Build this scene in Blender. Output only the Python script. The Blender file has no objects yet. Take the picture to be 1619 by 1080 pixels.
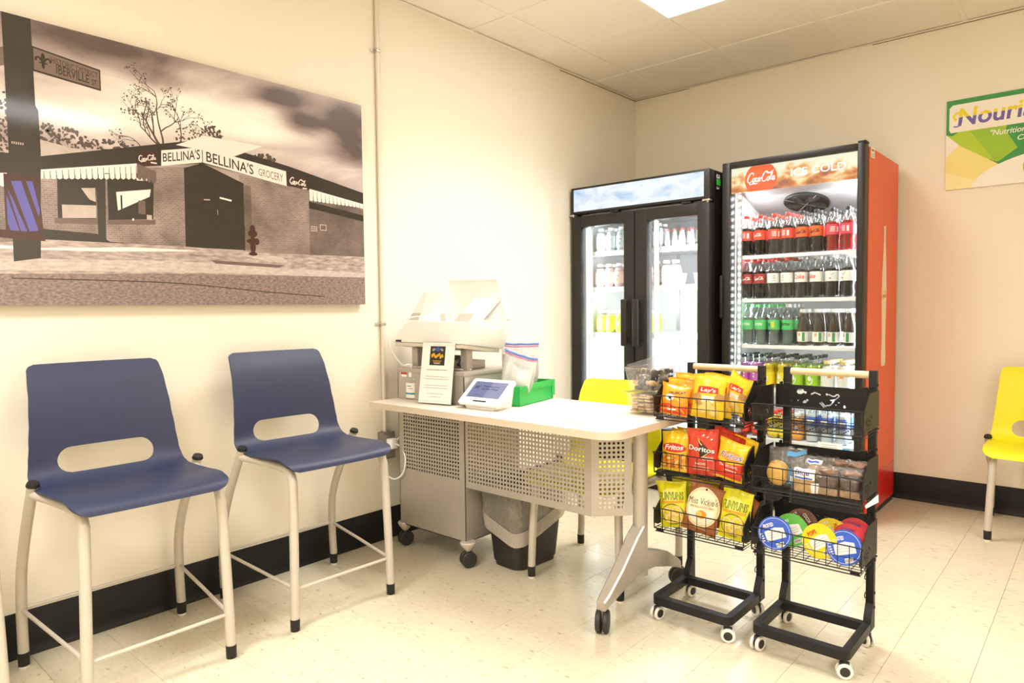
import bpy, bmesh, math, random
from mathutils import Vector, Matrix, noise
random.seed(7)
R = math.radians
V = Vector
PI = math.pi
SC = bpy.context.scene
COL = SC.collection

# ------------------------------------------------------------------ camera
cam_d = bpy.data.cameras.new('camera')
cam = bpy.data.objects.new('camera', cam_d)
COL.objects.link(cam)
yaw, pitch, roll = -0.719954977, -0.0484116516, -0.0107565506
CAM = V((2.77906, -4.62129, 1.17200))
fw = V((math.sin(yaw) * math.cos(pitch), math.cos(yaw) * math.cos(pitch), math.sin(pitch)))
rt0 = V((math.cos(yaw), -math.sin(yaw), 0))
up0 = rt0.cross(fw)
rt = rt0 * math.cos(roll) + up0 * math.sin(roll)
up = up0 * math.cos(roll) - rt0 * math.sin(roll)
m = Matrix((rt, up, -fw)).transposed().to_4x4()
m.translation = CAM
cam.matrix_world = m
cam_d.sensor_width = 36
cam_d.lens = 1082.90 / 1619 * 36
cam_d.clip_start = 0.05
SC.camera = cam

# ------------------------------------------------------------------ light levels
SC.view_settings.view_transform = 'Standard'
SC.view_settings.look = 'None'
SC.view_settings.exposure = 0.48
SC.view_settings.gamma = 1.0
SC.view_settings.use_curve_mapping = False
TROFFER = 7.0           # glow of the lamp diffusers
TROFFER_WATTS = 25.0    # light thrown down by each ceiling lamp
TROFFER_SPREAD = 2.15
TROFFER_COL = (1.0, 0.968, 0.928)
FRIDGE_LED = 55.0       # LED strips in the coolers
FRIDGE_AREA = 7.5       # watts of each cooler strip
world = bpy.data.worlds.new('room_world')
SC.world = world
world.use_nodes = True
world.node_tree.nodes['Background'].inputs[0].default_value = (1.0, 0.9, 0.75, 1)
world.node_tree.nodes['Background'].inputs[1].default_value = 0.3
SC.cycles.max_bounces = 10
SC.cycles.diffuse_bounces = 5
SC.cycles.glossy_bounces = 4
SC.cycles.transparent_max_bounces = 24
SC.cycles.transmission_bounces = 8
SC.cycles.caustics_reflective = False
SC.cycles.caustics_refractive = False
SC.cycles.sample_clamp_indirect = 6.0
SC.cycles.use_denoising = True

# ------------------------------------------------------------------ materials
MATS = {}


def mat(name, col, rough=0.5, metal=0.0, spec=0.5, var=0.06, vscale=12.0, bump=0.0, bscale=200.0, emit=None, estr=0.0, coat=0.0,
        stretch=None):
    """Principled material whose colour wanders a little on a noise, with an optional fine relief."""
    if name in MATS:
        return MATS[name]
    mt = bpy.data.materials.new(name)
    mt.use_nodes = True
    nt = mt.node_tree
    b = nt.nodes['Principled BSDF']
    b.inputs['Roughness'].default_value = rough
    b.inputs['Metallic'].default_value = metal
    b.inputs['Specular IOR Level'].default_value = spec
    b.inputs['Coat Weight'].default_value = coat
    b.inputs['Coat Roughness'].default_value = 0.08
    tc = nt.nodes.new('ShaderNodeTexCoord')
    src = tc.outputs['Object']
    if stretch:
        mp = nt.nodes.new('ShaderNodeMapping')
        mp.inputs['Scale'].default_value = stretch
        nt.links.new(src, mp.inputs[0])
        src = mp.outputs[0]
    nz = nt.nodes.new('ShaderNodeTexNoise')
    nz.inputs['Scale'].default_value = vscale
    nz.inputs['Detail'].default_value = 4
    nt.links.new(src, nz.inputs['Vector'])
    mx = nt.nodes.new('ShaderNodeMix')
    mx.data_type = 'RGBA'
    c0 = [max(0, c * (1 - var)) for c in col]
    c1 = [min(1, c * (1 + var)) for c in col]
    mx.inputs[6].default_value = (*c0, 1)
    mx.inputs[7].default_value = (*c1, 1)
    nt.links.new(nz.outputs['Fac'], mx.inputs[0])
    nt.links.new(mx.outputs[2], b.inputs['Base Color'])
    if bump:
        n2 = nt.nodes.new('ShaderNodeTexNoise')
        n2.inputs['Scale'].default_value = bscale
        n2.inputs['Detail'].default_value = 3
        nt.links.new(src, n2.inputs['Vector'])
        bp = nt.nodes.new('ShaderNodeBump')
        bp.inputs['Strength'].default_value = bump
        bp.inputs['Distance'].default_value = 0.002
        nt.links.new(n2.outputs['Fac'], bp.inputs['Height'])
        nt.links.new(bp.outputs[0], b.inputs['Normal'])
    if emit:
        b.inputs['Emission Color'].default_value = (*emit, 1)
        b.inputs['Emission Strength'].default_value = estr
    MATS[name] = mt
    return mt


def clear(name, tint=(1, 1, 1), refl=0.35, base=0.04, rough=0.03, milk=0.0, milkcol=(1, 1, 1), wrinkle=0.0, wscale=30.0):
    """Thin clear plastic or glass: see-through, with a Fresnel-like sheen and some milkiness."""
    if name in MATS:
        return MATS[name]
    mt = bpy.data.materials.new(name)
    mt.use_nodes = True
    nt = mt.node_tree
    nt.nodes.clear()
    out = nt.nodes.new('ShaderNodeOutputMaterial')
    tr = nt.nodes.new('ShaderNodeBsdfTransparent')
    tr.inputs[0].default_value = (*tint, 1)
    gl = nt.nodes.new('ShaderNodeBsdfGlossy')
    gl.inputs['Roughness'].default_value = rough
    lw = nt.nodes.new('ShaderNodeLayerWeight')
    lw.inputs['Blend'].default_value = 0.25
    mr = nt.nodes.new('ShaderNodeMapRange')
    mr.inputs['To Min'].default_value = base
    mr.inputs['To Max'].default_value = refl
    nt.links.new(lw.outputs['Facing'], mr.inputs['Value'])
    first = tr.outputs[0]
    if milk:
        df = nt.nodes.new('ShaderNodeBsdfDiffuse')
        df.inputs[0].default_value = (*milkcol, 1)
        tl = nt.nodes.new('ShaderNodeBsdfTranslucent')
        tl.inputs[0].default_value = (*milkcol, 1)
        ad = nt.nodes.new('ShaderNodeMixShader')
        ad.inputs[0].default_value = 0.4
        nt.links.new(df.outputs[0], ad.inputs[1])
        nt.links.new(tl.outputs[0], ad.inputs[2])
        m2 = nt.nodes.new('ShaderNodeMixShader')
        m2.inputs[0].default_value = milk
        nt.links.new(tr.outputs[0], m2.inputs[1])
        nt.links.new(ad.outputs[0], m2.inputs[2])
        first = m2.outputs[0]
    ms = nt.nodes.new('ShaderNodeMixShader')
    nt.links.new(mr.outputs[0], ms.inputs[0])
    nt.links.new(first, ms.inputs[1])
    nt.links.new(gl.outputs[0], ms.inputs[2])
    if wrinkle:
        tc = nt.nodes.new('ShaderNodeTexCoord')
        nz = nt.nodes.new('ShaderNodeTexNoise')
        nz.inputs['Scale'].default_value = wscale
        nz.inputs['Detail'].default_value = 3
        nz.inputs['Distortion'].default_value = 1.5
        nt.links.new(tc.outputs['Object'], nz.inputs['Vector'])
        bp = nt.nodes.new('ShaderNodeBump')
        bp.inputs['Strength'].default_value = wrinkle
        bp.inputs['Distance'].default_value = 0.02
        nt.links.new(nz.outputs['Fac'], bp.inputs['Height'])
        nt.links.new(bp.outputs[0], gl.inputs['Normal'])
        nt.links.new(bp.outputs[0], lw.inputs['Normal'])
    nt.links.new(ms.outputs[0], out.inputs[0])
    MATS[name] = mt
    return mt


def emis(name, col, strength):
    if name in MATS:
        return MATS[name]
    mt = bpy.data.materials.new(name)
    mt.use_nodes = True
    nt = mt.node_tree
    b = nt.nodes['Principled BSDF']
    b.inputs['Base Color'].default_value = (*[c * 0.08 for c in col], 1)
    b.inputs['Emission Color'].default_value = (*col, 1)
    b.inputs['Emission Strength'].default_value = strength
    MATS[name] = mt
    return mt


# ------------------------------------------------------------------ mesh builder
class MB:
    def __init__(s):
        s.bm = bmesh.new()
        s.mi = 0

    def _faces(s, vs, faces):
        for f in faces:
            try:
                fc = s.bm.faces.new([vs[i] for i in f])
                fc.material_index = s.mi
            except ValueError:
                pass

    def raw(s, pts, faces, M=None):
        vs = [s.bm.verts.new(M @ V(p) if M else p) for p in pts]
        s._faces(vs, faces)
        return vs

    def merge(s, tb, M=None):
        mp = {}
        for v in tb.verts:
            mp[v] = s.bm.verts.new(M @ v.co if M else v.co)
        for f in tb.faces:
            try:
                nf = s.bm.faces.new([mp[v] for v in f.verts])
                nf.material_index = s.mi
            except ValueError:
                pass
        tb.free()

    def box(s, cx, cy, cz, sx, sy, sz, bev=0.0, M=None, seg=2):
        x, y, z = sx / 2, sy / 2, sz / 2
        tb = bmesh.new()
        vs = [tb.verts.new((cx + a * x, cy + b * y, cz + c * z)) for a in (-1, 1) for b in (-1, 1) for c in (-1, 1)]
        for f in ((0, 1, 3, 2), (4, 6, 7, 5), (0, 4, 5, 1), (2, 3, 7, 6), (0, 2, 6, 4), (1, 5, 7, 3)):
            tb.faces.new([vs[i] for i in f])
        if bev:
            bmesh.ops.bevel(tb, geom=list(tb.edges), offset=bev, segments=seg, affect='EDGES', profile=0.5)
        s.merge(tb, M)

    def bb(s, x0, x1, y0, y1, z0, z1, bev=0.0, M=None, seg=2):
        s.box((x0 + x1) / 2, (y0 + y1) / 2, (z0 + z1) / 2, x1 - x0, y1 - y0, z1 - z0, bev, M, seg)

    def tube(s, pts, r, n=8, closed=False, caps=True):
        pts = [V(p) for p in pts]
        N = len(pts)
        rs = r if isinstance(r, (list, tuple)) else [r] * N
        rings = []
        prev = None
        for i, p in enumerate(pts):
            if closed:
                t = (pts[(i + 1) % N] - pts[i - 1])
            else:
                t = pts[min(i + 1, N - 1)] - pts[max(i - 1, 0)]
            t = t.normalized() if t.length > 1e-9 else V((0, 0, 1))
            if prev is None:
                a = V((0, 0, 1)) if abs(t.z) < 0.9 else V((1, 0, 0))
                nx = t.cross(a).normalized()
            else:
                nx = (prev - t * prev.dot(t)).normalized()
            prev = nx
            ny = t.cross(nx)
            rings.append([s.bm.verts.new(p + (nx * math.cos(2 * PI * k / n) + ny * math.sin(2 * PI * k / n)) * rs[i]) for k in range(n)])
        for i in range(N if closed else N - 1):
            a, b = rings[i], rings[(i + 1) % N]
            for k in range(n):
                f = s.bm.faces.new((a[k], a[(k + 1) % n], b[(k + 1) % n], b[k]))
                f.material_index = s.mi
        if caps and not closed:
            s.bm.faces.new(rings[0][::-1]).material_index = s.mi
            s.bm.faces.new(rings[-1]).material_index = s.mi

    def cyl(s, p0, p1, r, r1=None, n=16):
        s.tube([p0, p1], [r, r if r1 is None else r1], n)

    def lathe(s, prof, n=20, M=None, caps=True):
        rings = []
        for (r, z) in prof:
            rr = max(r, 1e-5)
            ring = []
            for k in range(n):
                p = V((rr * math.cos(2 * PI * k / n), rr * math.sin(2 * PI * k / n), z))
                ring.append(s.bm.verts.new(M @ p if M else p))
            rings.append(ring)
        for a, b in zip(rings, rings[1:]):
            for k in range(n):
                f = s.bm.faces.new((a[k], a[(k + 1) % n], b[(k + 1) % n], b[k]))
                f.material_index = s.mi
        if caps:
            s.bm.faces.new(rings[0][::-1]).material_index = s.mi
            s.bm.faces.new(rings[-1]).material_index = s.mi

    def prism(s, poly, d0, d1, fn=None, bev=0.0):
        """Extrude a 2-D outline; fn maps (a, b, depth) to a point."""
        fn = fn or (lambda a, b, d: V((a, b, d)))
        tb = bmesh.new()
        n = len(poly)
        A = [tb.verts.new(fn(a, b, d0)) for a, b in poly]
        B = [tb.verts.new(fn(a, b, d1)) for a, b in poly]
        tb.faces.new(A[::-1])
        tb.faces.new(B)
        for i in range(n):
            tb.faces.new((A[i], A[(i + 1) % n], B[(i + 1) % n], B[i]))
        bmesh.ops.recalc_face_normals(tb, faces=list(tb.faces))
        if bev:
            bmesh.ops.bevel(tb, geom=list(tb.edges), offset=bev, segments=2, affect='EDGES', profile=0.5)
        s.merge(tb)

    def grid(s, fn, nu, nv, wrapu=False):
        vs = [[s.bm.verts.new(fn(i / nu, j / nv)) for i in range(nu if wrapu else nu + 1)] for j in range(nv + 1)]
        for j in range(nv):
            for i in range(nu):
                i2 = (i + 1) % nu if wrapu else i + 1
                f = s.bm.faces.new((vs[j][i], vs[j][i2], vs[j + 1][i2], vs[j + 1][i]))
                f.material_index = s.mi
        return vs

    def solidify(s, t):
        geom = list(s.bm.faces)
        bmesh.ops.recalc_face_normals(s.bm, faces=geom)
        bmesh.ops.solidify(s.bm, geom=geom, thickness=t)


ORG = {}


def _link(name, data, parent):
    o = bpy.data.objects.new(name, data)
    COL.objects.link(o)
    if parent:
        o.parent = parent
    return o


def finish(mb, name, mats, parent=None, smooth=35, world=True, recalc=False):
    """Link the builder's mesh as one object; with a parent, world coordinates are brought into the thing's own frame."""
    if recalc:
        bmesh.ops.recalc_face_normals(mb.bm, faces=list(mb.bm.faces))
    if parent is not None and world:
        M = ORG.get(parent.name)
        if M is not None:
            mb.bm.transform(M.inverted())
    me = bpy.data.meshes.new(name)
    mb.bm.to_mesh(me)
    mb.bm.free()
    for mm in (mats if isinstance(mats, (list, tuple)) else [mats]):
        me.materials.append(mm)
    if smooth:
        me.polygons.foreach_set('use_smooth', [True] * len(me.polygons))
        me.set_sharp_from_angle(angle=R(smooth))
    o = _link(name, me, parent)
    if parent is not None and parent.name in ORG:
        ORG[o.name] = ORG[parent.name]
    return o


def thing(name, label, cat, loc=(0, 0, 0), rz=0.0, group=None):
    o = bpy.data.objects.new(name, None)
    COL.objects.link(o)
    o.empty_display_size = 0.1
    o.location = loc
    o.rotation_euler = (0, 0, rz)
    ORG[o.name] = Matrix.Translation(loc) @ Matrix.Rotation(rz, 4, 'Z')
    return tag(o, label, cat, group)


def tag(o, label, cat, group=None):
    o['label'] = label
    o['category'] = cat
    if group:
        o['group'] = group
    return o


def struct(o):
    o['kind'] = 'structure'
    return o


def dup(root, loc, rz=None, label=None, group=None):
    """Copy a thing with its parts and their sub-parts."""
    r = root.copy()
    COL.objects.link(r)
    r.location = loc
    if rz is not None:
        r.rotation_euler = (0, 0, rz)
    if label:
        r['label'] = label
    if group:
        r['group'] = group
    for ch in list(root.children):
        c = ch.copy()
        COL.objects.link(c)
        c.parent = r
        for g in list(ch.children):
            d = g.copy()
            COL.objects.link(d)
            d.parent = c
    return r


def smoothpath(pts, k=6):
    """Catmull-Rom through points."""
    P = [V(p) for p in pts]
    out = []
    for i in range(len(P) - 1):
        p0 = P[i - 1] if i else P[0] * 2 - P[1]
        p1, p2 = P[i], P[i + 1]
        p3 = P[i + 2] if i + 2 < len(P) else P[-1] * 2 - P[-2]
        for j in range(k):
            t = j / k
            out.append(0.5 * ((2 * p1) + (p2 - p0) * t + (2 * p0 - 5 * p1 + 4 * p2 - p3) * t * t + (3 * p1 - p0 - 3 * p2 + p3) * t ** 3))
    out.append(P[-1])
    return out


# ------------------------------------------------------------------ flat print
TXT = {}


def text_shape(s, bold=0.0, shear=0.0):
    key = (s, bold, shear)
    if key in TXT:
        return TXT[key]
    cu = bpy.data.curves.new('lettering', 'FONT')
    cu.body = s
    cu.resolution_u = 3
    cu.offset = bold
    cu.shear = shear
    cu.align_x = 'CENTER'
    ob = bpy.data.objects.new('lettering', cu)
    COL.objects.link(ob)
    dg = bpy.context.evaluated_depsgraph_get()
    me = bpy.data.meshes.new_from_object(ob.evaluated_get(dg))
    vs = [(v.co.x, v.co.y) for v in me.vertices]
    fs = [tuple(p.vertices) for p in me.polygons]
    bpy.data.objects.remove(ob)
    bpy.data.curves.remove(cu)
    bpy.data.meshes.remove(me)
    x0 = min(v[0] for v in vs); x1 = max(v[0] for v in vs)
    y0 = min(v[1] for v in vs); y1 = max(v[1] for v in vs)
    vs = [((x - (x0 + x1) / 2) / (x1 - x0), (y - (y0 + y1) / 2) / max(1e-6, (y1 - y0))) for x, y in vs]
    TXT[key] = (vs, fs)
    return TXT[key]


SCRIPT = [
    [(2.7, 2.6), (2.75, 3.2), (2.1, 3.5), (1.2, 2.9), (0.5, 1.5), (0.7, 0.5), (1.5, 0.4), (2.2, 1.0)],
    [(3.0, 1.75), (2.5, 1.4), (2.4, 0.7), (2.8, 0.45), (3.2, 0.9), (3.2, 1.6), (2.9, 1.75), (3.5, 1.65)],
    [(4.3, 1.5), (3.9, 1.75), (3.55, 1.2), (3.65, 0.6), (4.05, 0.5), (4.4, 0.85)],
    [(5.3, 1.65), (4.9, 1.7), (4.5, 1.1), (4.6, 0.55), (5.0, 0.6), (5.35, 1.6), (5.25, 0.7), (5.6, 0.6)],
    [(5.6, 1.5), (6.05, 1.6)],
    [(8.3, 2.6), (8.35, 3.2), (7.7, 3.5), (6.8, 2.9), (6.1, 1.5), (6.3, 0.5), (7.1, 0.4), (7.8, 1.0)],
    [(7.6, 3.3), (8.6, 2.9), (9.6, 3.1), (10.6, 3.7)],
    [(8.6, 1.75), (8.1, 1.4), (8.0, 0.7), (8.4, 0.45), (8.8, 0.9), (8.8, 1.6), (8.5, 1.75), (9.1, 1.65)],
    [(9.1, 0.9), (9.9, 2.3), (9.95, 2.9), (9.6, 2.5), (9.35, 0.9), (9.6, 0.5)],
    [(10.8, 1.65), (10.4, 1.7), (10.0, 1.1), (10.1, 0.55), (10.5, 0.6), (10.85, 1.6), (10.75, 0.7), (11.1, 0.6)],
    [(0.9, 0.4), (1.5, -0.25), (2.8, 0.0), (3.8, -0.2), (4.4, 0.05)],
]


class Print:
    """Flat shapes (a, b) with a colour and a layer, laid onto a surface by a mapping function."""
    def __init__(s):
        s.items = []
        s.mats = []

    def _m(s, mt):
        if mt not in s.mats:
            s.mats.append(mt)
        return s.mats.index(mt)

    def shape(s, vs, fs, mt, layer):
        s.items.append((vs, fs, s._m(mt), layer))
        return s

    def poly(s, pts, mt, layer=1):
        return s.shape(list(pts), [tuple(range(len(pts)))], mt, layer)

    def rect(s, cx, cy, w, h, mt, layer=1, rot=0.0):
        c, n = math.cos(rot), math.sin(rot)
        return s.poly([(cx + a * w / 2 * c - b * h / 2 * n, cy + a * w / 2 * n + b * h / 2 * c) for a, b in ((-1, -1), (1, -1), (1, 1), (-1, 1))], mt, layer)

    def ell(s, cx, cy, rx, ry, mt, layer=1, rot=0.0, n=24, a0=0.0, a1=2 * PI):
        c, k = math.cos(rot), math.sin(rot)
        full = abs(a1 - a0 - 2 * PI) < 1e-6
        pts = []
        for i in range(n if full else n + 1):
            a = a0 + (a1 - a0) * i / n
            x, y = rx * math.cos(a), ry * math.sin(a)
            pts.append((cx + x * c - y * k, cy + x * k + y * c))
        return s.poly(pts, mt, layer)

    def ring(s, cx, cy, rx, ry, w, mt, layer=1, rot=0.0, n=28, a0=0.0, a1=2 * PI):
        pts = []
        for i in range(n + 1):
            a = a0 + (a1 - a0) * i / n
            x, y = rx * math.cos(a), ry * math.sin(a)
            pts.append((cx + x * math.cos(rot) - y * math.sin(rot), cy + x * math.sin(rot) + y * math.cos(rot)))
        return s.stroke(pts, w, mt, layer, smooth=False)

    def stroke(s, pts, w, mt, layer=1, smooth=True, taper=False):
        P = [V((a, b, 0)) for a, b in pts]
        if smooth and len(P) > 2:
            P = smoothpath(P, 4)
        vs, fs = [], []
        N = len(P)
        for i, p in enumerate(P):
            t = P[min(i + 1, N - 1)] - P[max(i - 1, 0)]
            t = t.normalized() if t.length > 1e-9 else V((1, 0, 0))
            ww = 0 if callable(w) else w / 2
            if callable(w):
                ww = w(i / (N - 1)) / 2
            elif taper:
                ww *= 0.35 + 0.65 * math.sin(PI * min(1, max(0, (i + 0.5) / N)))
            nn = V((-t.y, t.x, 0)) * ww
            vs += [(p.x + nn.x, p.y + nn.y), (p.x - nn.x, p.y - nn.y)]
        for i in range(N - 1):
            fs.append((2 * i, 2 * i + 1, 2 * i + 3, 2 * i + 2))
        return s.shape(vs, fs, mt, layer)

    def text(s, t, cx, cy, w, h, mt, layer=2, rot=0.0, bold=0.0, shear=0.0, arc=0.0):
        vs, fs = text_shape(t, bold, shear)
        c, n = math.cos(rot), math.sin(rot)
        out = []
        for x, y in vs:
            y2 = y * h + arc * (1 - 4 * x * x) * h
            out.append((cx + x * w * c - y2 * n, cy + x * w * n + y2 * c))
        return s.shape(out, fs, mt, layer)

    def script(s, cx, cy, w, mt, layer=2, rot=0.0, wd=0.42, squash=1.0, part=None):
        k = w / 11.2
        c, n = math.cos(rot), math.sin(rot)
        for st in (SCRIPT if part is None else SCRIPT[part[0]:part[1]]):
            pts = []
            for x, y in st:
                a, b = (x - 5.6) * k, (y - 1.6) * k * squash
                pts.append((cx + a * c - b * n, cy + a * n + b * c))
            s.stroke(pts, wd * k, mt, layer, taper=True)
        return s

    def build(s, name, fn, parent=None, step=0.0004, maxlen=None, world=True, smooth=0):
        mb = MB()
        for n_item, (vs, fs, mi, layer) in enumerate(s.items):
            layer = layer + (n_item % 23) * 0.04
            tb = bmesh.new()
            bv = [tb.verts.new((x, y, 0)) for x, y in vs]
            for f in fs:
                try:
                    tb.faces.new([bv[i] for i in f])
                except ValueError:
                    pass
            if maxlen:
                bmesh.ops.triangulate(tb, faces=[f for f in tb.faces if len(f.verts) > 4])
                for _ in range(6):
                    ed = [e for e in tb.edges if e.calc_length() > maxlen]
                    if not ed:
                        break
                    bmesh.ops.subdivide_edges(tb, edges=ed, cuts=1, use_grid_fill=False)
                    bmesh.ops.triangulate(tb, faces=[f for f in tb.faces if len(f.verts) > 4])
            for v in tb.verts:
                v.co = fn(v.co.x, v.co.y, layer * step)
            mb.mi = mi
            mb.merge(tb)
        return finish(mb, name, s.mats, parent, smooth=smooth, world=world)


def plane_fn(o, ax, ay, nrm):
    o, ax, ay, nrm = V(o), V(ax), V(ay), V(nrm)
    return lambda a, b, d: o + ax * a + ay * b + nrm * d

# ------------------------------------------------------------------ shared materials
WALL = mat('cream_wall_paint', (0.83, 0.77, 0.645), 0.62, spec=0.3, var=0.015, vscale=1.5, bump=0.12, bscale=140)
CEIL = mat('ceiling_tile_white', (0.86, 0.79, 0.685), 0.9, spec=0.1, var=0.02, vscale=30, bump=0.35, bscale=260)
TBAR = mat('ceiling_grid_white', (0.85, 0.785, 0.68), 0.5, var=0.01)
GROUT = mat('tile_joint_dark', (0.52, 0.45, 0.335), 0.8)
BASE = mat('black_rubber_base', (0.010, 0.009, 0.008), 0.45, spec=0.3, var=0.3, vscale=20)
BLACKMETAL = mat('black_powder_coat', (0.011, 0.010, 0.0095), 0.45, spec=0.3, var=0.2, vscale=60, bump=0.1, bscale=600)
BLACKPLASTIC = mat('black_plastic', (0.015, 0.0135, 0.0125), 0.45, spec=0.35, var=0.15, vscale=40)
CASTERBLK = mat('black_caster_rubber', (0.022, 0.02, 0.019), 0.5, var=0.15)
SILVER = mat('champagne_silver_paint', (0.45, 0.41, 0.36), 0.36, metal=0.35, var=0.04, vscale=40)
TUBE = mat('beige_grey_leg_paint', (0.54, 0.49, 0.425), 0.33, metal=0.1, var=0.03)
GLIDE = mat('white_glide', (0.8, 0.75, 0.66), 0.4)
WHITEPL = mat('white_plastic', (0.90, 0.885, 0.86), 0.35, var=0.02)
GREYPL = mat('warm_grey_plastic', (0.55, 0.48, 0.42), 0.45, var=0.03)
WHITEPAPER = mat('white_paper', (0.88, 0.86, 0.83), 0.6, var=0.01)
INK = mat('print_black', (0.025, 0.02, 0.018), 0.6, var=0.1)
INKGREY = mat('print_grey', (0.33, 0.30, 0.27), 0.6)
CHROME = mat('zinc_plate', (0.62, 0.58, 0.52), 0.3, metal=0.9, var=0.06)
INTERIOR = mat('cooler_white_liner', (0.86, 0.87, 0.88), 0.35, var=0.01)
GLASS = clear('door_glass', (0.97, 0.985, 0.98), refl=0.4, base=0.014, rough=0.01)


def floor_material():
    mt = bpy.data.materials.new('vinyl_floor_tile')
    mt.use_nodes = True
    nt = mt.node_tree
    b = nt.nodes['Principled BSDF']
    b.inputs['Roughness'].default_value = 0.16
    b.inputs['Specular IOR Level'].default_value = 0.5
    ge = nt.nodes.new('ShaderNodeNewGeometry')
    oi = nt.nodes.new('ShaderNodeObjectInfo')
    mp = nt.nodes.new('ShaderNodeMapping')
    mp.inputs['Scale'].default_value = (34, 80, 1)
    mp.inputs['Rotation'].default_value = (0, 0, 0.5)
    nt.links.new(ge.outputs['Position'], mp.inputs[0])
    ad = nt.nodes.new('ShaderNodeVectorMath')
    ad.operation = 'MULTIPLY_ADD'
    ad.inputs[1].default_value = (7, 7, 7)
    nt.links.new(oi.outputs['Random'], ad.inputs[0])
    nt.links.new(mp.outputs[0], ad.inputs[2])
    nz = nt.nodes.new('ShaderNodeTexNoise')
    nz.inputs['Scale'].default_value = 1.0
    nz.inputs['Detail'].default_value = 3
    nt.links.new(ad.outputs[0], nz.inputs['Vector'])
    cr = nt.nodes.new('ShaderNodeValToRGB')
    e = cr.color_ramp.elements
    e[0].position = 0.255; e[0].color = (0.36, 0.275, 0.175, 1)
    e[1].position = 0.345; e[1].color = (0.605, 0.54, 0.395, 1)
    x = e.new(0.62); x.color = (0.64, 0.58, 0.435, 1)
    x = e.new(0.8); x.color = (0.70, 0.635, 0.51, 1)
    nt.links.new(nz.outputs['Fac'], cr.inputs[0])
    n2 = nt.nodes.new('ShaderNodeTexNoise')
    n2.inputs['Scale'].default_value = 3.0
    n2.inputs['Detail'].default_value = 5
    nt.links.new(ge.outputs['Position'], n2.inputs['Vector'])
    mr = nt.nodes.new('ShaderNodeMapRange')
    mr.inputs['From Min'].default_value = 0.3
    mr.inputs['From Max'].default_value = 0.7
    mr.inputs['To Min'].default_value = 0.13
    mr.inputs['To Max'].default_value = 0.27
    nt.links.new(n2.outputs['Fac'], mr.inputs[0])
    nt.links.new(mr.outputs[0], b.inputs['Roughness'])
    hv = nt.nodes.new('ShaderNodeHueSaturation')
    mv = nt.nodes.new('ShaderNodeMapRange')
    mv.inputs['To Min'].default_value = 0.965
    mv.inputs['To Max'].default_value = 1.02
    nt.links.new(oi.outputs['Random'], mv.inputs[0])
    nt.links.new(mv.outputs[0], hv.inputs['Value'])
    nt.links.new(cr.outputs[0], hv.inputs['Color'])
    nt.links.new(hv.outputs[0], b.inputs['Base Color'])
    bp = nt.nodes.new('ShaderNodeBump')
    bp.inputs['Strength'].default_value = 0.05
    bp.inputs['Distance'].default_value = 0.003
    n3 = nt.nodes.new('ShaderNodeTexNoise')
    n3.inputs['Scale'].default_value = 14
    nt.links.new(ge.outputs['Position'], n3.inputs['Vector'])
    nt.links.new(n3.outputs['Fac'], bp.inputs['Height'])
    nt.links.new(bp.outputs[0], b.inputs['Normal'])
    return mt


FLOORM = floor_material()
RX0, RX1, RY0, RY1, RH = 0.0, 4.35, -6.6, 0.0, 2.7427

# ------------------------------------------------------------------ room shell
mb = MB(); mb.bb(RX0 - 0.1, RX1 + 0.1, RY0 - 0.1, RY1 + 0.1, -0.12, -0.004)
floor = struct(finish(mb, 'floor', GROUT, smooth=0))


def project(p):
    d = V(p) - CAM
    z = d.dot(fw)
    if z < 0.2:
        return None
    return (809.5 + 1082.9 * d.dot(rt) / z, 540 - 1082.9 * d.dot(up) / z, z)


TS = 0.2286
g = 0.0004


def tile_mesh(mb, cx, cy):
    h = TS / 2 - g
    k = h - 0.0005
    pts = [(cx - h, cy - h, -0.0012), (cx + h, cy - h, -0.0012), (cx + h, cy + h, -0.0012), (cx - h, cy + h, -0.0012),
           (cx - k, cy - k, 0), (cx + k, cy - k, 0), (cx + k, cy + k, 0), (cx - k, cy + k, 0),
           (cx - h, cy - h, -0.004), (cx + h, cy - h, -0.004), (cx + h, cy + h, -0.004), (cx - h, cy + h, -0.004)]
    f = [(4, 5, 6, 7)]
    for i in range(4):
        j = (i + 1) % 4
        f += [(i, j, 4 + j, 4 + i), (8 + i, 8 + j, j, i)]
    mb.raw(pts, f)


mb = MB(); tile_mesh(mb, 0, 0)
tile0 = finish(mb, 'floor_tile', FLOORM, floor, smooth=0)
rest = MB()
spots = []
for i in range(-1, 20):
    for j in range(-1, 30):
        cx, cy = 0.188 - TS / 2 + i * TS, 0.124 - TS / 2 - j * TS
        if not (RX0 - TS / 2 < cx < RX1 + TS / 2 and RY0 - TS / 2 < cy < RY1 + TS / 2):
            continue
        q = project((cx, cy, 0))
        spots.append(((q is None or not (-60 < q[0] < 1680 and -60 < q[1] < 1150)), q[2] if q else 99, cx, cy))
spots.sort()
first = True
for n, (out, dz, cx, cy) in enumerate(spots):
    if out or n >= 298:
        tile_mesh(rest, cx, cy)
    elif first:
        tile0.location = (cx, cy, 0)
        first = False
    else:
        t = tile0.copy(); COL.objects.link(t); t.parent = floor; t.location = (cx, cy, 0)
o = finish(rest, 'floor_tile_field', FLOORM, floor, smooth=0)
o['kind'] = 'stuff'

mb = MB(); mb.bb(RX0 - 0.1, RX1 + 0.1, RY0 - 0.1, RY1 + 0.1, RH + 0.02, RH + 0.12)
ceiling = struct(finish(mb, 'ceiling', CEIL, smooth=0))
GX = [0.295 + 0.61 * k for k in range(-1, 8)]
GY = [-0.567 - 0.61 * k for k in range(-1, 11)]
TRO = [(0.905, 1.515, -2.397, -1.177), (3.345, 3.955, -3.617, -2.397), (0.905, 1.515, -5.447, -4.227), (2.125, 2.735, -6.057, -4.837)]


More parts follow.
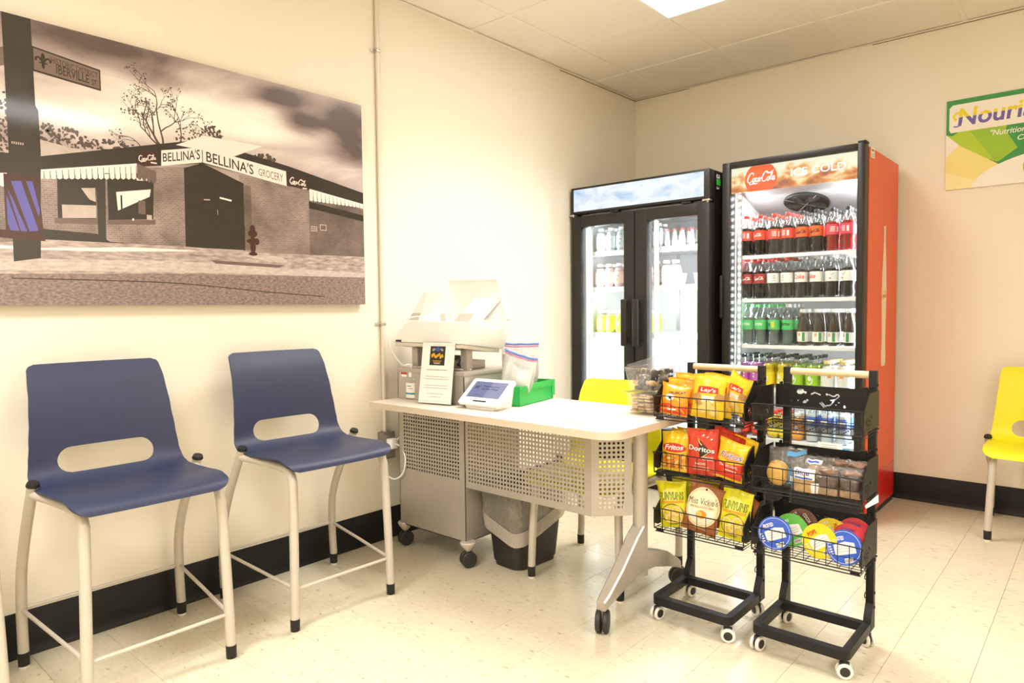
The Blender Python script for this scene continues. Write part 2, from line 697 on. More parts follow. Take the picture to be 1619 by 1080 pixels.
def in_troffer(x, y):
    return any(a - .01 < x < b + .01 and c - .01 < y < d + .01 for a, b, c, d in TRO)


tmesh = None
for i in range(len(GX) - 1):
    for j in range(len(GY) - 1):
        x0, x1 = max(GX[i], 0.001), min(GX[i + 1], RX1 - 0.001)
        y1, y0 = min(GY[j], -0.001), max(GY[j + 1], RY0 + 0.001)
        if x1 - x0 < 0.05 or y1 - y0 < 0.005 or in_troffer((x0 + x1) / 2, (y0 + y1) / 2):
            continue
        full = abs(x1 - x0 - 0.61) < 0.01 and abs(y1 - y0 - 0.61) < 0.01
        if full and tmesh:
            t = tmesh.copy(); COL.objects.link(t); t.parent = ceiling
        else:
            mb = MB(); w, d = (x1 - x0) - 0.006, (y1 - y0) - 0.006
            mb.box(0, 0, 0.009, w, d, 0.012, 0.002, seg=1)
            t = finish(mb, 'ceiling_tile', CEIL, ceiling, smooth=0)
            if full:
                tmesh = t
        t.location = ((x0 + x1) / 2, (y0 + y1) / 2, RH + 0.0015)
k = 0
for x in GX:
    if 0.02 < x < RX1:
        mb = MB(); mb.bb(x - 0.012, x + 0.012, RY0, RY1, RH, RH + 0.02)
        finish(mb, 'ceiling_grid_bar', TBAR, ceiling, smooth=0)
for y in GY:
    if RY0 < y < -0.02:
        for a, b in zip([0] + [x for x in GX if 0 < x < RX1], [x for x in GX if 0 < x < RX1] + [RX1]):
            mb = MB(); mb.bb(a + 0.0125, b - 0.0125, y - 0.012, y + 0.012, RH + 0.0003, RH + 0.02)
            finish(mb, 'ceiling_grid_bar', TBAR, ceiling, smooth=0)
# wall angle
DARKGAP = mat('ceiling_edge_gap', (0.22, 0.14, 0.07), 0.9)
for nm, a in (('trim_1', (0.0, 0.02, RY0, RY1)), ('trim_2', (0.0, RX1, -0.02, 0.0))):
    mb = MB(); mb.bb(a[0], a[1], a[2], a[3], RH - 0.004, RH - 0.0002)
    mb.mi = 1
    if nm == 'trim_1':
        mb.bb(0, 0.004, -0.95, 0, RH - 0.007, RH - 0.004)
    else:
        mb.bb(0, 0.45, -0.004, 0, RH - 0.007, RH - 0.004); mb.bb(1.65, RX1, -0.004, 0, RH - 0.007, RH - 0.004)
    struct(finish(mb, nm, [TBAR, DARKGAP], smooth=0))

for nm, a in (('wall_left', (-0.1, 0, RY0 - .1, RY1 + .1)), ('wall_back', (0, RX1, 0, 0.1)),
              ('wall_right', (RX1, RX1 + 0.1, RY0 - .1, RY1 + .1)), ('wall_front', (0, RX1, RY0 - 0.1, RY0))):
    mb = MB(); mb.bb(a[0], a[1], a[2], a[3], -0.01, RH + 0.02)
    struct(finish(mb, nm, WALL, smooth=0))

cove = [(0, 0), (0.014, 0), (0.0135, 0.004), (0.009, 0.012), (0.0055, 0.024), (0.0045, 0.04), (0.0045, 0.1535), (0.003, 0.1555), (0, 0.1555)]
mb = MB(); mb.prism(cove, RY0, RY1, lambda a, b, d: V((a, d, b)))
struct(finish(mb, 'baseboard_left', BASE, smooth=50))
mb = MB(); mb.prism(cove, 0.015, RX1, lambda a, b, d: V((d, -a, b)))
struct(finish(mb, 'baseboard_back', BASE, smooth=50))
mb = MB(); mb.prism(cove, RY0, RY1 - .015, lambda a, b, d: V((RX1 - a, d, b)))
struct(finish(mb, 'baseboard_right', BASE, smooth=50))

# ------------------------------------------------------------------ ceiling lamps
DIFF = emis('lamp_diffuser', TROFFER_COL, TROFFER)
LAB = ['lit ceiling light panel above the desk and left wall', 'lit ceiling light panel near the right wall', 'lit ceiling light panel above the blue stools',
       'lit ceiling light panel behind the photographer']
for n, (a, b, c, d) in enumerate(TRO):
    t = thing('ceiling_light', LAB[n], 'light', ((a + b) / 2, (c + d) / 2, RH - 0.012), 0, 'ceiling light panels')
    mb = MB()
    w = 0.03
    for (p, q, r_, s_) in ((a, b, c, c + w), (a, b, d - w, d), (a, a + w, c + w, d - w), (b - w, b, c + w, d - w)):
        mb.bb(p, q, r_, s_, RH - 0.012, RH + 0.015, 0.002, seg=1)
    finish(mb, 'frame', TBAR, t, smooth=0)
    mb = MB(); mb.bb(a + w, b - w, c + w, d - w, RH - 0.008, RH - 0.002)
    finish(mb, 'diffuser', DIFF, t, smooth=0)
    ld = bpy.data.lights.new('lamp_light', 'AREA')
    ld.shape = 'RECTANGLE'; ld.size = b - a - 2 * w; ld.size_y = d - c - 2 * w
    ld.energy = TROFFER_WATTS; ld.color = TROFFER_COL; ld.spread = TROFFER_SPREAD
    lo = bpy.data.objects.new('lamp_light', ld); COL.objects.link(lo)
    lo.location = ((a + b) / 2, (c + d) / 2, RH - 0.0095)

# ------------------------------------------------------------------ conduit and outlet on the left wall
cd = thing('wall_conduit', 'thin metal conduit running down the cream wall to an outlet box', 'conduit', (0, -2.455, 0.42))
CONDUIT = mat('painted_conduit', (0.74, 0.68, 0.59), 0.4, metal=0.2)
mb = MB(); mb.tube([(0.013, -2.455, z) for z in (0.55, 1.2, 1.9, RH - 0.005)], 0.0105, 12)
finish(mb, 'pipe', CONDUIT, cd)
for z in (2.45, 1.1):
    mb = MB(); mb.bb(0.0, 0.026, -2.468, -2.442, z - 0.008, z + 0.008, 0.003); mb.bb(0, 0.004, -2.494, -2.46, z - 0.008, z + 0.008, 0.001)
    mb.cyl((0.004, -2.484, z), (0.009, -2.484, z), 0.005)
    finish(mb, 'strap', CHROME, cd)
mb = MB(); mb.bb(0.001, 0.05, -2.492, -2.418, 0.42, 0.555, 0.005)
ob = finish(mb, 'outlet_box', mat('grey_outlet_box', (0.23, 0.20, 0.165), 0.45, metal=0.3), cd)
mb = MB(); mb.bb(0.05, 0.054, -2.488, -2.422, 0.432, 0.545, 0.0015)
finish(mb, 'cover_plate', mat('grey_cover_plate', (0.30, 0.27, 0.23), 0.4, metal=0.4), cd)

pc = thing('power_cord', 'white charger and looped white cord plugged into the wall outlet', 'cord', (0.06, -2.455, 0.5))
mb = MB(); mb.bb(0.0545, 0.098, -2.482, -2.436, 0.475, 0.527, 0.008, seg=3)
finish(mb, 'charger', WHITEPL, pc)
mb = MB(); mb.tube(smoothpath([(0.09, -2.44, 0.515), (0.12, -2.44, 0.55), (0.15, -2.45, 0.62), (0.145, -2.43, 0.70), (0.12, -2.40, 0.76)]), 0.004, 8)
mb.tube(smoothpath([(0.095, -2.45, 0.50), (0.15, -2.46, 0.49), (0.19, -2.47, 0.44), (0.18, -2.48, 0.37), (0.13, -2.49, 0.335), (0.07, -2.49, 0.35), (0.05, -2.49, 0.42), (0.065, -2.475, 0.475)]), 0.0042, 8)
finish(mb, 'cord', WHITEPL, pc)

# ------------------------------------------------------------------ large photo print on the left wall
def sepia(name, col, var=0.1, vscale=20, **kw):
    return mat(name, col, 0.35, var=var, vscale=vscale, coat=0.8, spec=0.2, **kw)


def sky_material():
    mt = bpy.data.materials.new('print_sepia_sky')
    mt.use_nodes = True
    nt = mt.node_tree
    b = nt.nodes['Principled BSDF']
    b.inputs['Roughness'].default_value = 0.35
    b.inputs['Coat Weight'].default_value = 0.8
    b.inputs['Coat Roughness'].default_value = 0.06
    tc = nt.nodes.new('ShaderNodeTexCoord')
    rotm = nt.nodes.new('ShaderNodeMapping')
    rotm.inputs['Rotation'].default_value = (R(28), 0, 0)
    rotm.inputs['Scale'].default_value = (1, 2.2, 6.5)
    nt.links.new(tc.outputs['Object'], rotm.inputs[0])
    nz = nt.nodes.new('ShaderNodeTexNoise')
    nz.inputs['Scale'].default_value = 1.0
    nz.inputs['Detail'].default_value = 7
    nz.inputs['Roughness'].default_value = 0.55
    nz.inputs['Distortion'].default_value = 0.6
    nt.links.new(rotm.outputs[0], nz.inputs['Vector'])

    def math_(op, a, c):
        n = nt.nodes.new('ShaderNodeMath'); n.operation = op
        for i, v in enumerate((a, c)):
            if hasattr(v, 'default_value') or hasattr(v, 'links'):
                nt.links.new(v, n.inputs[i])
            else:
                n.inputs[i].default_value = v
        return n.outputs[0]
    val = math_('MULTIPLY_ADD', nz.outputs['Fac'], 0.9)
    val.node.inputs[2].default_value = 0.0
    # broad bright and dark banks of cloud: y, z, size y, size z, amount
    for (cy, cz, sy, sz, am) in ((-3.36, 1.97, .34, .14, .42), (-3.05, 1.92, .30, .10, .30), (-3.80, 1.88, .30, .10, .34), (-3.72, 2.13, .30, .06, -.30), (-3.48, 2.05, .16, .045, -.34),
                                 (-3.0, 2.10, .14, .05, -.36), (-2.90, 2.01, .11, .05, -.50), (-2.66, 2.06, .16, .10, -.42), (-2.62, 1.93, .14, .06, -.26), (-2.72, 1.83, .2, .05, .25), (-3.2, 2.13, .2, .05, .1)):
        sb = nt.nodes.new('ShaderNodeMapping')
        sb.inputs['Location'].default_value = (0, -(cy + 3.3) / sy, -(cz - 1.68) / sz)
        sb.inputs['Scale'].default_value = (0, 1 / sy, 1 / sz)
        nt.links.new(tc.outputs['Object'], sb.inputs[0])
        ln = nt.nodes.new('ShaderNodeVectorMath'); ln.operation = 'LENGTH'
        nt.links.new(sb.outputs[0], ln.inputs[0])
        mr = nt.nodes.new('ShaderNodeMapRange'); mr.interpolation_type = 'SMOOTHSTEP'
        mr.inputs['From Min'].default_value = 1.5
        mr.inputs['From Max'].default_value = 0.1
        mr.inputs['To Max'].default_value = am
        nt.links.new(ln.outputs['Value'], mr.inputs[0])
        val = math_('ADD', val, mr.outputs[0])
    cr = nt.nodes.new('ShaderNodeValToRGB')
    e = cr.color_ramp.elements
    e[0].position = 0.12; e[0].color = (0.085, 0.058, 0.055, 1)
    e[1].position = 0.92; e[1].color = (0.93, 0.86, 0.82, 1)
    x = e.new(0.45); x.color = (0.40, 0.315, 0.305, 1)
    nt.links.new(val, cr.inputs[0])
    nt.links.new(cr.outputs[0], b.inputs['Base Color'])
    return mt


def brick_material(name, c1, c2, mortar, scale=(1, 1, 1), rot=0.0):
    mt = bpy.data.materials.new(name)
    mt.use_nodes = True
    nt = mt.node_tree
    b = nt.nodes['Principled BSDF']
    b.inputs['Roughness'].default_value = 0.35
    b.inputs['Coat Weight'].default_value = 0.8
    b.inputs['Coat Roughness'].default_value = 0.06
    tc = nt.nodes.new('ShaderNodeTexCoord')
    sx = nt.nodes.new('ShaderNodeSeparateXYZ'); cb = nt.nodes.new('ShaderNodeCombineXYZ')
    mp0 = nt.nodes.new('ShaderNodeMapping'); mp0.inputs['Rotation'].default_value = (rot, 0, 0)
    nt.links.new(tc.outputs['Object'], mp0.inputs[0])
    nt.links.new(mp0.outputs[0], sx.inputs[0])
    nt.links.new(sx.outputs['Y'], cb.inputs['X']); nt.links.new(sx.outputs['Z'], cb.inputs['Y'])
    br = nt.nodes.new('ShaderNodeTexBrick')
    br.inputs['Color1'].default_value = (*c1, 1); br.inputs['Color2'].default_value = (*c2, 1); br.inputs['Mortar'].default_value = (*mortar, 1)
    br.inputs['Scale'].default_value = 42
    br.inputs['Mortar Size'].default_value = 0.035
    br.inputs['Brick Width'].default_value = 0.75
    br.inputs['Row Height'].default_value = 0.30
    nt.links.new(cb.outputs[0], br.inputs['Vector'])
    nz = nt.nodes.new('ShaderNodeTexNoise'); nz.inputs['Scale'].default_value = 9; nz.inputs['Detail'].default_value = 5
    nt.links.new(tc.outputs['Object'], nz.inputs['Vector'])
    mr = nt.nodes.new('ShaderNodeMapRange'); mr.inputs['From Min'].default_value = .3; mr.inputs['From Max'].default_value = .7
    mr.inputs['To Min'].default_value = .55; mr.inputs['To Max'].default_value = 1.25
    nt.links.new(nz.outputs['Fac'], mr.inputs[0])
    hv = nt.nodes.new('ShaderNodeHueSaturation')
    nt.links.new(mr.outputs[0], hv.inputs['Value']); nt.links.new(br.outputs['Color'], hv.inputs['Color'])
    nt.links.new(hv.outputs[0], b.inputs['Base Color'])
    return mt


SKYM = sky_material()
P_DARK = sepia('print_sepia_dark', (0.032, 0.025, 0.021), 0.35, 25)
P_MID = sepia('print_sepia_mid', (0.15, 0.105, 0.095), 0.2, 40)
P_POST = sepia('print_sepia_post', (0.036, 0.028, 0.023), 0.35, 18)
P_WHITE = sepia('print_sepia_white', (0.82, 0.76, 0.71), 0.05)
P_LIGHT = sepia('print_sepia_light', (0.50, 0.41, 0.37), 0.25, 30)
P_WALK = sepia('print_sepia_concrete', (0.33, 0.262, 0.24), 1.4, 25, stretch=(1, 1, 4))
P_WALK2 = sepia('print_sepia_pale_concrete', (0.52, 0.44, 0.405), 0.5, 40, stretch=(1, 1, 3))
P_ASPH = sepia('print_sepia_asphalt', (0.135, 0.102, 0.093), 2.4, 75, stretch=(1, 1, 2))
P_SIGN = sepia('print_sepia_street_sign', (0.185, 0.13, 0.115), 0.12)
P_BLUE_REFL = sepia('print_blue_reflection', (0.10, 0.09, 0.36), 0.15)
P_MAROON = sepia('print_maroon', (0.055, 0.02, 0.016), 0.3)
P_BRICK = brick_material('print_sepia_brick', (0.19, 0.138, 0.123), (0.26, 0.19, 0.172), (0.36, 0.28, 0.255), rot=R(-4))
P_BRICK2 = brick_material('print_sepia_brick_shaded', (0.11, 0.08, 0.07), (0.15, 0.11, 0.098), (0.22, 0.165, 0.15), rot=R(3))
P_TREE = sepia('print_sepia_twig', (0.085, 0.06, 0.05), 0.3)

pic = thing('photo_print', 'large sepia photo print of a corner grocery on the left wall', 'picture', (0.02, -3.3, 1.68))
PY0, PY1, PZ0, PZ1 = -4.085, -2.572, 1.199, 2.157
mb = MB(); mb.bb(0.012, 0.031, PY0, PY1, PZ0, PZ1, 0.0012, seg=1)
finish(mb, 'panel', mat('acrylic_edge', (0.40, 0.33, 0.29), 0.25), pic, smooth=0)
for y in (-3.9, -2.75):
    for z in (1.35, 2.0):
        mb = MB(); mb.bb(0.0005, 0.012, y - 0.02, y + 0.02, z - 0.02, z + 0.02)
        finish(mb, 'standoff', WHITEPL, pic, smooth=0)
pr = Print()
pr.rect((PY0 + PY1) / 2, (PZ0 + PZ1) / 2, PY1 - PY0, PZ1 - PZ0, SKYM, 1)
rg = random.Random(5)


def foliage(cx, cz, rx, rz, n, L=2, sz=0.006):
    for _ in range(n):
        a, r_ = rg.uniform(0, 2 * PI), math.sqrt(rg.random())
        s_ = sz * rg.uniform(.5, 1.5)
        pr.ell(cx + rx * r_ * math.cos(a), cz + rz * r_ * math.sin(a), s_, s_ * rg.uniform(.5, 1), P_TREE, L, rg.uniform(0, 3), n=5)


def branch(x, z, ang, ln, w, depth):
    pts = [(x, z)]
    a = ang
    for _ in range(4):
        a += rg.uniform(-.22, .22)
        x += math.cos(a) * ln / 4; z += math.sin(a) * ln / 4
        pts.append((x, z))
    pr.stroke(pts, lambda t: w * (1 - .45 * t), P_TREE, 2)
    if depth == 0:
        foliage(x, z, .012, .01, 5, 2, 0.0026)
        return
    for k in range(rg.choice((2, 3))):
        i = rg.choice((2, 3, 4))
        branch(pts[i][0], pts[i][1], a + rg.uniform(-.8, .8), ln * rg.uniform(.55, .8), w * .62, depth - 1)


foliage(-3.85, 1.775, .10, .045, 150); foliage(-4.01, 1.80, .06, .10, 160); foliage(-3.68, 1.775, .12, .02, 70); foliage(-3.31, 1.865, .05, .055, 150, 2, .005)
foliage(-3.40, 1.86, .06, .04, 70, 2, .004); foliage(-3.08, 1.815, .05, .028, 110)
branch(-3.505, 1.80, R(118), .10, .010, 4); branch(-3.505, 1.80, R(155), .10, .007, 3); branch(-3.50, 1.80, R(95), .12, .008, 4)
branch(-3.44, 1.80, R(85), .09, .006, 3); branch(-3.36, 1.80, R(80), .06, .005, 3); branch(-3.58, 1.79, R(120), .05, .004, 2)
# shed roof, walls, roof band
pr.poly([(-3.915, 1.762), (-3.777, 1.744), (-3.70, 1.735), (-3.70, 1.70), (-3.915, 1.70)], P_LIGHT, 3)
pr.poly([(-4.085, 1.66), (-3.535, 1.72), (-3.417, 1.74), (-3.42, 1.425), (-4.085, 1.40)], P_BRICK, 3)
pr.poly([(-3.20, 1.74), (-2.986, 1.745), (-2.872, 1.73), (-2.870, 1.418), (-3.139, 1.418), (-3.20, 1.428)], P_BRICK, 3)
pr.poly([(-2.872, 1.712), (PY1, 1.66), (PY1, 1.425), (-2.872, 1.42)], P_BRICK2, 3)
pr.poly([(-2.872, 1.665), (PY1, 1.63), (PY1, 1.60), (-2.872, 1.635)], P_DARK, 4)
pr.rect(-2.80, 1.553, .035, .028, P_LIGHT, 4); pr.rect(-2.80, 1.553, .027, .02, P_MID, 5)
for k in range(9):
    pr.rect(-2.86 + .012 * (k % 3), 1.535 + .009 * (k // 3), .009, .005, P_LIGHT, 5)
pr.poly([(-4.085, 1.70), (-3.912, 1.702), (-3.349, 1.858), (-2.969, 1.808), (PY1, 1.738), (PY1, 1.674), (-2.877, 1.716), (-2.986, 1.722), (-3.352, 1.763), (-3.51, 1.731), (-3.912, 1.648), (-4.085, 1.61)], P_DARK, 6)
pr.poly([(-3.453, 1.819), (-3.343, 1.874), (-3.092, 1.874), (-3.217, 1.812)], P_WHITE, 7)
# door and windows
pr.poly([(-3.425, 1.734), (-3.352, 1.765), (-3.180, 1.705), (-3.183, 1.428), (-3.428, 1.426)], P_DARK, 5)
pr.poly([(-3.182, 1.70), (-3.150, 1.70), (-3.148, 1.43), (-3.182, 1.43)], P_BRICK2, 5)
pr.poly([(-3.187, 1.53), (-3.180, 1.53), (-3.182, 1.426), (-3.188, 1.426)], P_DARK, 6)
pr.stroke([(-3.285, 1.635), (-3.235, 1.628)], .007, P_WHITE, 6); pr.stroke([(-3.35, 1.62), (-3.325, 1.622)], .005, P_LIGHT, 6); pr.stroke([(-3.295, 1.585), (-3.295, 1.565)], .002, P_LIGHT, 6)
pr.poly([(-3.857, 1.66), (-3.734, 1.66), (-3.741, 1.508), (-3.86, 1.497)], P_DARK, 5)
pr.poly([(-3.846, 1.548), (-3.739, 1.556), (-3.741, 1.511), (-3.846, 1.502)], P_LIGHT, 6)
pr.poly([(-3.87, 1.500), (-3.735, 1.508), (-3.735, 1.490), (-3.87, 1.482)], P_MID, 6)
pr.poly([(-3.785, 1.612), (-3.74, 1.618), (-3.74, 1.568), (-3.76, 1.575)], P_LIGHT, 6)
pr.poly([(-3.700, 1.70), (-3.538, 1.70), (-3.546, 1.524), (-3.701, 1.508)], P_DARK, 5)
pr.poly([(-3.672, 1.612), (-3.551, 1.636), (-3.556, 1.608), (-3.655, 1.552), (-3.668, 1.545)], P_WHITE, 6)
pr.rect(-3.655, 1.56, .006, .085, P_DARK, 7); pr.rect(-3.585, 1.565, .025, .05, P_MID, 7); pr.rect(-3.617, 1.517, .006, .008, P_WHITE, 7); pr.rect(-3.56, 1.53, .018, .018, P_LIGHT, 7)
pr.poly([(-3.705, 1.508), (-3.538, 1.522), (-3.538, 1.505), (-3.705, 1.492)], P_MID, 6)
pr.poly([(-3.736, 1.70), (-3.705, 1.70), (-3.711, 1.424), (-3.736, 1.422)], P_POST, 7)
pr.poly([(-3.915, 1.46), (-3.74, 1.455), (-3.70, 1.43), (-3.60, 1.425), (-3.60, 1.415), (-3.915, 1.415)], P_DARK, 6)
pr.stroke([(-3.60, 1.668), (-3.555, 1.672)], .010, P_WHITE, 7)
# awnings with scallops


def awning(x0, z0, x1, z1, h0, h1, n, mt, L):
    pr.poly([(x0, z0), (x1, z1), (x1, z1 - h1 * .6), (x0, z0 - h0 * .6)], mt, L)
    for i in range(n):
        t0, t1 = i / n, (i + .82) / n
        xa, xb = x0 + (x1 - x0) * t0, x0 + (x1 - x0) * t1
        za, zb = z0 + (z1 - z0) * t0, z0 + (z1 - z0) * t1
        ha, hb = h0 + (h1 - h0) * t0, h0 + (h1 - h0) * t1
        pr.poly([(xa, za - ha * .55), (xb, zb - hb * .55), (xb, zb - hb * .9), ((xa + xb) / 2, (za + zb) / 2 - (ha + hb) / 2), (xa, za - ha * .9)], mt, L)
        pr.stroke([(xb + .001, zb - hb * .15), (xb + .001, zb - hb * .8)], .0022, P_MID, L + 1)


awning(-3.912, 1.658, -3.598, 1.726, .032, .06, 17, P_WHITE, 8)
awning(-3.597, 1.726, -3.53, 1.706, .06, .05, 4, P_MID, 8)
awning(-2.868, 1.722, PY1 + .002, 1.684, .055, .02, 14, P_WHITE, 8)
awning(-4.08, 1.625, -4.0, 1.635, .045, .045, 4, P_WHITE, 8)
# shop signs
pr.poly([(-3.508, 1.789), (-3.352, 1.826), (-3.352, 1.767), (-3.510, 1.730)], P_WHITE, 8)
pr.poly([(-3.349, 1.826), (-2.983, 1.784), (-2.981, 1.720), (-3.349, 1.767)], P_WHITE, 8)


def sheared(txt, x0, x1, zc0, zc1, h0, h1, mt, L, bold=0.0):
    vs, fs = text_shape(txt, bold, 0)
    out = []
    for x, y in vs:
        t = x + .5
        out.append((x0 + (x1 - x0) * t, zc0 + (zc1 - zc0) * t + y * (h0 + (h1 - h0) * t)))
    pr.shape(out, fs, mt, L)


sheared("BELLINA'S", -3.503, -3.360, 1.763, 1.798, .034, .040, P_DARK, 9, .01)
sheared("BELLINA'S", -3.335, -3.135, 1.794, 1.769, .042, .043, P_DARK, 9, .01)
sheared("GROCERY", -3.112, -2.998, 1.764, 1.752, .030, .034, P_MID, 9)
for (x0, x1, z0, z1, h) in ((-3.594, -3.523, 1.741, 1.757, .052), (-2.970, -2.877, 1.747, 1.737, .045)):
    pr.poly([(x0, z0 - h / 2), (x1, z1 - h / 2), (x1, z1 + h / 2), (x0, z0 + h / 2)], P_MAROON, 8)
    pr.script((x0 + x1) / 2 - .002, (z0 + z1) / 2 + .002, (x1 - x0) * .92, P_WHITE, 9, math.atan2(z1 - z0, x1 - x0), wd=.55, squash=1.05)
    pr.rect(x1 - .014, z1 - h / 2 + .006, .022, .005, P_WHITE, 9)
# ground
pr.poly([(-4.085, 1.398), (-3.904, 1.424), (-3.421, 1.428), (-3.139, 1.420), (PY1, 1.430), (PY1, 1.30), (-4.085, 1.28)], P_WALK, 9)
pr.poly([(-4.085, 1.385), (-3.72, 1.393), (-3.45, 1.408), (-3.38, 1.415), (-3.62, 1.414), (-3.9, 1.395), (-4.085, 1.398)], P_WHITE, 10)
pr.poly([(-3.33, 1.38), (-3.0, 1.372), (-3.05, 1.352), (-3.3, 1.36)], P_MID, 10)
pr.poly([(-3.22, 1.408), (-3.02, 1.41), (-2.97, 1.385), (-3.06, 1.382)], P_WALK2, 10)
pr.poly([(-4.085, 1.352), (-3.469, 1.370), (-2.961, 1.358), (PY1, 1.352), (PY1, 1.326), (-3.2, 1.33), (-4.085, 1.315)], P_WALK2, 10)
pr.poly([(-4.085, 1.302), (-3.4, 1.322), (PY1, 1.330), (PY1, PZ0), (-4.085, PZ0)], P_ASPH, 11)
pr.stroke([(-4.0, 1.29), (-3.5, 1.285), (-3.1, 1.255), (-2.8, 1.235)], .0035, P_DARK, 12)
# hydrant
for (x, z, a, b) in ((-3.147, 1.452, .013, .042), (-3.147, 1.50, .021, .016), (-3.147, 1.52, .012, .016), (-3.147, 1.467, .028, .011), (-3.130, 1.467, .013, .014), (-3.147, 1.414, .02, .008)):
    pr.ell(x, z, a, b, P_MAROON, 13, n=14)
# post and bar; the blue stripes are a reflection painted into the print
pr.poly([(-3.996, PZ1), (-3.915, PZ1), (-3.912, 1.872), (-3.904, 1.856), (-3.902, 1.72), (-3.915, 1.36), (-3.992, 1.345), (-3.993, 1.85)], P_POST, 13)
pr.poly([(-4.01, 1.632), (-3.914, 1.638), (-3.904, 1.45), (-4.01, 1.44)], P_MAROON, 14)
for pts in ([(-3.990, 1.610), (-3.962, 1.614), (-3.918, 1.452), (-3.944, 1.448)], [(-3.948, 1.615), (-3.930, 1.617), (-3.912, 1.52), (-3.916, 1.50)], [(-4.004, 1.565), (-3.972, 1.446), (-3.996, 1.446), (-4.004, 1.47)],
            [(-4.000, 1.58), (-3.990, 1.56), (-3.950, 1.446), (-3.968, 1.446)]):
    pr.poly(pts, P_BLUE_REFL, 15)
pr.poly([(-4.085, 1.45), (-3.900, 1.446), (-3.900, 1.418), (-4.085, 1.424)], P_MAROON, 16)
for k in range(6):
    pr.rect(-3.982 + .006 * k, 1.737, .003, .008, P_LIGHT, 15)
# street name sign
pr.poly([(-4.085, 2.0), (-3.994, 2.045), (-3.994, 1.985), (-4.085, 1.945)], P_SIGN, 12)
pr.poly([(-3.915, 2.069), (-3.709, 2.040), (-3.709, 1.966), (-3.915, 1.986)], P_DARK, 14)
pr.poly([(-3.911, 2.063), (-3.713, 2.035), (-3.713, 1.972), (-3.911, 1.992)], P_SIGN, 15)
sheared('HISTORIC DISTRICT', -3.860, -3.718, 2.037, 2.018, .020, .018, P_DARK, 16)
sheared('IBERVILLE', -3.846, -3.746, 2.010, 1.998, .032, .029, P_DARK, 16, .012)
sheared('ST', -3.738, -3.722, 1.991, 1.990, .020, .020, P_DARK, 16, .01)
cx, cz = -3.884, 2.028
pr.ell(cx, cz + .006, .0065, .019, P_DARK, 16, n=12)
pr.stroke([(cx, cz - .008), (cx - .012, cz + .008), (cx - .021, cz + .004), (cx - .02, cz - .004)], .006, P_DARK, 16)
pr.stroke([(cx, cz - .008), (cx + .012, cz + .008), (cx + .021, cz + .004), (cx + .02, cz - .004)], .006, P_DARK, 16)
pr.rect(cx, cz - .009, .024, .005, P_DARK, 16)
pr.ell(cx, cz - .018, .005, .010, P_DARK, 16, n=10)


def pic_fn(a, b, d):
    return V((0.0312 + d, min(max(a, PY0), PY1), min(max(b, PZ0), PZ1)))


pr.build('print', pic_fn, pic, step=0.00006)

# ------------------------------------------------------------------ banner on the back wall
sg = thing('wall_sign', 'green and white nutrition sign on the back wall', 'sign', (2.6, -0.01, 2.07))
SX0, SX1, SZ0, SZ1 = 2.042, 3.04, 1.819, 2.318
mb = MB(); mb.bb(SX0, SX1, -0.009, -0.001, SZ0, SZ1, 0.0006, seg=1)
finish(mb, 'board', mat('foam_board_edge', (0.75, 0.68, 0.58), 0.5), sg, smooth=0)
S_GREEN = mat('sign_green', (0.045, 0.30, 0.065), 0.45, var=0.35, vscale=9)
S_LIME = mat('sign_lime', (0.42, 0.60, 0.022), 0.45, var=0.12, vscale=9)
S_LIME2 = mat('sign_lime_dark', (0.30, 0.52, 0.02), 0.45, var=0.12)
S_CREAM = mat('sign_pale_yellow', (0.84, 0.72, 0.26), 0.45, var=0.06)
S_CREAM2 = mat('sign_paler_yellow', (0.86, 0.78, 0.40), 0.45, var=0.05)
S_WHITE = mat('sign_white', (0.87, 0.83, 0.76), 0.45, var=0.01)
S_YEL = mat('sign_yellow_letter', (0.80, 0.66, 0.0), 0.45)
S_VIO = mat('sign_violet_letter', (0.15, 0.11, 0.42), 0.45)
S_BLUE = mat('sign_blue', (0.06, 0.19, 0.5), 0.45)
w, h = SX1 - SX0, SZ1 - SZ0
p = Print()
p.rect(w / 2, h / 2, w, h, S_GREEN, 1)
p.poly([(0, .26), (0, .31), (.03, .3), (.11, .35), (.35, .47), (.20, .13), (0, .1)], S_LIME, 2)
p.poly([(.06, .236), (.11, .32), (.22, .36), (.32, .20), (.235, .13)], S_LIME, 3)
p.poly([(.11, .32), (.20, .37), (.235, .37), (.33, .19), (.25, .13), (.235, .128)], S_LIME2, 4)
p.poly([(0, .31), (.075, .235), (.225, .13), (.32, .06), (.3, 0), (0, 0)], S_CREAM, 4)
p.poly([(0, .31), (.06, .245), (0, .18)], S_WHITE, 5)
p.poly([(0, .10), (.16, .03), (.22, 0), (0, 0)], S_CREAM2, 5)
p.ell(.62, -.02, .50, .20, S_WHITE, 6, n=60)
p.poly([(.014, .335), (.022, .318), (w, .318), (w, .472), (.03, .472), (.014, .455)], S_WHITE, 6)
for col, lo, hi in ((S_VIO, -9, .398), (S_YEL, .398, 9)):
    for (t, cx_, cz_, ww, hh) in (('Nourish', .255, .398, .40, .098),):
        vs, fs = text_shape(t, .022, .12)
        tb = bmesh.new()
        bv = [tb.verts.new((cx_ + a * ww, cz_ + b * hh, 0)) for a, b in vs]
        for f in fs:
            try:
                tb.faces.new([bv[i] for i in f])
            except ValueError:
                pass
        bmesh.ops.bisect_plane(tb, geom=tb.verts[:] + tb.edges[:] + tb.faces[:], plane_co=(0, .398, 0), plane_no=(0, 1, 0), clear_outer=(col is S_VIO), clear_inner=(col is S_YEL))
        tb.verts.index_update()
        p.shape([(v.co.x, v.co.y) for v in tb.verts], [tuple(v.index for v in f.verts) for f in tb.faces], col, 7)
        tb.free()
p.stroke([(.048, .385), (.035, .405), (.052, .425), (.075, .415)], .012, S_YEL, 7)
p.stroke([(.075, .40), (.07, .365), (.055, .35), (.035, .352)], .007, S_VIO, 7)
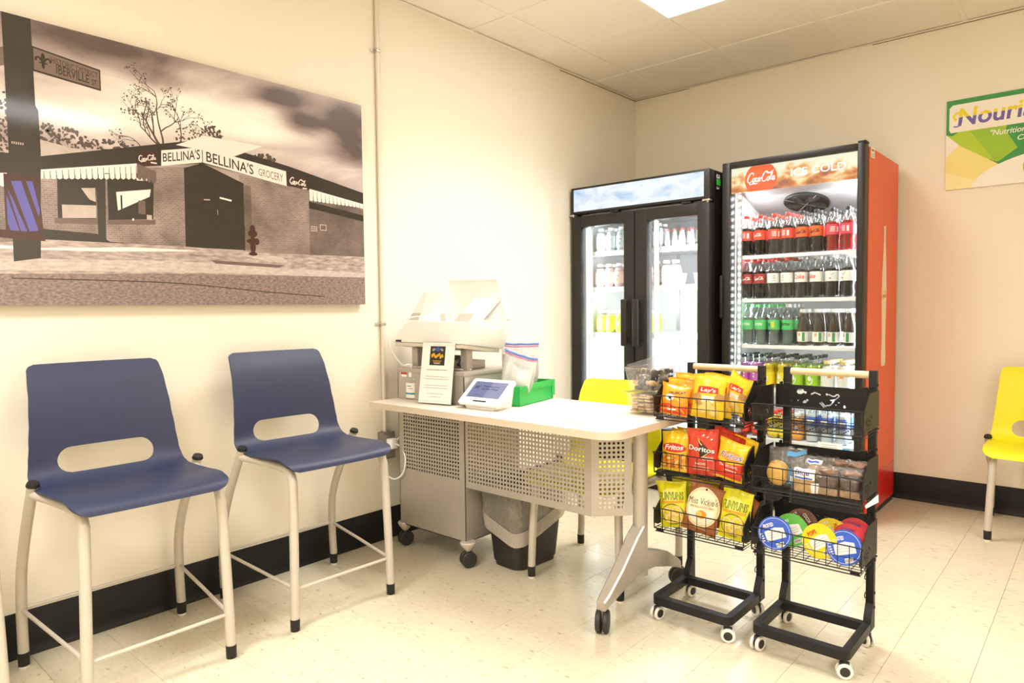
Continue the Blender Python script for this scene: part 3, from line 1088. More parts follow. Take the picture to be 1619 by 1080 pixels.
p.text('"Nutrition', .287, .288, .158, .032, S_WHITE, 7, shear=.25, bold=.012)
p.text('Co', .352, .243, .045, .028, S_WHITE, 7, shear=.25, bold=.012)
p.ring(.445, .085, .085, .075, .010, S_LIME, 8, a0=R(100), a1=R(290)); p.ring(.455, .09, .07, .062, .008, S_BLUE, 8, a0=R(60), a1=R(250))


def sign_fn(a, b, d):
    return V((SX0 + min(max(a, 0), w), -0.0092 - d, SZ0 + min(max(b, 0), h)))


p.build('print', sign_fn, sg, step=0.0002)

# ------------------------------------------------------------------ moulded chairs and stools
NAVY = mat('navy_moulded_plastic', (0.022, 0.029, 0.074), 0.45, var=0.08, vscale=60, bump=0.25, bscale=900)
YELLOW = mat('yellow_moulded_plastic', (0.74, 0.69, 0.008), 0.42, var=0.03, vscale=60, bump=0.2, bscale=900)


def shell(H, shellmat, parent):
    dz = H - 0.622
    prof = smoothpath([(.275, 0, .590), (.269, 0, .606), (.248, 0, .618), (.19, 0, .624), (.08, 0, .618), (-.04, 0, .615), (-.100, 0, .625), (-.138, 0, .652),
                       (-.157, 0, .695), (-.166, 0, .75), (-.176, 0, .81), (-.190, 0, .87), (-.214, 0, .94), (-.250, 0, 1.003)], 10)
    L = [0]
    for a, b in zip(prof, prof[1:]):
        L.append(L[-1] + (b - a).length)
    tot = L[-1]

    def at(sv):
        sv = max(0, min(tot, sv))
        for i in range(len(L) - 1):
            if L[i + 1] >= sv:
                t = (sv - L[i]) / max(1e-9, L[i + 1] - L[i])
                return prof[i].lerp(prof[i + 1], t)
        return prof[-1]

    s_of_z = lambda z: next(L[i] for i in range(len(L)) if prof[i].z >= z and L[i] > tot * .4)
    wid = [(0, .222), (.05, .231), (.15, .236), (.30, .240), (.38, .241), (.43, .238), (.48, .232), (.54, .226), (.62, .219), (.72, .212), (tot, .205)]

    def hw(sv):
        for (a, wa), (b, wb) in zip(wid, wid[1:]):
            if sv <= b:
                t = (sv - a) / (b - a)
                t = t * t * (3 - 2 * t)
                base = wa + (wb - wa) * t
                break
        else:
            base = wid[-1][1]
        for d, r_ in ((sv, .036), (tot - sv, .022)):
            if d < r_:
                base -= r_ - math.sqrt(max(0, r_ * r_ - (r_ - d) ** 2))
        return base

    s0, s1 = s_of_z(.643), s_of_z(.722)
    sc, sr, hwid = (s0 + s1) / 2, (s1 - s0) / 2, .150

    def P(sv, y):
        p = at(sv)
        q = y / .24
        back = max(0, min(1, (sv - .34) / .16))
        seat = 1 - back
        front = max(0, 1 - sv / .09)
        return V((p.x + back * .028 * q * q, y - .012, p.z + dz + seat * (.012 * q * q) - front * .010 * q * q))

    nv, nu = 88, 56
    svs = []
    for j in range(nv + 1):
        t = j / nv
        svs.append(tot * (t + .035 * math.sin(2 * PI * t) * -1))
    mb = MB()
    rows = []
    info = {}
    for sv in svs:
        wv = hw(sv)
        row = []
        for i in range(nu + 1):
            u = 2 * i / nu - 1
            y = wv * u
            vtx = mb.bm.verts.new(P(sv, y))
            info[vtx] = (sv, y)
            row.append(vtx)
        rows.append(row)

    def inside(sv, y):
        dx = max(0, abs(y) - (hwid - sr))
        return dx * dx + (sv - sc) ** 2 < sr * sr
    hole = set()
    for j in range(nv):
        for i in range(nu):
            q = [rows[j][i], rows[j][i + 1], rows[j + 1][i + 1], rows[j + 1][i]]
            cs, cy = sum(info[v][0] for v in q) / 4, sum(info[v][1] for v in q) / 4
            if inside(cs, cy):
                hole.update(q)
                continue
            mb.bm.faces.new(q)
    for vtx in hole:
        if not vtx.link_faces:
            continue
        sv, y = info[vtx]
        ax = math.copysign(min(abs(y), hwid - sr), y)
        d = math.hypot(y - ax, sv - sc)
        if d > 1e-6:
            y2, s2 = ax + (y - ax) * sr / d, sc + (sv - sc) * sr / d
            vtx.co = P(s2, y2)
    bmesh.ops.delete(mb.bm, geom=[v for v in mb.bm.verts if not v.link_faces], context='VERTS')
    bmesh.ops.recalc_face_normals(mb.bm, faces=list(mb.bm.faces))
    bmesh.ops.solidify(mb.bm, geom=list(mb.bm.faces), thickness=0.0065)
    return finish(mb, 'seat_shell', shellmat, parent, smooth=50, world=False)


def make_chair(name, label, cat, H, shellmat, stool, group):
    t = thing(name, label, cat, (0, 0, 0), 0, group)
    shell(H, shellmat, t)
    dz = H - 0.622
    k = H / .622
    r = .0165
    for sy in (1, -1):
        Y = lambda y: y * sy
        mb = MB()
        mb.tube(smoothpath([(-.242, Y(.256), .05 * k), (-.248, Y(.255), .18 * k), (-.238, Y(.253), .31 * k), (-.195, Y(.252), .42 * k), (-.128, Y(.253), .53 * k if stool else .345), (-.055, Y(.254), H + .018)]), r, 12)
        leg = finish(mb, 'leg', TUBE, t, world=False)
        mb = MB(); mb.cyl((-.055, Y(.254), H + .017), (-.051, Y(.254), H + .027), .0195, .0165, 14)
        finish(mb, 'bumper_cap', BLACKPLASTIC, leg, world=False)
        mb = MB(); mb.cyl((-.2425, Y(.256), .008), (-.242, Y(.256), .052), .0168, .0174, 14)
        finish(mb, 'foot_sleeve', BLACKPLASTIC, leg, world=False)
        mb = MB(); mb.cyl((-.2425, Y(.256), 0), (-.2425, Y(.256), .008), .0145, .0155, 14)
        finish(mb, 'glide', GLIDE, leg, world=False)
        mb = MB()
        mb.tube(smoothpath([(.240, Y(.215), .05), (.236, Y(.209), .3 * k), (.228, Y(.203), H - .10), (.222, Y(.202), H - .065), (.207, Y(.203), H - .04), (.18, Y(.207), H - .028),
                            (.10, Y(.216), H - .021), (.0, Y(.234), H - .016), (-.075, Y(.253), H - .012)]), [r * (.97 + .03)] * 49, 12)
        leg = finish(mb, 'leg', TUBE, t, world=False)
        mb = MB(); mb.cyl((.2402, Y(.2152), .008), (.240, Y(.215), .052), .0168, .0174, 14)
        finish(mb, 'foot_sleeve', BLACKPLASTIC, leg, world=False)
        mb = MB(); mb.cyl((.2402, Y(.2152), 0), (.2402, Y(.2152), .008), .0145, .0155, 14)
        finish(mb, 'glide', GLIDE, leg, world=False)
        if stool:
            mb = MB(); mb.tube([(-.247, Y(.255), .195), (0, Y(.233), .178), (.238, Y(.2105), .160)], .0062, 8)
            finish(mb, 'stretcher', TUBE, t, world=False)
    for yy in ((.12, -.12)):
        mb = MB(); mb.tube([(.08, yy - .1 * (1 if yy > 0 else -1) * -1, H - .022), (.08, yy, H - .012)], .008, 8)
        finish(mb, 'seat_mount', BLACKPLASTIC, t, world=False)
    mb = MB(); mb.tube([(.02, -.226, H - .024), (.02, .226, H - .024)], .009, 8)
    finish(mb, 'cross_bar', TUBE, t, world=False)
    if stool:
        mb = MB(); mb.tube([(.238, -.2105, .158), (.238, .2105, .158)], .0062, 8)
        finish(mb, 'stretcher', TUBE, t, world=False)
        mb = MB(); mb.tube([(-.247, -.255, .197), (-.247, .255, .197)], .0062, 8)
        finish(mb, 'stretcher', TUBE, t, world=False)
    return t


st = make_chair('counter_stool', 'tall navy plastic stool at the left, under the middle of the photo print', 'stool', .622, NAVY, True, 'navy counter stools along the left wall')
st.location = (.333, -3.772, 0)
dup(st, (.333, -3.092, 0), R(-1.5), 'tall navy plastic stool nearest the desk, under the right end of the photo print')
dup(st, (.330, -4.395, 0), 0, 'tall navy stool farthest from the desk, cut off at the left edge')
yc = make_chair('side_chair', 'yellow plastic chair pulled up behind the grey desk', 'chair', .45, YELLOW, False, 'yellow side chairs')
yc.location = (1.098, -2.112, 0)
yc.rotation_euler = (0, 0, R(-90 + 4.5))
dup(yc, (2.555, -.335, 0), R(-90), 'yellow plastic chair against the back wall beside the red cooler')

# ------------------------------------------------------------------ desk with lectern
LAMINATE = mat('pale_ash_laminate', (0.67, 0.60, 0.51), 0.38, var=0.05, vscale=8, stretch=(2, 22, 22))
EDGE = mat('laminate_edge_band', (0.66, 0.56, 0.44), 0.4, var=0.08, vscale=10, stretch=(3, 3, 40))
DX0, DX1, DY0, DY1, DZ = .135, 1.500, -2.642, -2.015, .737
desk = thing('desk', 'silver perforated teacher desk on casters with a pale laminate top and raised lectern', 'desk', (.8, -2.33, 0))


def rounded(x0, x1, y0, y1, radii, n=8):
    pts = []
    for (cx, cy, a0), r_ in zip(((x0, y0, 180), (x1, y0, 270), (x1, y1, 0), (x0, y1, 90)), radii):
        sx, sy = (1 if cx == x0 else -1), (1 if cy == y0 else -1)
        for k in range(n + 1):
            a = R(a0 + 90 * k / n)
            pts.append((cx + sx * r_ + r_ * math.cos(a), cy + sy * r_ + r_ * math.sin(a)))
    return pts


mb = MB(); mb.prism(rounded(DX0, DX1, DY0, DY1, (.012, .085, .05, .012)), DZ - .003, DZ)
top = finish(mb, 'desktop', LAMINATE, desk)
mb = MB(); mb.prism(rounded(DX0, DX1, DY0, DY1, (.012, .085, .05, .012)), DZ - .0285, DZ - .003)
finish(mb, 'edge_band', EDGE, top)


def perf(mb, o, ax, W, H, hx0, hz0, nx, nz, pitch, hole, t):
    """A sheet of W x H from o along ax and up, with a grid of square holes."""
    ax = V(ax).normalized()
    xs, zs = [0], [0]
    hs = lambda a0, n: [v for i in range(n) for v in (a0 + i * pitch - hole / 2, a0 + i * pitch + hole / 2)]
    xs += hs(hx0, nx) + [W]
    zs += hs(hz0, nz) + [H]
    vs = [[mb.bm.verts.new(V(o) + ax * x + V((0, 0, z))) for x in xs] for z in zs]
    fs = []
    for j in range(len(zs) - 1):
        for i in range(len(xs) - 1):
            if i % 2 == 1 and j % 2 == 1 and i < len(xs) - 1 and j < len(zs) - 1 and 0 < i < 2 * nx and 0 < j < 2 * nz:
                continue
            f = mb.bm.faces.new((vs[j][i], vs[j][i + 1], vs[j + 1][i + 1], vs[j + 1][i]))
            f.material_index = mb.mi
            fs.append(f)
    mb.bm.normal_update()
    bmesh.ops.solidify(mb.bm, geom=fs, thickness=t)


FY = -2.467
# pedestal cabinet
mb = MB()
mb.bb(.140, .143, FY, -2.10, .112, .889, 0, seg=1); mb.bb(.597, .600, FY, -2.10, .112, .889); mb.bb(.14, .60, -2.103, -2.10, .112, .889)
mb.bb(.140, .600, FY, -2.10, .112, .116); mb.bb(.14, .60, FY + .004, -2.10, .36, .364)
mb.bb(.140, .600, FY, FY + .003, .71, .868)
cab = finish(mb, 'cabinet', SILVER, desk, smooth=0)
mb = MB(); mb.bb(.137, .603, FY - .003, -2.097, .868, .889, .003)
finish(mb, 'cabinet_lid', SILVER, cab)
mb = MB(); perf(mb, (.140, FY, .112), (1, 0, 0), .46, .598, .043, .400 - .112, 22, 17, .0178, .0095, .0018)
finish(mb, 'perforated_front', SILVER, cab, smooth=0)
mb = MB(); mb.bb(.147, .593, -2.36, -2.357, .37, .70)  # black sheet added behind the perforations as the cabinet's inner shade
finish(mb, 'dark_backing', BLACKPLASTIC, cab, smooth=0)
RED = mat('warning_label_red', (0.5, 0.03, 0.015), 0.5)
mb = MB(); mb.bb(.166, .208, FY - .0008, FY, .856, .866)
mb.mi = 1; mb.bb(.168, .206, FY - .0008, FY, .845, .856)
finish(mb, 'warning_label', [RED, WHITEPAPER], cab, smooth=0)
# modesty panel and its angled return
mb = MB(); perf(mb, (.604, FY + .001, .366), (1, 0, 0), .683, .343, .022, .034, 36, 17, .0178, .0095, .0018)
mp = finish(mb, 'modesty_panel', SILVER, desk, smooth=0)
a0, a1 = V((1.287, FY + .001, .366)), V((1.398, -2.352, .366))
mb = MB(); perf(mb, a0, a1 - a0, (a1 - a0).length, .343, (a1 - a0).length / 2 - .0445, .034, 6, 17, .0178, .0095, .0018)
finish(mb, 'perforated_return', SILVER, mp, smooth=0)
# column, feet
CXc, CYc = 1.421, -2.33
mb = MB(); mb.tube([(CXc, CYc, .135), (CXc, CYc, .71)], .0285, 24)
mb.bb(CXc - .12, CXc + .04, CYc - .10, CYc + .12, .700, .7085, .002)
col = finish(mb, 'column', SILVER, desk)
for sgn in (-1, 1):
    mb = MB()
    secs = []
    for (d, zt, zb, hwid) in ((.0, .345, .155, .027), (.06, .30, .152, .027), (.16, .205, .125, .0245), (.25, .135, .095, .022), (.275, .118, .084, .018)):
        y = CYc + sgn * d
        x = CXc + (.0 if sgn < 0 else .012) * d / .27
        secs.append([(x - hwid, y, zb), (x - hwid, y, zt - .006), (x - hwid + .006, y, zt), (x + hwid - .006, y, zt), (x + hwid, y, zt - .006), (x + hwid, y, zb)])
    if sgn > 0:
        secs = [[(a, b, (c if c < .16 else min(c, .235 - .3 * (b - CYc)))) for a, b, c in s_] for s_ in secs]
    pts = [p_ for s_ in secs for p_ in s_]
    n = 6
    fs = [tuple(range(n))[::-1], tuple(range(n * (len(secs) - 1), n * len(secs)))]
    for i in range(len(secs) - 1):
        for k in range(n):
            fs.append((i * n + k, i * n + (k + 1) % n, (i + 1) * n + (k + 1) % n, (i + 1) * n + k))
    mb.raw(pts, fs)
    finish(mb, 'foot', SILVER, desk, smooth=30, recalc=True)


def caster(parent, x, y, r, face, w=.046, ztop=.10, horn=None, name='caster'):
    """Twin-wheel caster: face = heading of the wheels' axle."""
    ax = V((math.cos(face), math.sin(face), 0))
    mb = MB()
    for sgn in (-1, 1):
        c = V((x, y, r)) + ax * sgn * w * .29
        prof = [(0, -.5), (.62, -.5), (.66, -.42), (.9, -.46), (1, -.3), (1, .3), (.9, .46), (.0, .5)]
        M = Matrix.Translation(c) @ Matrix.Rotation(face, 4, 'Z') @ Matrix.Rotation(R(90), 4, 'Y')
        mb.lathe([(a * r, b * w * .46) for a, b in prof], 24, M)
    o = finish(mb, name, CASTERBLK, parent)
    mb = MB(); mb.cyl((x, y, r), (x, y, ztop), .008, n=12)
    if horn:
        mb.cyl((x, y, r * 1.25), (x, y, r * 2.05), .017, .014, 14)
    finish(mb, 'stem', CHROME, o)
    return o


caster(desk, 1.420, -2.592, .041, R(25), ztop=.09)
caster(desk, 1.436, -2.040, .041, R(-40), ztop=.09)
for (x, y, f) in ((.150, -2.444, R(-15)), (.602, -2.456, R(-25)), (.165, -2.125, R(30)), (.58, -2.125, R(10))):
    o = caster(desk, x, y, .036, f, ztop=.112)
    mb = MB()
    M = Matrix.Translation((x, y, 0))
    mb.lathe([(.012, .074), (.018, .080), (.036, .104), (.038, .112), (.034, .118)], 16, M)
    finish(mb, 'caster_cup', CHROME if False else GREYPL, o)
# lectern posts and tilted top
LT = R(-7.5)
LM = Matrix.Translation((.43, -2.462, 1.003)) @ Matrix.Rotation(LT, 4, 'X')
for x in (.205, .546):
    mb = MB(); mb.bb(x - .021, x + .021, -2.412, -2.375, .889, .985, .002)
    finish(mb, 'lectern_post', SILVER, desk)
mb = MB(); mb.bb(-.317, .165, 0, .245, -.0085, .0085, .003, LM)
finish(mb, 'lectern_top', LAMINATE, desk)

# ------------------------------------------------------------------ white equipment on the lectern
eq = thing('receipt_scale', 'bulky white tabletop machine lying on the tilted lectern top', 'machine', (.43, -2.46, 1.02), 0)
mb = MB()
prof = [(-.335, .0095), (-.335, .022), (-.225, .118), (.215, .110), (.185, .022), (.175, .0095)]
tb = MB(); tb.prism(prof, .0, .262, lambda a, b, d: LM @ V((a, d - .006, b)), bev=.006)
mb.merge(tb.bm)
mach = finish(mb, 'housing', WHITEPL, eq)
mb = MB(); mb.bb(.03, .20, .02, .05, .1135, .1145, 0, LM)
finish(mb, 'paper_slot', GREYPL, eq, smooth=0)
mb = MB(); mb.bb(-.30, -.26, -.009, -.003, .011, .02, 0, LM)
finish(mb, 'port', BLACKPLASTIC, eq, smooth=0)
mb = MB(); mb.tube(smoothpath([(.30, -2.36, 1.128), (.18, -2.40, 1.135), (.10, -2.43, 1.09), (.088, -2.47, 1.02), (.10, -2.455, .95), (.16, -2.44, .895), (.24, -2.40, .891)]), .0028, 8)
finish(mb, 'cord', WHITEPL, eq)


def slab(mb, A, B, C, D, n):
    A, B, C, D, n = V(A), V(B), V(C), V(D), V(n)
    mb.raw([A, B, C, D, A + n, B + n, C + n, D + n], [(0, 1, 2, 3), (7, 6, 5, 4), (0, 4, 5, 1), (1, 5, 6, 2), (2, 6, 7, 3), (3, 7, 4, 0)])


zt = lambda y: 1.122 - .13 * (y + 2.46)
d1 = thing('card_reader_dock', 'white wedge-shaped dock with grey lower faces on the white machine', 'dock', (.2, -2.3, 1.10))
mb = MB()
y0 = -2.32
pts = [(.040, y0, 1.105), (.165, y0 - .03, 1.105), (.318, y0 + .03, 1.100), (.19, y0 + .13, 1.090)]
topp = [(.152, y0 + .02, 1.255), (.19, y0 + .01, 1.256), (.286, y0 + .03, 1.252), (.22, y0 + .07, 1.252)]
mb.raw(pts + topp, [(0, 3, 2, 1), (4, 5, 6, 7), (0, 1, 5, 4), (1, 2, 6, 5), (2, 3, 7, 6), (3, 0, 4, 7)])
o = finish(mb, 'wedge', WHITEPL, d1, smooth=0)
mb = MB()
lerp = lambda a, b, t: V(a).lerp(V(b), t)
for (a, b, c, e) in ((0, 1, 5, 4), (1, 2, 6, 5)):
    P_ = pts + topp
    q = [lerp(P_[a], P_[b], .06), lerp(P_[a], P_[b], .94), lerp(lerp(P_[a], P_[b], .94), lerp(P_[e], P_[c], .94), .32), lerp(lerp(P_[a], P_[b], .06), lerp(P_[e], P_[c], .06), .32)]
    nn = (q[1] - q[0]).cross(q[3] - q[0]).normalized() * .0012
    slab(mb, *q, nn)
finish(mb, 'grey_band', mat('pale_warm_grey', (0.60, 0.53, 0.47), 0.45), d1, smooth=0)

d2 = thing('display_monitor', 'white tilted display seen from behind on its white stand on the lectern', 'monitor', (.45, -2.25, 1.10))
mb = MB(); slab(mb, (.225, -2.20, 1.318), (.562, -2.20, 1.312), (.670, -2.25, 1.118), (.340, -2.25, 1.118), (0, .022, .004))
finish(mb, 'screen_back', mat('pale_pinkish_white', (0.83, 0.785, 0.75), 0.4, var=.01), d2, smooth=0)
mb = MB()
for (A, B) in (((.225, -2.20, 1.318), (.562, -2.20, 1.312)), ((.562, -2.20, 1.312), (.670, -2.25, 1.118))):
    mb.tube([V(A) + V((0, .01, 0)), V(B) + V((0, .01, 0))], .013, 8)
finish(mb, 'bezel', WHITEPL, d2)
mb = MB()
slab(mb, (.372, -2.32, 1.102), (.520, -2.32, 1.098), (.612, -2.255, 1.222), (.475, -2.255, 1.226), (.01, .03, 0))
finish(mb, 'stand', WHITEPL, d2, smooth=0)
mb = MB()
slab(mb, (.382, -2.3212, 1.106), (.478, -2.3212, 1.106), (.505, -2.3012, 1.148), (.413, -2.3012, 1.148), (0, -.001, .0005))
finish(mb, 'grey_band', MATS['pale_warm_grey'], d2, smooth=0)

nb = thing('network_box', 'small grey network box with cables on the cabinet under the lectern', 'box', (.42, -2.28, .889))
mb = MB(); mb.bb(.28, .52, -2.36, -2.24, .8895, .928, .004)
finish(mb, 'case', GREYPL, nb)
mb = MB(); mb.bb(.45, .464, -2.3615, -2.36, .90, .915); finish(mb, 'port', BLACKPLASTIC, nb, smooth=0)
mb = MB(); mb.bb(.30, .42, -2.34, -2.26, .929, .945, .003); finish(mb, 'adapter', mat('dark_grey_plastic', (.12, .105, .09), .5), nb)
mb = MB(); mb.tube(smoothpath([(.36, -2.36, .925), (.37, -2.40, .905), (.44, -2.43, .895), (.52, -2.42, .8935), (.57, -2.39, .893)]), .0035, 8)
finish(mb, 'white_cable', WHITEPL, nb)
mb = MB(); mb.tube(smoothpath([(.50, -2.36, .945), (.478, -2.37, .93), (.485, -2.38, .905), (.50, -2.37, .895)]), .003, 8)
finish(mb, 'blue_cable', mat('blue_cable', (.05, .09, .3), .4), nb)
mb = MB(); mb.tube(smoothpath([(.375, -2.35, .93), (.38, -2.36, .965), (.40, -2.355, .97), (.41, -2.35, .935)]), .002, 6)
finish(mb, 'black_wire', BLACKPLASTIC, nb)

# ------------------------------------------------------------------ things on the desk top
sx, sy = .232, -2.452 - .005
sn = thing('hand_sanitizer', 'clear pump bottle of hand sanitizer at the left end of the desk', 'bottle', (sx, sy, DZ))
T = Matrix.Translation
mb = MB()
M = T((sx, sy, DZ + .0005)) @ Matrix.Diagonal((1.25, .85, 1, 1))
mb.lathe([(.0, 0), (.026, 0), (.028, .004), (.028, .092), (.024, .104), (.012, .112), (.011, .118)], 24, M)
finish(mb, 'bottle', clear('sanitizer_clear', (.93, .95, .95), refl=.5, base=.10, rough=.05, milk=.25), sn)
mb = MB()
M2 = T((sx, sy, DZ + .0005))
mb.lathe([(.0135, .108), (.0145, .109), (.0145, .128), (.012, .133), (.005, .134), (.0045, .160), (.007, .161), (.008, .170), (.0, .171)], 20, M2)
mb.tube([(sx, sy, DZ + .166), (sx - .018, sy - .004, DZ + .168), (sx - .036, sy - .008, DZ + .164)], .0042, 8)
finish(mb, 'pump', WHITEPL, sn)


def cylfn(cx, cy, r, a0, z0, sxk=1.0, syk=1.0):
    """Wrap (a, b): a along the circumference from heading a0, b up."""
    def f(a, b, d):
        th = a0 + a / r
        rr = r + d
        return V((cx + rr * math.cos(th) * sxk, cy + rr * math.sin(th) * syk, z0 + b))
    return f


p = Print()
p.rect(0, .045, .052, .072, WHITEPAPER, 1)
p.rect(0, .030, .052, .008, mat('teal_print', (.0, .32, .36), .5), 2)
p.rect(-.005, .066, .020, .004, MATS['teal_print'], 2); p.rect(.002, .054, .02, .0025, RED, 2)
p.build('label', cylfn(sx, sy, .0285, R(-70), DZ, 1.25, .85), sn, step=.0003, maxlen=.006)

# table tent sign in an acrylic holder
A = V((.373, -2.541, 0)); B = V((.556, -2.506, 0))
ax = (B - A).normalized(); nr = V((ax.y, -ax.x, 0))
mid = (A + B) / 2
ts = thing('tent_sign', 'printed white notice in a clear acrylic stand on the desk', 'sign', (mid.x, mid.y, DZ))
lean = .045
SW, SH = (B - A).length, .282
upv = (V((0, 0, 1)) * SH - nr * lean).normalized()
o_ = mid + V((0, 0, DZ + .004))
mb = MB()
f = plane_fn(o_, ax, upv, nr)
mb.raw([f(-SW / 2, 0, 0), f(SW / 2, 0, 0), f(SW / 2, SH, 0), f(-SW / 2, SH, 0), f(-SW / 2, 0, -.003), f(SW / 2, 0, -.003), f(SW / 2, SH, -.003), f(-SW / 2, SH, -.003)],
       [(0, 1, 2, 3), (7, 6, 5, 4), (0, 4, 5, 1), (1, 5, 6, 2), (2, 6, 7, 3), (3, 7, 4, 0)])
ACR = clear('acrylic_clear', (.95, .96, .95), refl=.4, base=.07)
for (da, db) in ((0, .0),):
    b0 = o_ + V((0, 0, -.0035))
    mb.raw([b0 - ax * SW / 2 + nr * .004, b0 + ax * SW / 2 + nr * .004, b0 + ax * SW / 2 - nr * .085, b0 - ax * SW / 2 - nr * .085,
            b0 - ax * SW / 2 + nr * .004 + V((0, 0, .0025)), b0 + ax * SW / 2 + nr * .004 + V((0, 0, .0025)), b0 + ax * SW / 2 - nr * .085 + V((0, 0, .0025)), b0 - ax * SW / 2 - nr * .085 + V((0, 0, .0025))],
           [(3, 2, 1, 0), (4, 5, 6, 7), (0, 1, 5, 4), (1, 2, 6, 5), (2, 3, 7, 6), (3, 0, 4, 7)])
finish(mb, 'acrylic_stand', ACR, ts, smooth=0)
p = Print()
p.rect(0, SH / 2, SW * .985, SH * .985, WHITEPAPER, 1)
EMB = mat('notice_art_black', (.02, .018, .02), .5)
EBL = mat('notice_art_blue', (.04, .08, .35), .5); EGO = mat('notice_art_gold', (.65, .35, .02), .5)
p.rect(-.003, SH - .062, .085, .088, EMB, 2)
for k in range(7):
    p.ell(-.032 + k * .0095, SH - .062 + .006 * math.sin(k * 2.1), .006, .009, EGO, 3, k * .6, n=10)
p.ell(-.003, SH - .032, .014, .010, EBL, 3, n=14); p.ell(-.026, SH - .034, .010, .006, INKGREY, 3, .5, n=10); p.ell(.02, SH - .034, .010, .006, INKGREY, 3, -.5, n=10)
for k in range(3):
    p.rect(-.003, SH - .085 - k * .006, .05 - k * .008, .0025, EGO if k < 2 else WHITEPAPER, 3)
for (yy, ww, hh) in ((SH - .127, .118, .007), (SH - .158, .13, .0045), (SH - .169, .145, .0045), (SH - .198, .13, .0045), (SH - .210, .135, .0045), (SH - .236, .095, .0045), (SH - .250, .062, .004)):
    n_ = int(ww / .011)
    for k in range(n_):
        wl = ww / n_
        p.rect(-ww / 2 + wl * (k + .5), yy, wl * (.62 + .25 * ((k * 7) % 3) / 2), hh * .62, INKGREY, 2)
for yy in (.012, SH - .012):
    p.rect(0, yy, SW * .93, .0008, INKGREY, 2)
p.build('notice', plane_fn(o_, ax, upv, nr), ts, step=.0004)

# payment terminal
tm = thing('payment_terminal', 'white countertop payment tablet with a blue welcome screen on the desk', 'terminal', (.74, -2.46, DZ))
TW, TL = .235, .155
TC = V((.735, -2.470, DZ + .012))
tax = V((.985, .05, 0)).normalized()
tn0 = V((tax.y, -tax.x, 0))
tup = (V((0, 0, 1)) * math.sin(R(38)) - tn0 * math.cos(R(38))).normalized()
tnr = tax.cross(tup).normalized()
fo = TC + tn0 * .055 + V((0, 0, .014))
f = plane_fn(fo, tax, tup, tnr)
mb = MB()
poly = rounded(-TW / 2, TW / 2, 0, TL, (.012,) * 4, 5)
mb.prism(poly, -.014, 0, f, bev=.002)
finish(mb, 'tablet', WHITEPL, tm)
mb = MB()
bp = [(-.085, .02), (.085, .02), (.085, .13), (-.085, .13)]
low = [V((TC.x, TC.y, DZ + .001)) + tax * a * .9 - tn0 * b for a, b in ((-.085, -.035), (.085, -.035), (.085, .085), (-.085, .085))]
upq = [f(a, b, -.0145) for a, b in ((-.105, .02), (.105, .02), (.105, .148), (-.105, .148))]
mb.raw(low + upq, [(3, 2, 1, 0), (4, 5, 6, 7), (0, 1, 5, 4), (1, 2, 6, 5), (2, 3, 7, 6), (3, 0, 4, 7)])
finish(mb, 'base', WHITEPL, tm, smooth=0)
p = Print()
p.rect(0, .088, .185, .098, emis('tablet_screen', (.17, .18, .33), .8), 1)
p.rect(.048, .088, .088, .097, emis('tablet_screen_pale', (.27, .28, .42), .8), 2)
SCB = emis('tablet_screen_ink', (.02, .03, .16), .3)
p.text('W', -.062, .100, .030, .022, SCB, 3, bold=.02, shear=.3)
p.text('Welcome to our', .012, .108, .095, .011, SCB, 3, bold=.01)
p.text('Nutrition Center', .012, .092, .095, .011, SCB, 3, bold=.01)
p.text('tap to start', -.03, .052, .035, .006, SCB, 3)
p.rect(.0, .018, .075, .008, BLACKPLASTIC, 1)
p.build('screen', f, tm, step=.0004)

# green bin box
GREEN = mat('green_plastic_bin', (.015, .42, .075), .42, var=.06, vscale=30)
gA, gB = V((.822, -2.344, DZ)), V((.765, -2.030, DZ))
gy = (gB - gA).normalized(); gx = V((gy.y, -gy.x, 0)) * 1.0
gw, gl, gh = .225, (gB - gA).length, .092
gb = thing('storage_bin', 'green plastic open bin holding zip bags on the desk', 'bin', (.68, -2.2, DZ))
gf = lambda a, b, z: gA - gx * a + gy * b + V((0, 0, z + .001))
mb = MB()


def wallq(mb, pts, n):
    pts = [V(q) for q in pts]
    n = V(n)
    k = len(pts)
    mb.raw(pts + [q + n for q in pts], [tuple(range(k)), tuple(range(2 * k - 1, k - 1, -1))] + [(i, (i + 1) % k, k + (i + 1) % k, k + i) for i in range(k)])


mb.raw([gf(0, 0, 0), gf(gw, 0, 0), gf(gw, gl, 0), gf(0, gl, 0), gf(0, 0, .003), gf(gw, 0, .003), gf(gw, gl, .003), gf(0, gl, .003)],
       [(0, 1, 2, 3), (4, 7, 6, 5), (0, 4, 5, 1), (1, 5, 6, 2), (2, 6, 7, 3), (3, 7, 4, 0)])
t_ = .003
wallq(mb, [gf(0, 0, 0), gf(0, gl, 0), gf(0, gl, gh), gf(0, .07, gh), gf(0, .045, gh - .012), gf(0, .02, gh - .004), gf(0, 0, gh - .004)], -gx * t_)
wallq(mb, [gf(gw, 0, 0), gf(gw, gl, 0), gf(gw, gl, gh), gf(gw, .07, gh), gf(gw, .045, gh - .012), gf(gw, .02, gh - .004), gf(gw, 0, gh - .004)], gx * t_)
wallq(mb, [gf(0, 0, 0), gf(gw, 0, 0), gf(gw, 0, gh - .004), gf(.16, 0, gh - .004), gf(.15, 0, gh - .03), gf(.075, 0, gh - .03), gf(.065, 0, gh - .004), gf(0, 0, gh - .004)], gy * t_)
wallq(mb, [gf(0, gl, 0), gf(gw, gl, 0), gf(gw, gl, gh), gf(0, gl, gh)], -gy * t_)
finish(mb, 'tray', GREEN, gb, smooth=0, recalc=True)
mb = MB()
wallq(mb, [gf(-.0005, .01, gh - .028), gf(-.0005, gl - .01, gh - .028), gf(-.0005, gl + .012, gh - .0), gf(-.0005, .075, gh)], gx * .003)
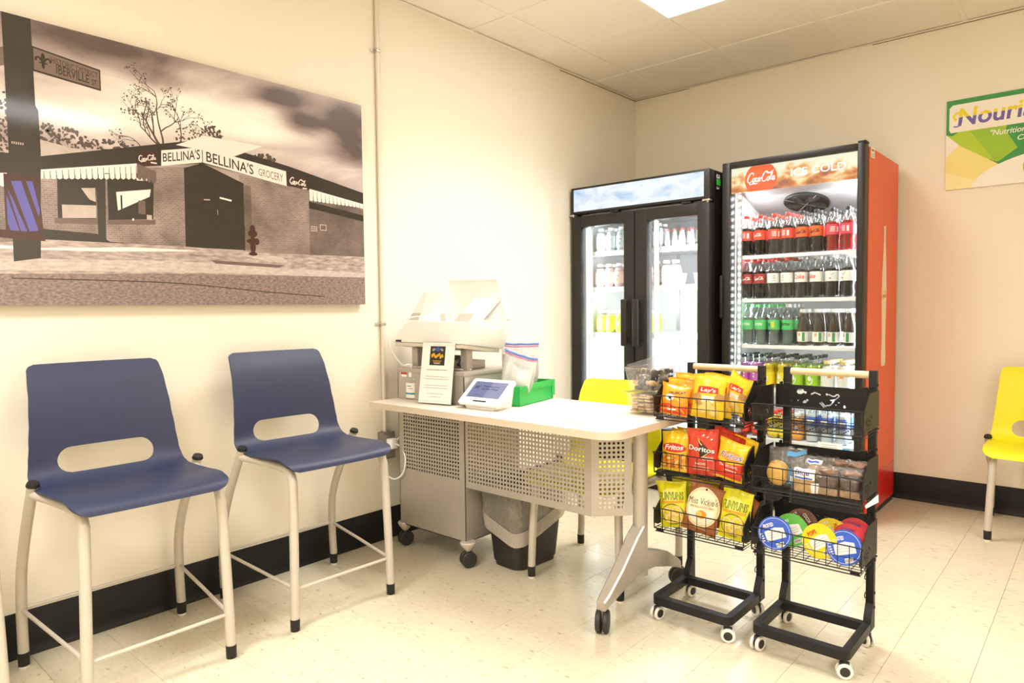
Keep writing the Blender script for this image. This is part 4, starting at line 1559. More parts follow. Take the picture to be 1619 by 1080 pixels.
wallq(mb, [gf(-.001, gl - .015, gh - .075), gf(-.001, gl + .012, gh - .075), gf(-.001, gl + .012, gh), gf(-.001, gl - .015, gh)], gx * .003)
finish(mb, 'rim', GREEN, gb, smooth=0, recalc=True)

# zip bags of white tissue
BAGCLR = clear('zip_bag_film', (.97, .96, .96), refl=.45, base=.06, rough=.15, milk=.34, wrinkle=.6, wscale=28)
FLUFF = mat('white_tissue', (.92, .90, .88), .8, var=.03, vscale=30, bump=.6, bscale=60)
ZBLUE = mat('zip_strip_blue', (.13, .22, .62), .4); ZPINK = mat('zip_strip_pink', (.62, .25, .45), .4)


def zipbag(label, c, w, h, tilt, yaw_, seed):
    t = thing('zip_bag', label, 'bag', c, 0, 'zip bags in the green bin')
    M = T(c) @ Matrix.Rotation(yaw_, 4, 'Z') @ Matrix.Rotation(tilt, 4, 'Y')

    def S(u, v, sg_, k=1.0):
        e = max(0, 1 - abs(u) ** 2.6)
        pr_ = math.sin(PI * min(1, max(0, v * .93 + .04))) ** .7
        n_ = noise.noise(V((u * 2.2 + seed, v * 3, sg_ * 3)))
        tk = (.040 * e ** .6 * pr_ * (1 + .35 * n_)) * k
        q_ = min(1, max(0, v / .5)); x = u * w / 2 * (1 - .05 * pr_) * (.97 if k < 1 else 1) * (.66 + .34 * q_ * q_ * (3 - 2 * q_))
        return M @ V((x, sg_ * tk * (1 - .6 * max(0, v - .55) / .45), v * h + .004 * n_ + .004 * u * u * (v > .9)))
    mb = MB()
    for sg_ in (-1, 1):
        mb.grid(lambda a, b: S(a * 2 - 1, b, sg_), 24, 26)
    finish(mb, 'film', BAGCLR, t, smooth=60)
    mb = MB()
    for sg_ in (-1, 1):
        mb.grid(lambda a, b: S((a * 2 - 1) * .94, .02 + b * .72 * (1 + .05 * math.sin(a * 9 + seed)), sg_, .9), 20, 20)
    finish(mb, 'tissue', FLUFF, t, smooth=70)
    for mt_, v0 in ((ZBLUE, .955), (ZPINK, .915)):
        mb = MB(); mb.tube([S(u / 10, v0, -1) + V((0, -.001, 0)) for u in range(-10, 11)], .0035 if mt_ is ZPINK else .0048, 6)
        finish(mb, 'zip_strip', mt_, t)


zipbag('taller clear zip bag with blue zip, left of the two in the green bin', (.664, -2.150, DZ + .006), .225, .270, R(-1), R(6), 1.3)
zipbag('shorter clear zip bag stuffed with white tissue, right in the green bin', (.718, -2.268, DZ + .006), .188, .232, R(13), R(4), 5.1)

# loose sheet
PA = [V((1.176, -2.530, DZ + .0012)), V((1.425, -2.560, DZ + .0012)), V((1.452, -2.335, DZ + .0012)), V((1.185, -2.310, DZ + .0012))]
sh = MB()
wallq(sh, PA, (0, 0, .0006))
o = finish(sh, 'paper_sheet', WHITEPAPER, smooth=0)
tag(o, 'blank white laminated sheet lying at the right end of the desk', 'paper')

# clear boxes with snacks
CLR = clear('clear_tub', (.985, .98, .97), refl=.5, base=.06, rough=.08, milk=.07, milkcol=(1, .95, .9))


def tub(name, label, cx, cy, z0, w0, w1, d0, d1, h, rz):
    t = thing(name, label, 'container', (cx, cy, z0), 0)
    M = T((cx, cy, z0)) @ Matrix.Rotation(rz, 4, 'Z')
    mb = MB()
    n = 8

    def ringp(w, d, z, r_=.014):
        return [M @ V((a, b, z)) for a, b in rounded(-w / 2, w / 2, -d / 2, d / 2, (r_,) * 4, 4)]
    R_ = [ringp(w0 - .006, d0 - .006, .0005), ringp(w0, d0, .004), ringp(w1, d1, h), ringp(w1 + .014, d1 + .014, h + .001), ringp(w1 + .015, d1 + .015, h - .004)]
    k = len(R_[0])
    pts = [q for rr in R_ for q in rr]
    fs = [tuple(range(k))[::-1]]
    for i in range(len(R_) - 1):
        for j in range(k):
            fs.append((i * k + j, i * k + (j + 1) % k, (i + 1) * k + (j + 1) % k, (i + 1) * k + j))
    mb.raw(pts, fs)
    finish(mb, 'tub', CLR, t, smooth=40)
    return t, M, ringp


STICK = mat('cracker_pack_tan', (.62, .42, .22), .5, var=.15, vscale=40)
WRAP = mat('dark_candy_wrapper', (.035, .03, .028), .25, var=.5, vscale=40)
WRAPS = mat('silver_candy_wrapper', (.62, .58, .53), .22, metal=.7, var=.3, vscale=60, bump=.5, bscale=120)
WRAPG = mat('tan_candy_wrapper', (.55, .38, .15), .3, var=.3, vscale=50)
tcx, tcy, trz = 1.352, -2.135, R(-6)
t, M, rp = tub('clear_tub', 'lower clear plastic tub of tan stick packs on the desk', tcx, tcy, DZ + .0005, .112, .125, .15, .165, .085, trz)
rg = random.Random(3)
for k in range(7):
    for j in range(3):
        z = .012 + k * .0105
        x = -.034 + j * .034 + rg.uniform(-.004, .004)
        mb = MB(); Mx = M @ T((x, rg.uniform(-.006, .006), z)) @ Matrix.Rotation(rg.uniform(-.12, .12), 4, 'Z') @ Matrix.Rotation(rg.uniform(-.07, .07), 4, 'X')
        mb.box(0, 0, 0, .030, .125, .008, .002, Mx, seg=1)
        o = finish(mb, 'stick_pack', rg.choice((STICK, STICK, WRAPG, mat('pale_stick_pack', (.74, .56, .36), .45))), smooth=40)
        tag(o, 'tan stick pack stacked inside the lower clear tub', 'snack', 'stick packs in the lower tub')
ztub = DZ + .0885
mb = MB()
for rr in (.0,):
    mb.raw([v for v in rp(.143, .184, .0875)] + [v for v in rp(.143, .184, .0895)], [tuple(range(20))[::-1], tuple(range(20, 40))] + [(i, (i + 1) % 20, 20 + (i + 1) % 20, 20 + i) for i in range(20)])
finish(mb, 'lid', CLR, t, smooth=0)
ztub += .003
t2, M2_, rp2 = tub('clear_tub', 'upper clear plastic tub of dark wrapped candies with its lid ajar', tcx + .004, tcy, ztub, .112, .145, .15, .18, .098, trz)
mb = MB()
LM2 = M2_ @ T((.03, 0, .100)) @ Matrix.Rotation(R(4), 4, 'Y') @ Matrix.Rotation(R(7), 4, 'X')
q0 = [LM2 @ V((a, b, .012)) for a, b in rounded(-.085, .085, -.095, .095, (.014,) * 4, 4)]
wallq(mb, q0, (0, 0, .002))
finish(mb, 'lid', CLR, t2, smooth=0)
for k in range(46):
    lay = k // 12
    z = .014 + .021 * lay
    g_ = 1 + .22 * z / .1
    x, y = rg.uniform(-.042, .042) * g_, rg.uniform(-.058, .058) * g_
    Mx = M2_ @ T((x, y, z)) @ Matrix.Rotation(rg.uniform(0, PI), 4, 'Z') @ Matrix.Rotation(rg.uniform(-.9, .9), 4, 'X')
    mb = MB()
    mt_ = rg.choice((WRAP, WRAP, WRAP, WRAPS, WRAPG))
    mb.lathe([(.0, -.026), (.010, -.025), (.004, -.016), (.011, -.011), (.012, 0), (.011, .011), (.004, .016), (.010, .025), (0, .026)], 10, Mx @ Matrix.Rotation(R(90), 4, 'Y'))
    o = finish(mb, 'wrapped_candy', mt_, smooth=40)
    tag(o, 'wrapped candy piled in the upper clear tub', 'candy', 'wrapped candies in the upper tub')

# ------------------------------------------------------------------ waste basket
wb = thing('waste_basket', 'black plastic waste basket with a clear liner under the desk', 'bin', (.755, -2.235, 0), 0)
BX, BY = .745, -2.225
mb = MB()


def rr_(w, d, z, r_, rz=R(-4)):
    c, s_ = math.cos(rz), math.sin(rz)
    return [V((BX + a * c - b * s_, BY + a * s_ + b * c, z)) for a, b in rounded(-w / 2, w / 2, -d / 2, d / 2, (r_,) * 4, 6)]


def loftrings(mb, R_, cap0=True, cap1=False):
    k = len(R_[0])
    pts = [q for rr in R_ for q in rr]
    fs = []
    if cap0: fs.append(tuple(range(k))[::-1])
    if cap1: fs.append(tuple(range(k * (len(R_) - 1), k * len(R_))))
    for i in range(len(R_) - 1):
        for j in range(k):
            fs.append((i * k + j, i * k + (j + 1) % k, (i + 1) * k + (j + 1) % k, (i + 1) * k + j))
    return mb.raw(pts, fs)


W0, D0, W1, D1 = .190, .275, .235, .345
lw = lambda z: (W0 + (W1 - W0) * z / .385, D0 + (D1 - D0) * z / .385)
rings = [rr_(W0 - .012, D0 - .012, .0, .05), rr_(W0 - .012, D0 - .012, .018, .05), rr_(*lw(.022), .022, .055), rr_(*lw(.37), .37, .05), rr_(W1 + .014, D1 + .014, .372, .055), rr_(W1 + .014, D1 + .014, .385, .055),
         rr_(W1 - .008, D1 - .008, .385, .05), rr_(W0, D0, .03, .05)]
loftrings(mb, rings, True, True)
finish(mb, 'bucket', mat('black_bin_plastic', (.025, .021, .018), .42, var=.12, vscale=50, bump=.1, bscale=400), wb, smooth=40)
LIN = clear('bin_liner_film', (.93, .9, .86), refl=.4, base=.05, rough=.2, milk=.30, milkcol=(.85, .78, .68), wrinkle=1.0, wscale=16)
LIN2 = clear('bin_liner_hem', (.9, .86, .8), refl=.35, base=.05, rough=.25, milk=.72, milkcol=(.88, .80, .70), wrinkle=.8, wscale=30)
for nm, mt_, za, zb_, ex in (('liner', LIN, .392, .275, .010), ('liner_hem', LIN2, .275, .205, .012)):
    mb = MB()
    R_ = []
    for i in range(9):
        z = za + (zb_ - za) * i / 8
        ring_ = []
        for q in rr_(lw(z)[0] + 2 * ex + .012, lw(z)[1] + 2 * ex + .012, z, .06):
            d = q - V((BX, BY, q.z))
            wv = noise.noise(V((q.x * 22, q.y * 22, q.z * 9)))
            tilt = (.055 * (d.y / .16) - .03 * d.x / .1) * (1.0 if nm == 'liner_hem' else i / 8) * 1.0
            ring_.append(q + d.normalized() * .005 * wv + V((0, 0, tilt + .006 * wv)))
        R_.append(ring_)
    loftrings(mb, R_, False)
    finish(mb, nm, mt_, wb, smooth=60)

# ------------------------------------------------------------------ bottles
COLA = mat('cola_liquid', (.009, .005, .0035), .12, spec=.15, var=.2)
PET = clear('pet_clear', (.93, .95, .94), refl=.85, base=.012, rough=.05)
CAPRED = mat('cap_red', (.72, .05, .03), .35)
CAPBLACK = mat('cap_black', (.03, .03, .032), .35)
CAPSILV = mat('cap_silver', (.62, .62, .63), .3, metal=.3)
CAPWHITE = mat('cap_white', (.86, .86, .87), .35)
CAPGREEN = mat('cap_green', (.10, .50, .16), .35)
L_RED = mat('label_red', (.78, .07, .035), .35)
L_ORG = mat('label_orange_red', (.82, .13, .03), .35)
L_PINK = mat('label_pink_red', (.78, .06, .11), .35)
L_MAROON = mat('label_maroon', (.42, .045, .045), .35)
L_WHITE = mat('label_white', (.84, .84, .82), .35)
L_GREEN = mat('label_green', (.10, .60, .17), .35)
L_LIME = mat('label_lime', (.33, .62, .03), .35)
L_YEL = mat('label_yellow', (.82, .66, .03), .35)
L_MAG = mat('label_magenta', (.62, .14, .50), .35)
L_PURP = mat('label_purple', (.36, .16, .50), .35)
L_ORANGE = mat('label_orange', (.85, .33, .02), .35)
L_BLUE = mat('label_blue', (.06, .14, .55), .35)
CHERRY = mat('cherry_liquid', (.35, .018, .02), .12, spec=.15, var=.2)
WATERY = mat('clear_liquid', (.17, .215, .19), .08, spec=.15, var=.1)
TEA = mat('tea_liquid', (.045, .024, .016), .15, spec=.15, var=.2)
JYEL = mat('yellow_juice', (.80, .58, .02), .2)
JGRN = mat('green_juice', (.33, .50, .03), .2)
JPUR = mat('purple_juice', (.40, .10, .36), .2)
JWHT = mat('white_milk_drink', (.84, .80, .72), .3)
JORG = mat('orange_juice', (.80, .30, .02), .2)

PROF = {
    'contour': ([(.0, .001), (.024, 0), (.031, .004), (.034, .014), (.0345, .03), (.0315, .052), (.0318, .062), (.0345, .082), (.0345, .088), (.0345, .146), (.0338, .156), (.029, .174), (.020, .194), (.0135, .208), (.0125, .214), (.0125, .222)], (.088, .144), .160, .236, .0145),
    'tea': ([(.0, .001), (.024, 0), (.030, .004), (.032, .012), (.0315, .08), (.032, .086), (.029, .094), (.030, .105), (.027, .125), (.021, .15), (.0175, .168), (.0165, .18), (.0165, .186)], (.022, .078), .182, .205, .0195),
    'curvy': ([(.0, .001), (.025, 0), (.031, .004), (.034, .014), (.034, .095), (.030, .105), (.030, .112), (.0335, .124), (.030, .138), (.020, .148), (.0145, .154), (.0135, .164), (.014, .176)], (.02, .095), .142, .192, .0165),
    'carafe': ([(.0, .001), (.028, 0), (.034, .004), (.036, .012), (.036, .115), (.033, .13), (.024, .145), (.020, .152), (.020, .16)], (.02, .11), .14, .172, .0225),
    'juice': ([(.0, .001), (.028, 0), (.034, .003), (.036, .01), (.036, .105), (.034, .118), (.026, .130), (.021, .136), (.0195, .14)], (.02, .10), .125, .156, .022),
}
BCACHE = {}


def bottle_parts(kind, liquid, cap, lab, prints, key):
    """Meshes of one bottle: clear body, liquid, cap, label with its printing."""
    ck = (kind, key)
    if ck in BCACHE:
        return BCACHE[ck]
    prof, (l0, l1), fill, top, cr = PROF[kind]
    out = []
    n = 18
    mb = MB(); mb.lathe(prof, n); out.append(('bottle_wall', mb, PET))
    lq = [(max(0, r_ - .0030), z + .001) for r_, z in prof if z < fill]
    ra = next((a[0] + (b[0] - a[0]) * (fill - a[1]) / max(1e-6, b[1] - a[1])) for a, b in zip(prof, prof[1:]) if b[1] >= fill)
    lq += [(ra - .0030, fill), (0, fill)]
    mb = MB(); mb.lathe(lq, n); out.append(('liquid', mb, liquid))
    mb = MB(); mb.lathe([(cr * .96, top - .018), (cr, top - .016), (cr, top - .002), (cr * .93, top), (0, top)], 14); out.append(('cap', mb, cap))
    rl = max(r_ for r_, z in prof if l0 - .01 <= z <= l1 + .01)
    mb = MB(); mb.lathe([(rl + .0004, l0), (rl + .0006, l1)], 24, caps=False); out.append(('label', mb, lab))
    objs = []
    for nm, mb_, mt_ in out:
        me = bpy.data.meshes.new(nm)
        mb_.bm.to_mesh(me); mb_.bm.free()
        me.materials.append(mt_)
        me.polygons.foreach_set('use_smooth', [True] * len(me.polygons)); me.set_sharp_from_angle(angle=R(40))
        objs.append((nm, me))
    if prints:
        p = Print()
        prints(p, (l0 + l1) / 2, l1 - l0)
        o = p.build('label_print', cylfn(0, 0, rl + .0007, R(-90), 0), None, step=.0002, maxlen=.008, world=False)
        objs.append(('label_print', o.data))
        bpy.data.objects.remove(o)
    BCACHE[ck] = objs
    return objs


def put_bottle(name, label, cat, loc, rz, group, spec, lite=False):
    t = thing(name, label, cat, loc, rz, group)
    for nm, me in bottle_parts(*spec):
        if lite and nm == 'label_print':
            continue
        o = bpy.data.objects.new(nm, me); COL.objects.link(o); o.parent = t
    return t


# ------------------------------------------------------------------ red drink cooler
cl = thing('drink_cooler', 'tall red and black single-door drink cooler with a lit soda header', 'cooler', (1.43, -.40, 0))
CRED = mat('cooler_red_wrap', (.80, .105, .028), .42, var=.03, vscale=4, bump=.05, bscale=200)
CREDLOW = mat('cooler_red_base', (.66, .018, .008), .25, var=.03)
FRAMEB = mat('cooler_black_frame', (.018, .0155, .0135), .4, spec=.3, var=.15, vscale=60)
CX0, CX1, CYB, CYF, CZ1 = 1.050, 1.812, -.055, -.690, 1.990
mb = MB()
mb.bb(CX1 - .03, CX1, CYF, CYB, .245, CZ1); mb.mi = 1; mb.bb(CX1 - .03, CX1, CYF, CYB, .035, .2449)
side = finish(mb, 'side_panel', [CRED, CREDLOW], cl, smooth=0)
mb = MB(); mb.bb(CX0, CX0 + .03, CYF, CYB, .035, CZ1); finish(mb, 'side_panel', FRAMEB, cl, smooth=0)
mb = MB(); mb.bb(CX0 + .03, CX1 - .03, CYB - .03, CYB, .035, CZ1); mb.bb(CX0 + .03, CX1 - .03, CYF, CYB - .03, CZ1 - .03, CZ1)
mb.bb(CX0 + .03, CX1 - .03, CYF, CYB - .03, .035, .36)
finish(mb, 'carcass', FRAMEB, cl, smooth=0)
mb = MB(); mb.bb(CX0 + .005, CX1 - .005, CYF + .03, CYB, .0, .034); finish(mb, 'kick_base', BLACKPLASTIC, cl, smooth=0)
# white bottle silhouette on the side
p = Print()
CREAMP = mat('cooler_cream_print', (.85, .72, .56), .45)
pf = [(0.0, .825), (.035, .826), (.048, .845), (.048, .90), (.040, .96), (.041, 1.05), (.050, 1.16), (.052, 1.24), (.046, 1.34), (.028, 1.46), (.020, 1.53), (.020, 1.585), (.024, 1.59), (.022, 1.607), (0, 1.610)]
p.poly([(-a, b) for a, b in pf] + [(a, b) for a, b in pf[::-1]][1:-1], CREAMP, 1)
p.script(0, 1.225, .085, CRED, 2, wd=.5, squash=1.6)
p.build('bottle_print', plane_fn((CX1, -.348, 0), (0, 1, 0), (0, 0, 1), (1, 0, 0)), side, step=.0003)
p = Print()
p.rect(-.628, 1.968, .075, .055, WHITEPAPER, 1); p.rect(-.628, 1.98, .045, .010, RED, 2); p.rect(-.628, 1.96, .05, .004, INKGREY, 2); p.rect(-.628, 1.95, .05, .004, INKGREY, 2)
p.build('sticker', plane_fn((CX1, 0, 0), (0, 1, 0), (0, 0, 1), (1, 0, 0)), side, step=.0003)
# liner, sloped evaporator cover with fan
IX0, IX1, IYB = CX0 + .031, CX1 - .031, CYB - .031
mb = MB()
mb.bb(IX0, IX0 + .012, CYF, IYB, .36, 1.955); mb.bb(IX1 - .012, IX1, CYF, IYB, .36, 1.955); mb.bb(IX0 + .012, IX1 - .012, IYB - .012, IYB, .36, 1.955); mb.bb(IX0 + .012, IX1 - .012, CYF, IYB, .36, .40)
finish(mb, 'liner', INTERIOR, cl, smooth=0)
mb = MB()
ZA, ZB = 1.860, 1.675
mb.raw([(IX0 + .012, -.665, ZA), (IX1 - .012, -.665, ZA), (IX1 - .012, IYB - .012, ZB), (IX0 + .012, IYB - .012, ZB), (IX0 + .012, -.665, 1.955), (IX1 - .012, -.665, 1.955), (IX1 - .012, IYB - .012, 1.955), (IX0 + .012, IYB - .012, 1.955)],
       [(0, 1, 2, 3), (7, 6, 5, 4), (0, 4, 5, 1), (1, 5, 6, 2), (2, 6, 7, 3), (3, 7, 4, 0)])
ev = finish(mb, 'fan_cover', mat('grey_fan_cover', (.42, .42, .43), .4, var=.02), cl, smooth=0)
slope = math.atan2(ZA - ZB, (-.665) - (IYB - .012))
fy = -.430
fz = ZA + (ZB - ZA) * (fy + .665) / (IYB - .012 + .665)
sdir = V((0, 1, (ZB - ZA) / (IYB - .012 + .665))).normalized()
sn_ = V((1, 0, 0)).cross(sdir)
if sn_.z > 0: sn_ = -sn_
FM = Matrix((V((1, 0, 0)), sdir, sn_)).transposed().to_4x4(); FM.translation = V((1.415, fy, fz))
mb = MB(); mb.lathe([(.0, .002), (.118, .002), (.125, .004), (.128, .014), (.122, .02), (.116, .010), (0, .008)], 40, FM)
fan = finish(mb, 'fan_guard', mat('black_fan', (.006, .006, .006), .45), ev, smooth=30)
mb = MB()
for r_ in (.03, .05, .07, .09, .11):
    mb.tube([FM @ V((r_ * math.cos(2 * PI * k / 32), r_ * math.sin(2 * PI * k / 32), .018)) for k in range(32)], .0014, 5, closed=True)
for k in range(5):
    a = 2 * PI * k / 5
    mb.tube([FM @ V((.02 * math.cos(a), .02 * math.sin(a), .012)), FM @ V((.07 * math.cos(a + .4), .07 * math.sin(a + .4), .014)), FM @ V((.11 * math.cos(a + .6), .11 * math.sin(a + .6), .012))], [.012, .022, .016], 6)
finish(mb, 'fan_wires', BLACKPLASTIC, ev, smooth=30)
mb = MB()
for a in (R(40), R(130), R(220), R(310)):
    mb.tube([FM @ V((.0, 0, .024)), FM @ V((.128 * math.cos(a), .128 * math.sin(a), .022))], .0022, 6)
finish(mb, 'fan_bracket', CHROME, ev, smooth=30)
# door
FX0, FX1, FY0, FY1 = CX0, CX1 - .002, -.780, -.695
GZ0, GZ1, GX0, GX1 = .335, 1.963, 1.096, 1.776
mb = MB()


def frame_bar(mb, x0, x1, z0, z1):
    mb.bb(x0, x1, FY0, FY1, z0, z1, .006)


frame_bar(mb, FX0, GX0, .27, 1.999); frame_bar(mb, GX1, FX1, .27, 1.999)
door = finish(mb, 'door', FRAMEB, cl)
mb = MB(); frame_bar(mb, GX0 - .001, GX1 + .001, GZ1, 1.999); finish(mb, 'top_rail', FRAMEB, door)
mb = MB(); frame_bar(mb, GX0 - .001, GX1 + .001, .27, GZ0); finish(mb, 'bottom_rail', FRAMEB, door)
mb = MB(); mb.bb(FX0 - .004, FX0 + .012, FY0 - .02, FY0, 1.10, 1.35, .004); finish(mb, 'door_pull', FRAMEB, door)
mb = MB(); mb.bb(FX1 - .035, FX1 + .003, FY0 + .01, FY1 - .005, 1.999, 2.012, .003); finish(mb, 'hinge', FRAMEB, door)
mb = MB(); mb.bb(GX0, GX1, FY0 + .018, FY0 + .022, GZ0, GZ1); finish(mb, 'glass_pane', GLASS, door, smooth=0)
mb = MB(); mb.bb(CX0 + .004, CX1 - .006, FY0 + .02, CYF - .002, .06, .262, .004)
for k in range(8):
    mb.bb(CX0 + .06, CX1 - .06, FY0 + .016, FY0 + .0199, .085 + k * .02, .093 + k * .02)
finish(mb, 'lower_grille', FRAMEB, cl, smooth=0)
# lit header behind the glass


def header_material(name, seed):
    mt = bpy.data.materials.new(name)
    mt.use_nodes = True
    nt = mt.node_tree
    b = nt.nodes['Principled BSDF']
    tc = nt.nodes.new('ShaderNodeTexCoord')
    vo = nt.nodes.new('ShaderNodeTexVoronoi'); vo.inputs['Scale'].default_value = 9
    mp = nt.nodes.new('ShaderNodeMapping'); mp.inputs['Location'].default_value = (seed, 0, 0); mp.inputs['Scale'].default_value = (1, 1, 1.6)
    nt.links.new(tc.outputs['Object'], mp.inputs[0]); nt.links.new(mp.outputs[0], vo.inputs['Vector'])
    nz = nt.nodes.new('ShaderNodeTexNoise'); nz.inputs['Scale'].default_value = 14; nz.inputs['Detail'].default_value = 5; nz.inputs['Distortion'].default_value = 1.2
    nt.links.new(mp.outputs[0], nz.inputs['Vector'])
    a = nt.nodes.new('ShaderNodeMath'); a.operation = 'MULTIPLY_ADD'; a.inputs[1].default_value = .9
    nt.links.new(vo.outputs['Distance'], a.inputs[0]); nt.links.new(nz.outputs['Fac'], a.inputs[2])
    sx_ = nt.nodes.new('ShaderNodeSeparateXYZ'); nt.links.new(tc.outputs['Object'], sx_.inputs[0])
    mr = nt.nodes.new('ShaderNodeMapRange'); mr.inputs['From Min'].default_value = 1.83; mr.inputs['From Max'].default_value = 1.96; mr.inputs['To Min'].default_value = -.42; mr.inputs['To Max'].default_value = .14
    nt.links.new(sx_.outputs['Z'], mr.inputs[0])
    s2 = nt.nodes.new('ShaderNodeMath'); s2.operation = 'ADD'
    nt.links.new(a.outputs[0], s2.inputs[0]); nt.links.new(mr.outputs[0], s2.inputs[1])
    cr = nt.nodes.new('ShaderNodeValToRGB')
    e = cr.color_ramp.elements
    e[0].position = .18; e[0].color = (.16, .022, .008, 1)
    e[1].position = .98; e[1].color = (.92, .88, .68, 1)
    x = e.new(.42); x.color = (.50, .10, .015, 1)
    x = e.new(.62); x.color = (.82, .30, .06, 1)
    x = e.new(.78); x.color = (.92, .68, .34, 1)
    nt.links.new(s2.outputs[0], cr.inputs[0])
    b.inputs['Base Color'].default_value = (.05, .05, .05, 1); nt.links.new(cr.outputs[0], b.inputs['Emission Color'])
    b.inputs['Emission Strength'].default_value = .75
    b.inputs['Roughness'].default_value = .3
    return mt


mb = MB(); mb.bb(GX0 - .01, GX1 + .01, FY0 + .026, FY0 + .034, 1.822, GZ1 + .005)
hd = finish(mb, 'lit_header', header_material('header_iced_cola', 2.3), cl, smooth=0)
p = Print()
HRED = emis('header_red', (.80, .10, .02), .85)
HWH = emis('header_white', (1, .95, .9), 1.0)
dcx, dcz, dr = 1.268, 1.888, .092
pts = []
for k in range(48):
    a = 2 * PI * k / 48
    pts.append((dcx + dr * math.cos(a), min(GZ1 - .001, max(1.8225, dcz + dr * math.sin(a)))))
p.poly(pts, HRED, 1)
p.script(dcx, 1.893, .165, HWH, 2, wd=.42, squash=1.15)
p.text('ICE COLD', 1.575, 1.899, .283, .040, HWH, 2, bold=.012)
p.build('header_print', plane_fn((0, FY0 + .026, 0), (1, 0, 0), (0, 0, 1), (0, -1, 0)), hd, step=.0004)
# LED strips (real lamps inside the cabinet)
LEDM = emis('cool_white_led', (.93, .97, 1.0), FRIDGE_LED)
LEDBAR = mat('led_channel', (.55, .56, .57), .35, metal=.4)
for x in (GX0 + .020, GX1 + .018):
    mb = MB(); mb.bb(x - .009, x + .009, -.682, -.665, .42, 1.82)
    ch = finish(mb, 'led_channel', LEDBAR, cl, smooth=0)
    mb = MB()
    for k in range(34):
        z = .45 + k * .041
        mb.bb(x - .005, x + .005, -.6855, -.6825, z, z + .012)
    o = finish(mb, 'led_dots', LEDM, ch, smooth=0)
    o['kind'] = 'stuff'


def lamp(name, loc, sx_, sz_, rot, watts, col=(.93, .97, 1.0)):
    ld = bpy.data.lights.new(name, 'AREA')
    ld.shape = 'RECTANGLE'; ld.size = sx_; ld.size_y = sz_
    ld.energy = watts; ld.color = col
    o = bpy.data.objects.new(name, ld)
    COL.objects.link(o)
    o.location = loc; o.rotation_euler = rot
    return o


lamp('cooler_strip_light', (GX0 + .022, -.60, 1.15), 1.35, .03, (0, R(-90), R(15)), FRIDGE_AREA)
lamp('cooler_strip_light', (GX1 - .030, -.60, 1.15), 1.35, .03, (0, R(90), R(-15)), FRIDGE_AREA)
lamp('cooler_top_light', (1.43, -.60, 1.80), .60, .05, (R(25), 0, 0), FRIDGE_AREA * .25)
# shelves
SHELFZ = (1.467, 1.214, .944, .690, .400)
for z in SHELFZ[:4]:
    mb = MB()
    mb.bb(IX0 + .014, IX1 - .014, -.662, -.650, z - .022, z - .001, .002)
    sh = finish(mb, 'shelf', CAPWHITE, cl, smooth=0)
    mb = MB()
    for k in range(28):
        x = IX0 + .03 + k * (IX1 - IX0 - .06) / 27
        mb.tube([(x, -.65, z - .004), (x, IYB - .02, z - .004)], .0028, 6)
    for y in (-.5, -.3, -.13):
        mb.tube([(IX0 + .014, y, z - .010), (IX1 - .014, y, z - .010)], .004, 6)
    o = finish(mb, 'shelf_wires', CAPWHITE, sh, smooth=40)
    o['kind'] = 'stuff'

# bottles on the shelves: eight columns, four ranks deep
ink = lambda mt_, *a: (lambda p, zc, h: [f(p, zc, h) for f in a])


def pr_coke(col, shift=0.0, extra=None):
    def f(p, zc, h):
        p.script(shift, zc, .062, col, 1, wd=.6, squash=1.0)
        if extra: extra(p, zc, h)
    return f


def pr_block(p, zc, h):
    for k in range(4):
        p.rect(-.006, zc + .014 - k * .008, .026, .0035, L_WHITE, 1)
    p.rect(.022, zc, .012, .03, L_WHITE, 1)


def pr_text(txt, col, w_=.05, h_=.024, dx=0.0, sh_=.25):
    return lambda p, zc, h: p.text(txt, dx, zc + .003, w_, h_, col, 1, bold=.02, shear=sh_)


def pr_diet(p, zc, h):
    p.rect(.0, zc + .012, .012, .006, INKGREY, 1); p.rect(.0, zc, .016, .004, INKGREY, 1); p.rect(0, zc - .014, .02, .003, INKGREY, 1)


def pr_diet2(p, zc, h):
    p.stroke([(-.008, zc + .016), (.0, zc + .004), (.006, zc + .014), (.012, zc + .018)], .0025, INKGREY, 1); p.ell(-.008, zc - .012, .006, .004, L_RED, 1)


def pr_tea(p, zc, h):
    p.rect(-.012, zc + .012, .014, .018, STICK, 1); p.rect(.012, zc, .015, h * .9, mat('leaf_green_print', (.05, .28, .10), .4), 1)


def pr_leaf(p, zc, h):
    p.stroke([(-.014, zc - .01), (-.004, zc - .022), (.010, zc - .012), (.014, zc + .012)], .005, L_WHITE, 1); p.ell(-.002, zc + .012, .01, .014, L_WHITE, 1)


def pr_berry(p, zc, h):
    for k in range(9):
        p.rect(-.02 + .013 * (k % 4), zc + .025 - .018 * (k // 4), .008, .011, L_WHITE if k % 2 else L_PURP, 1)


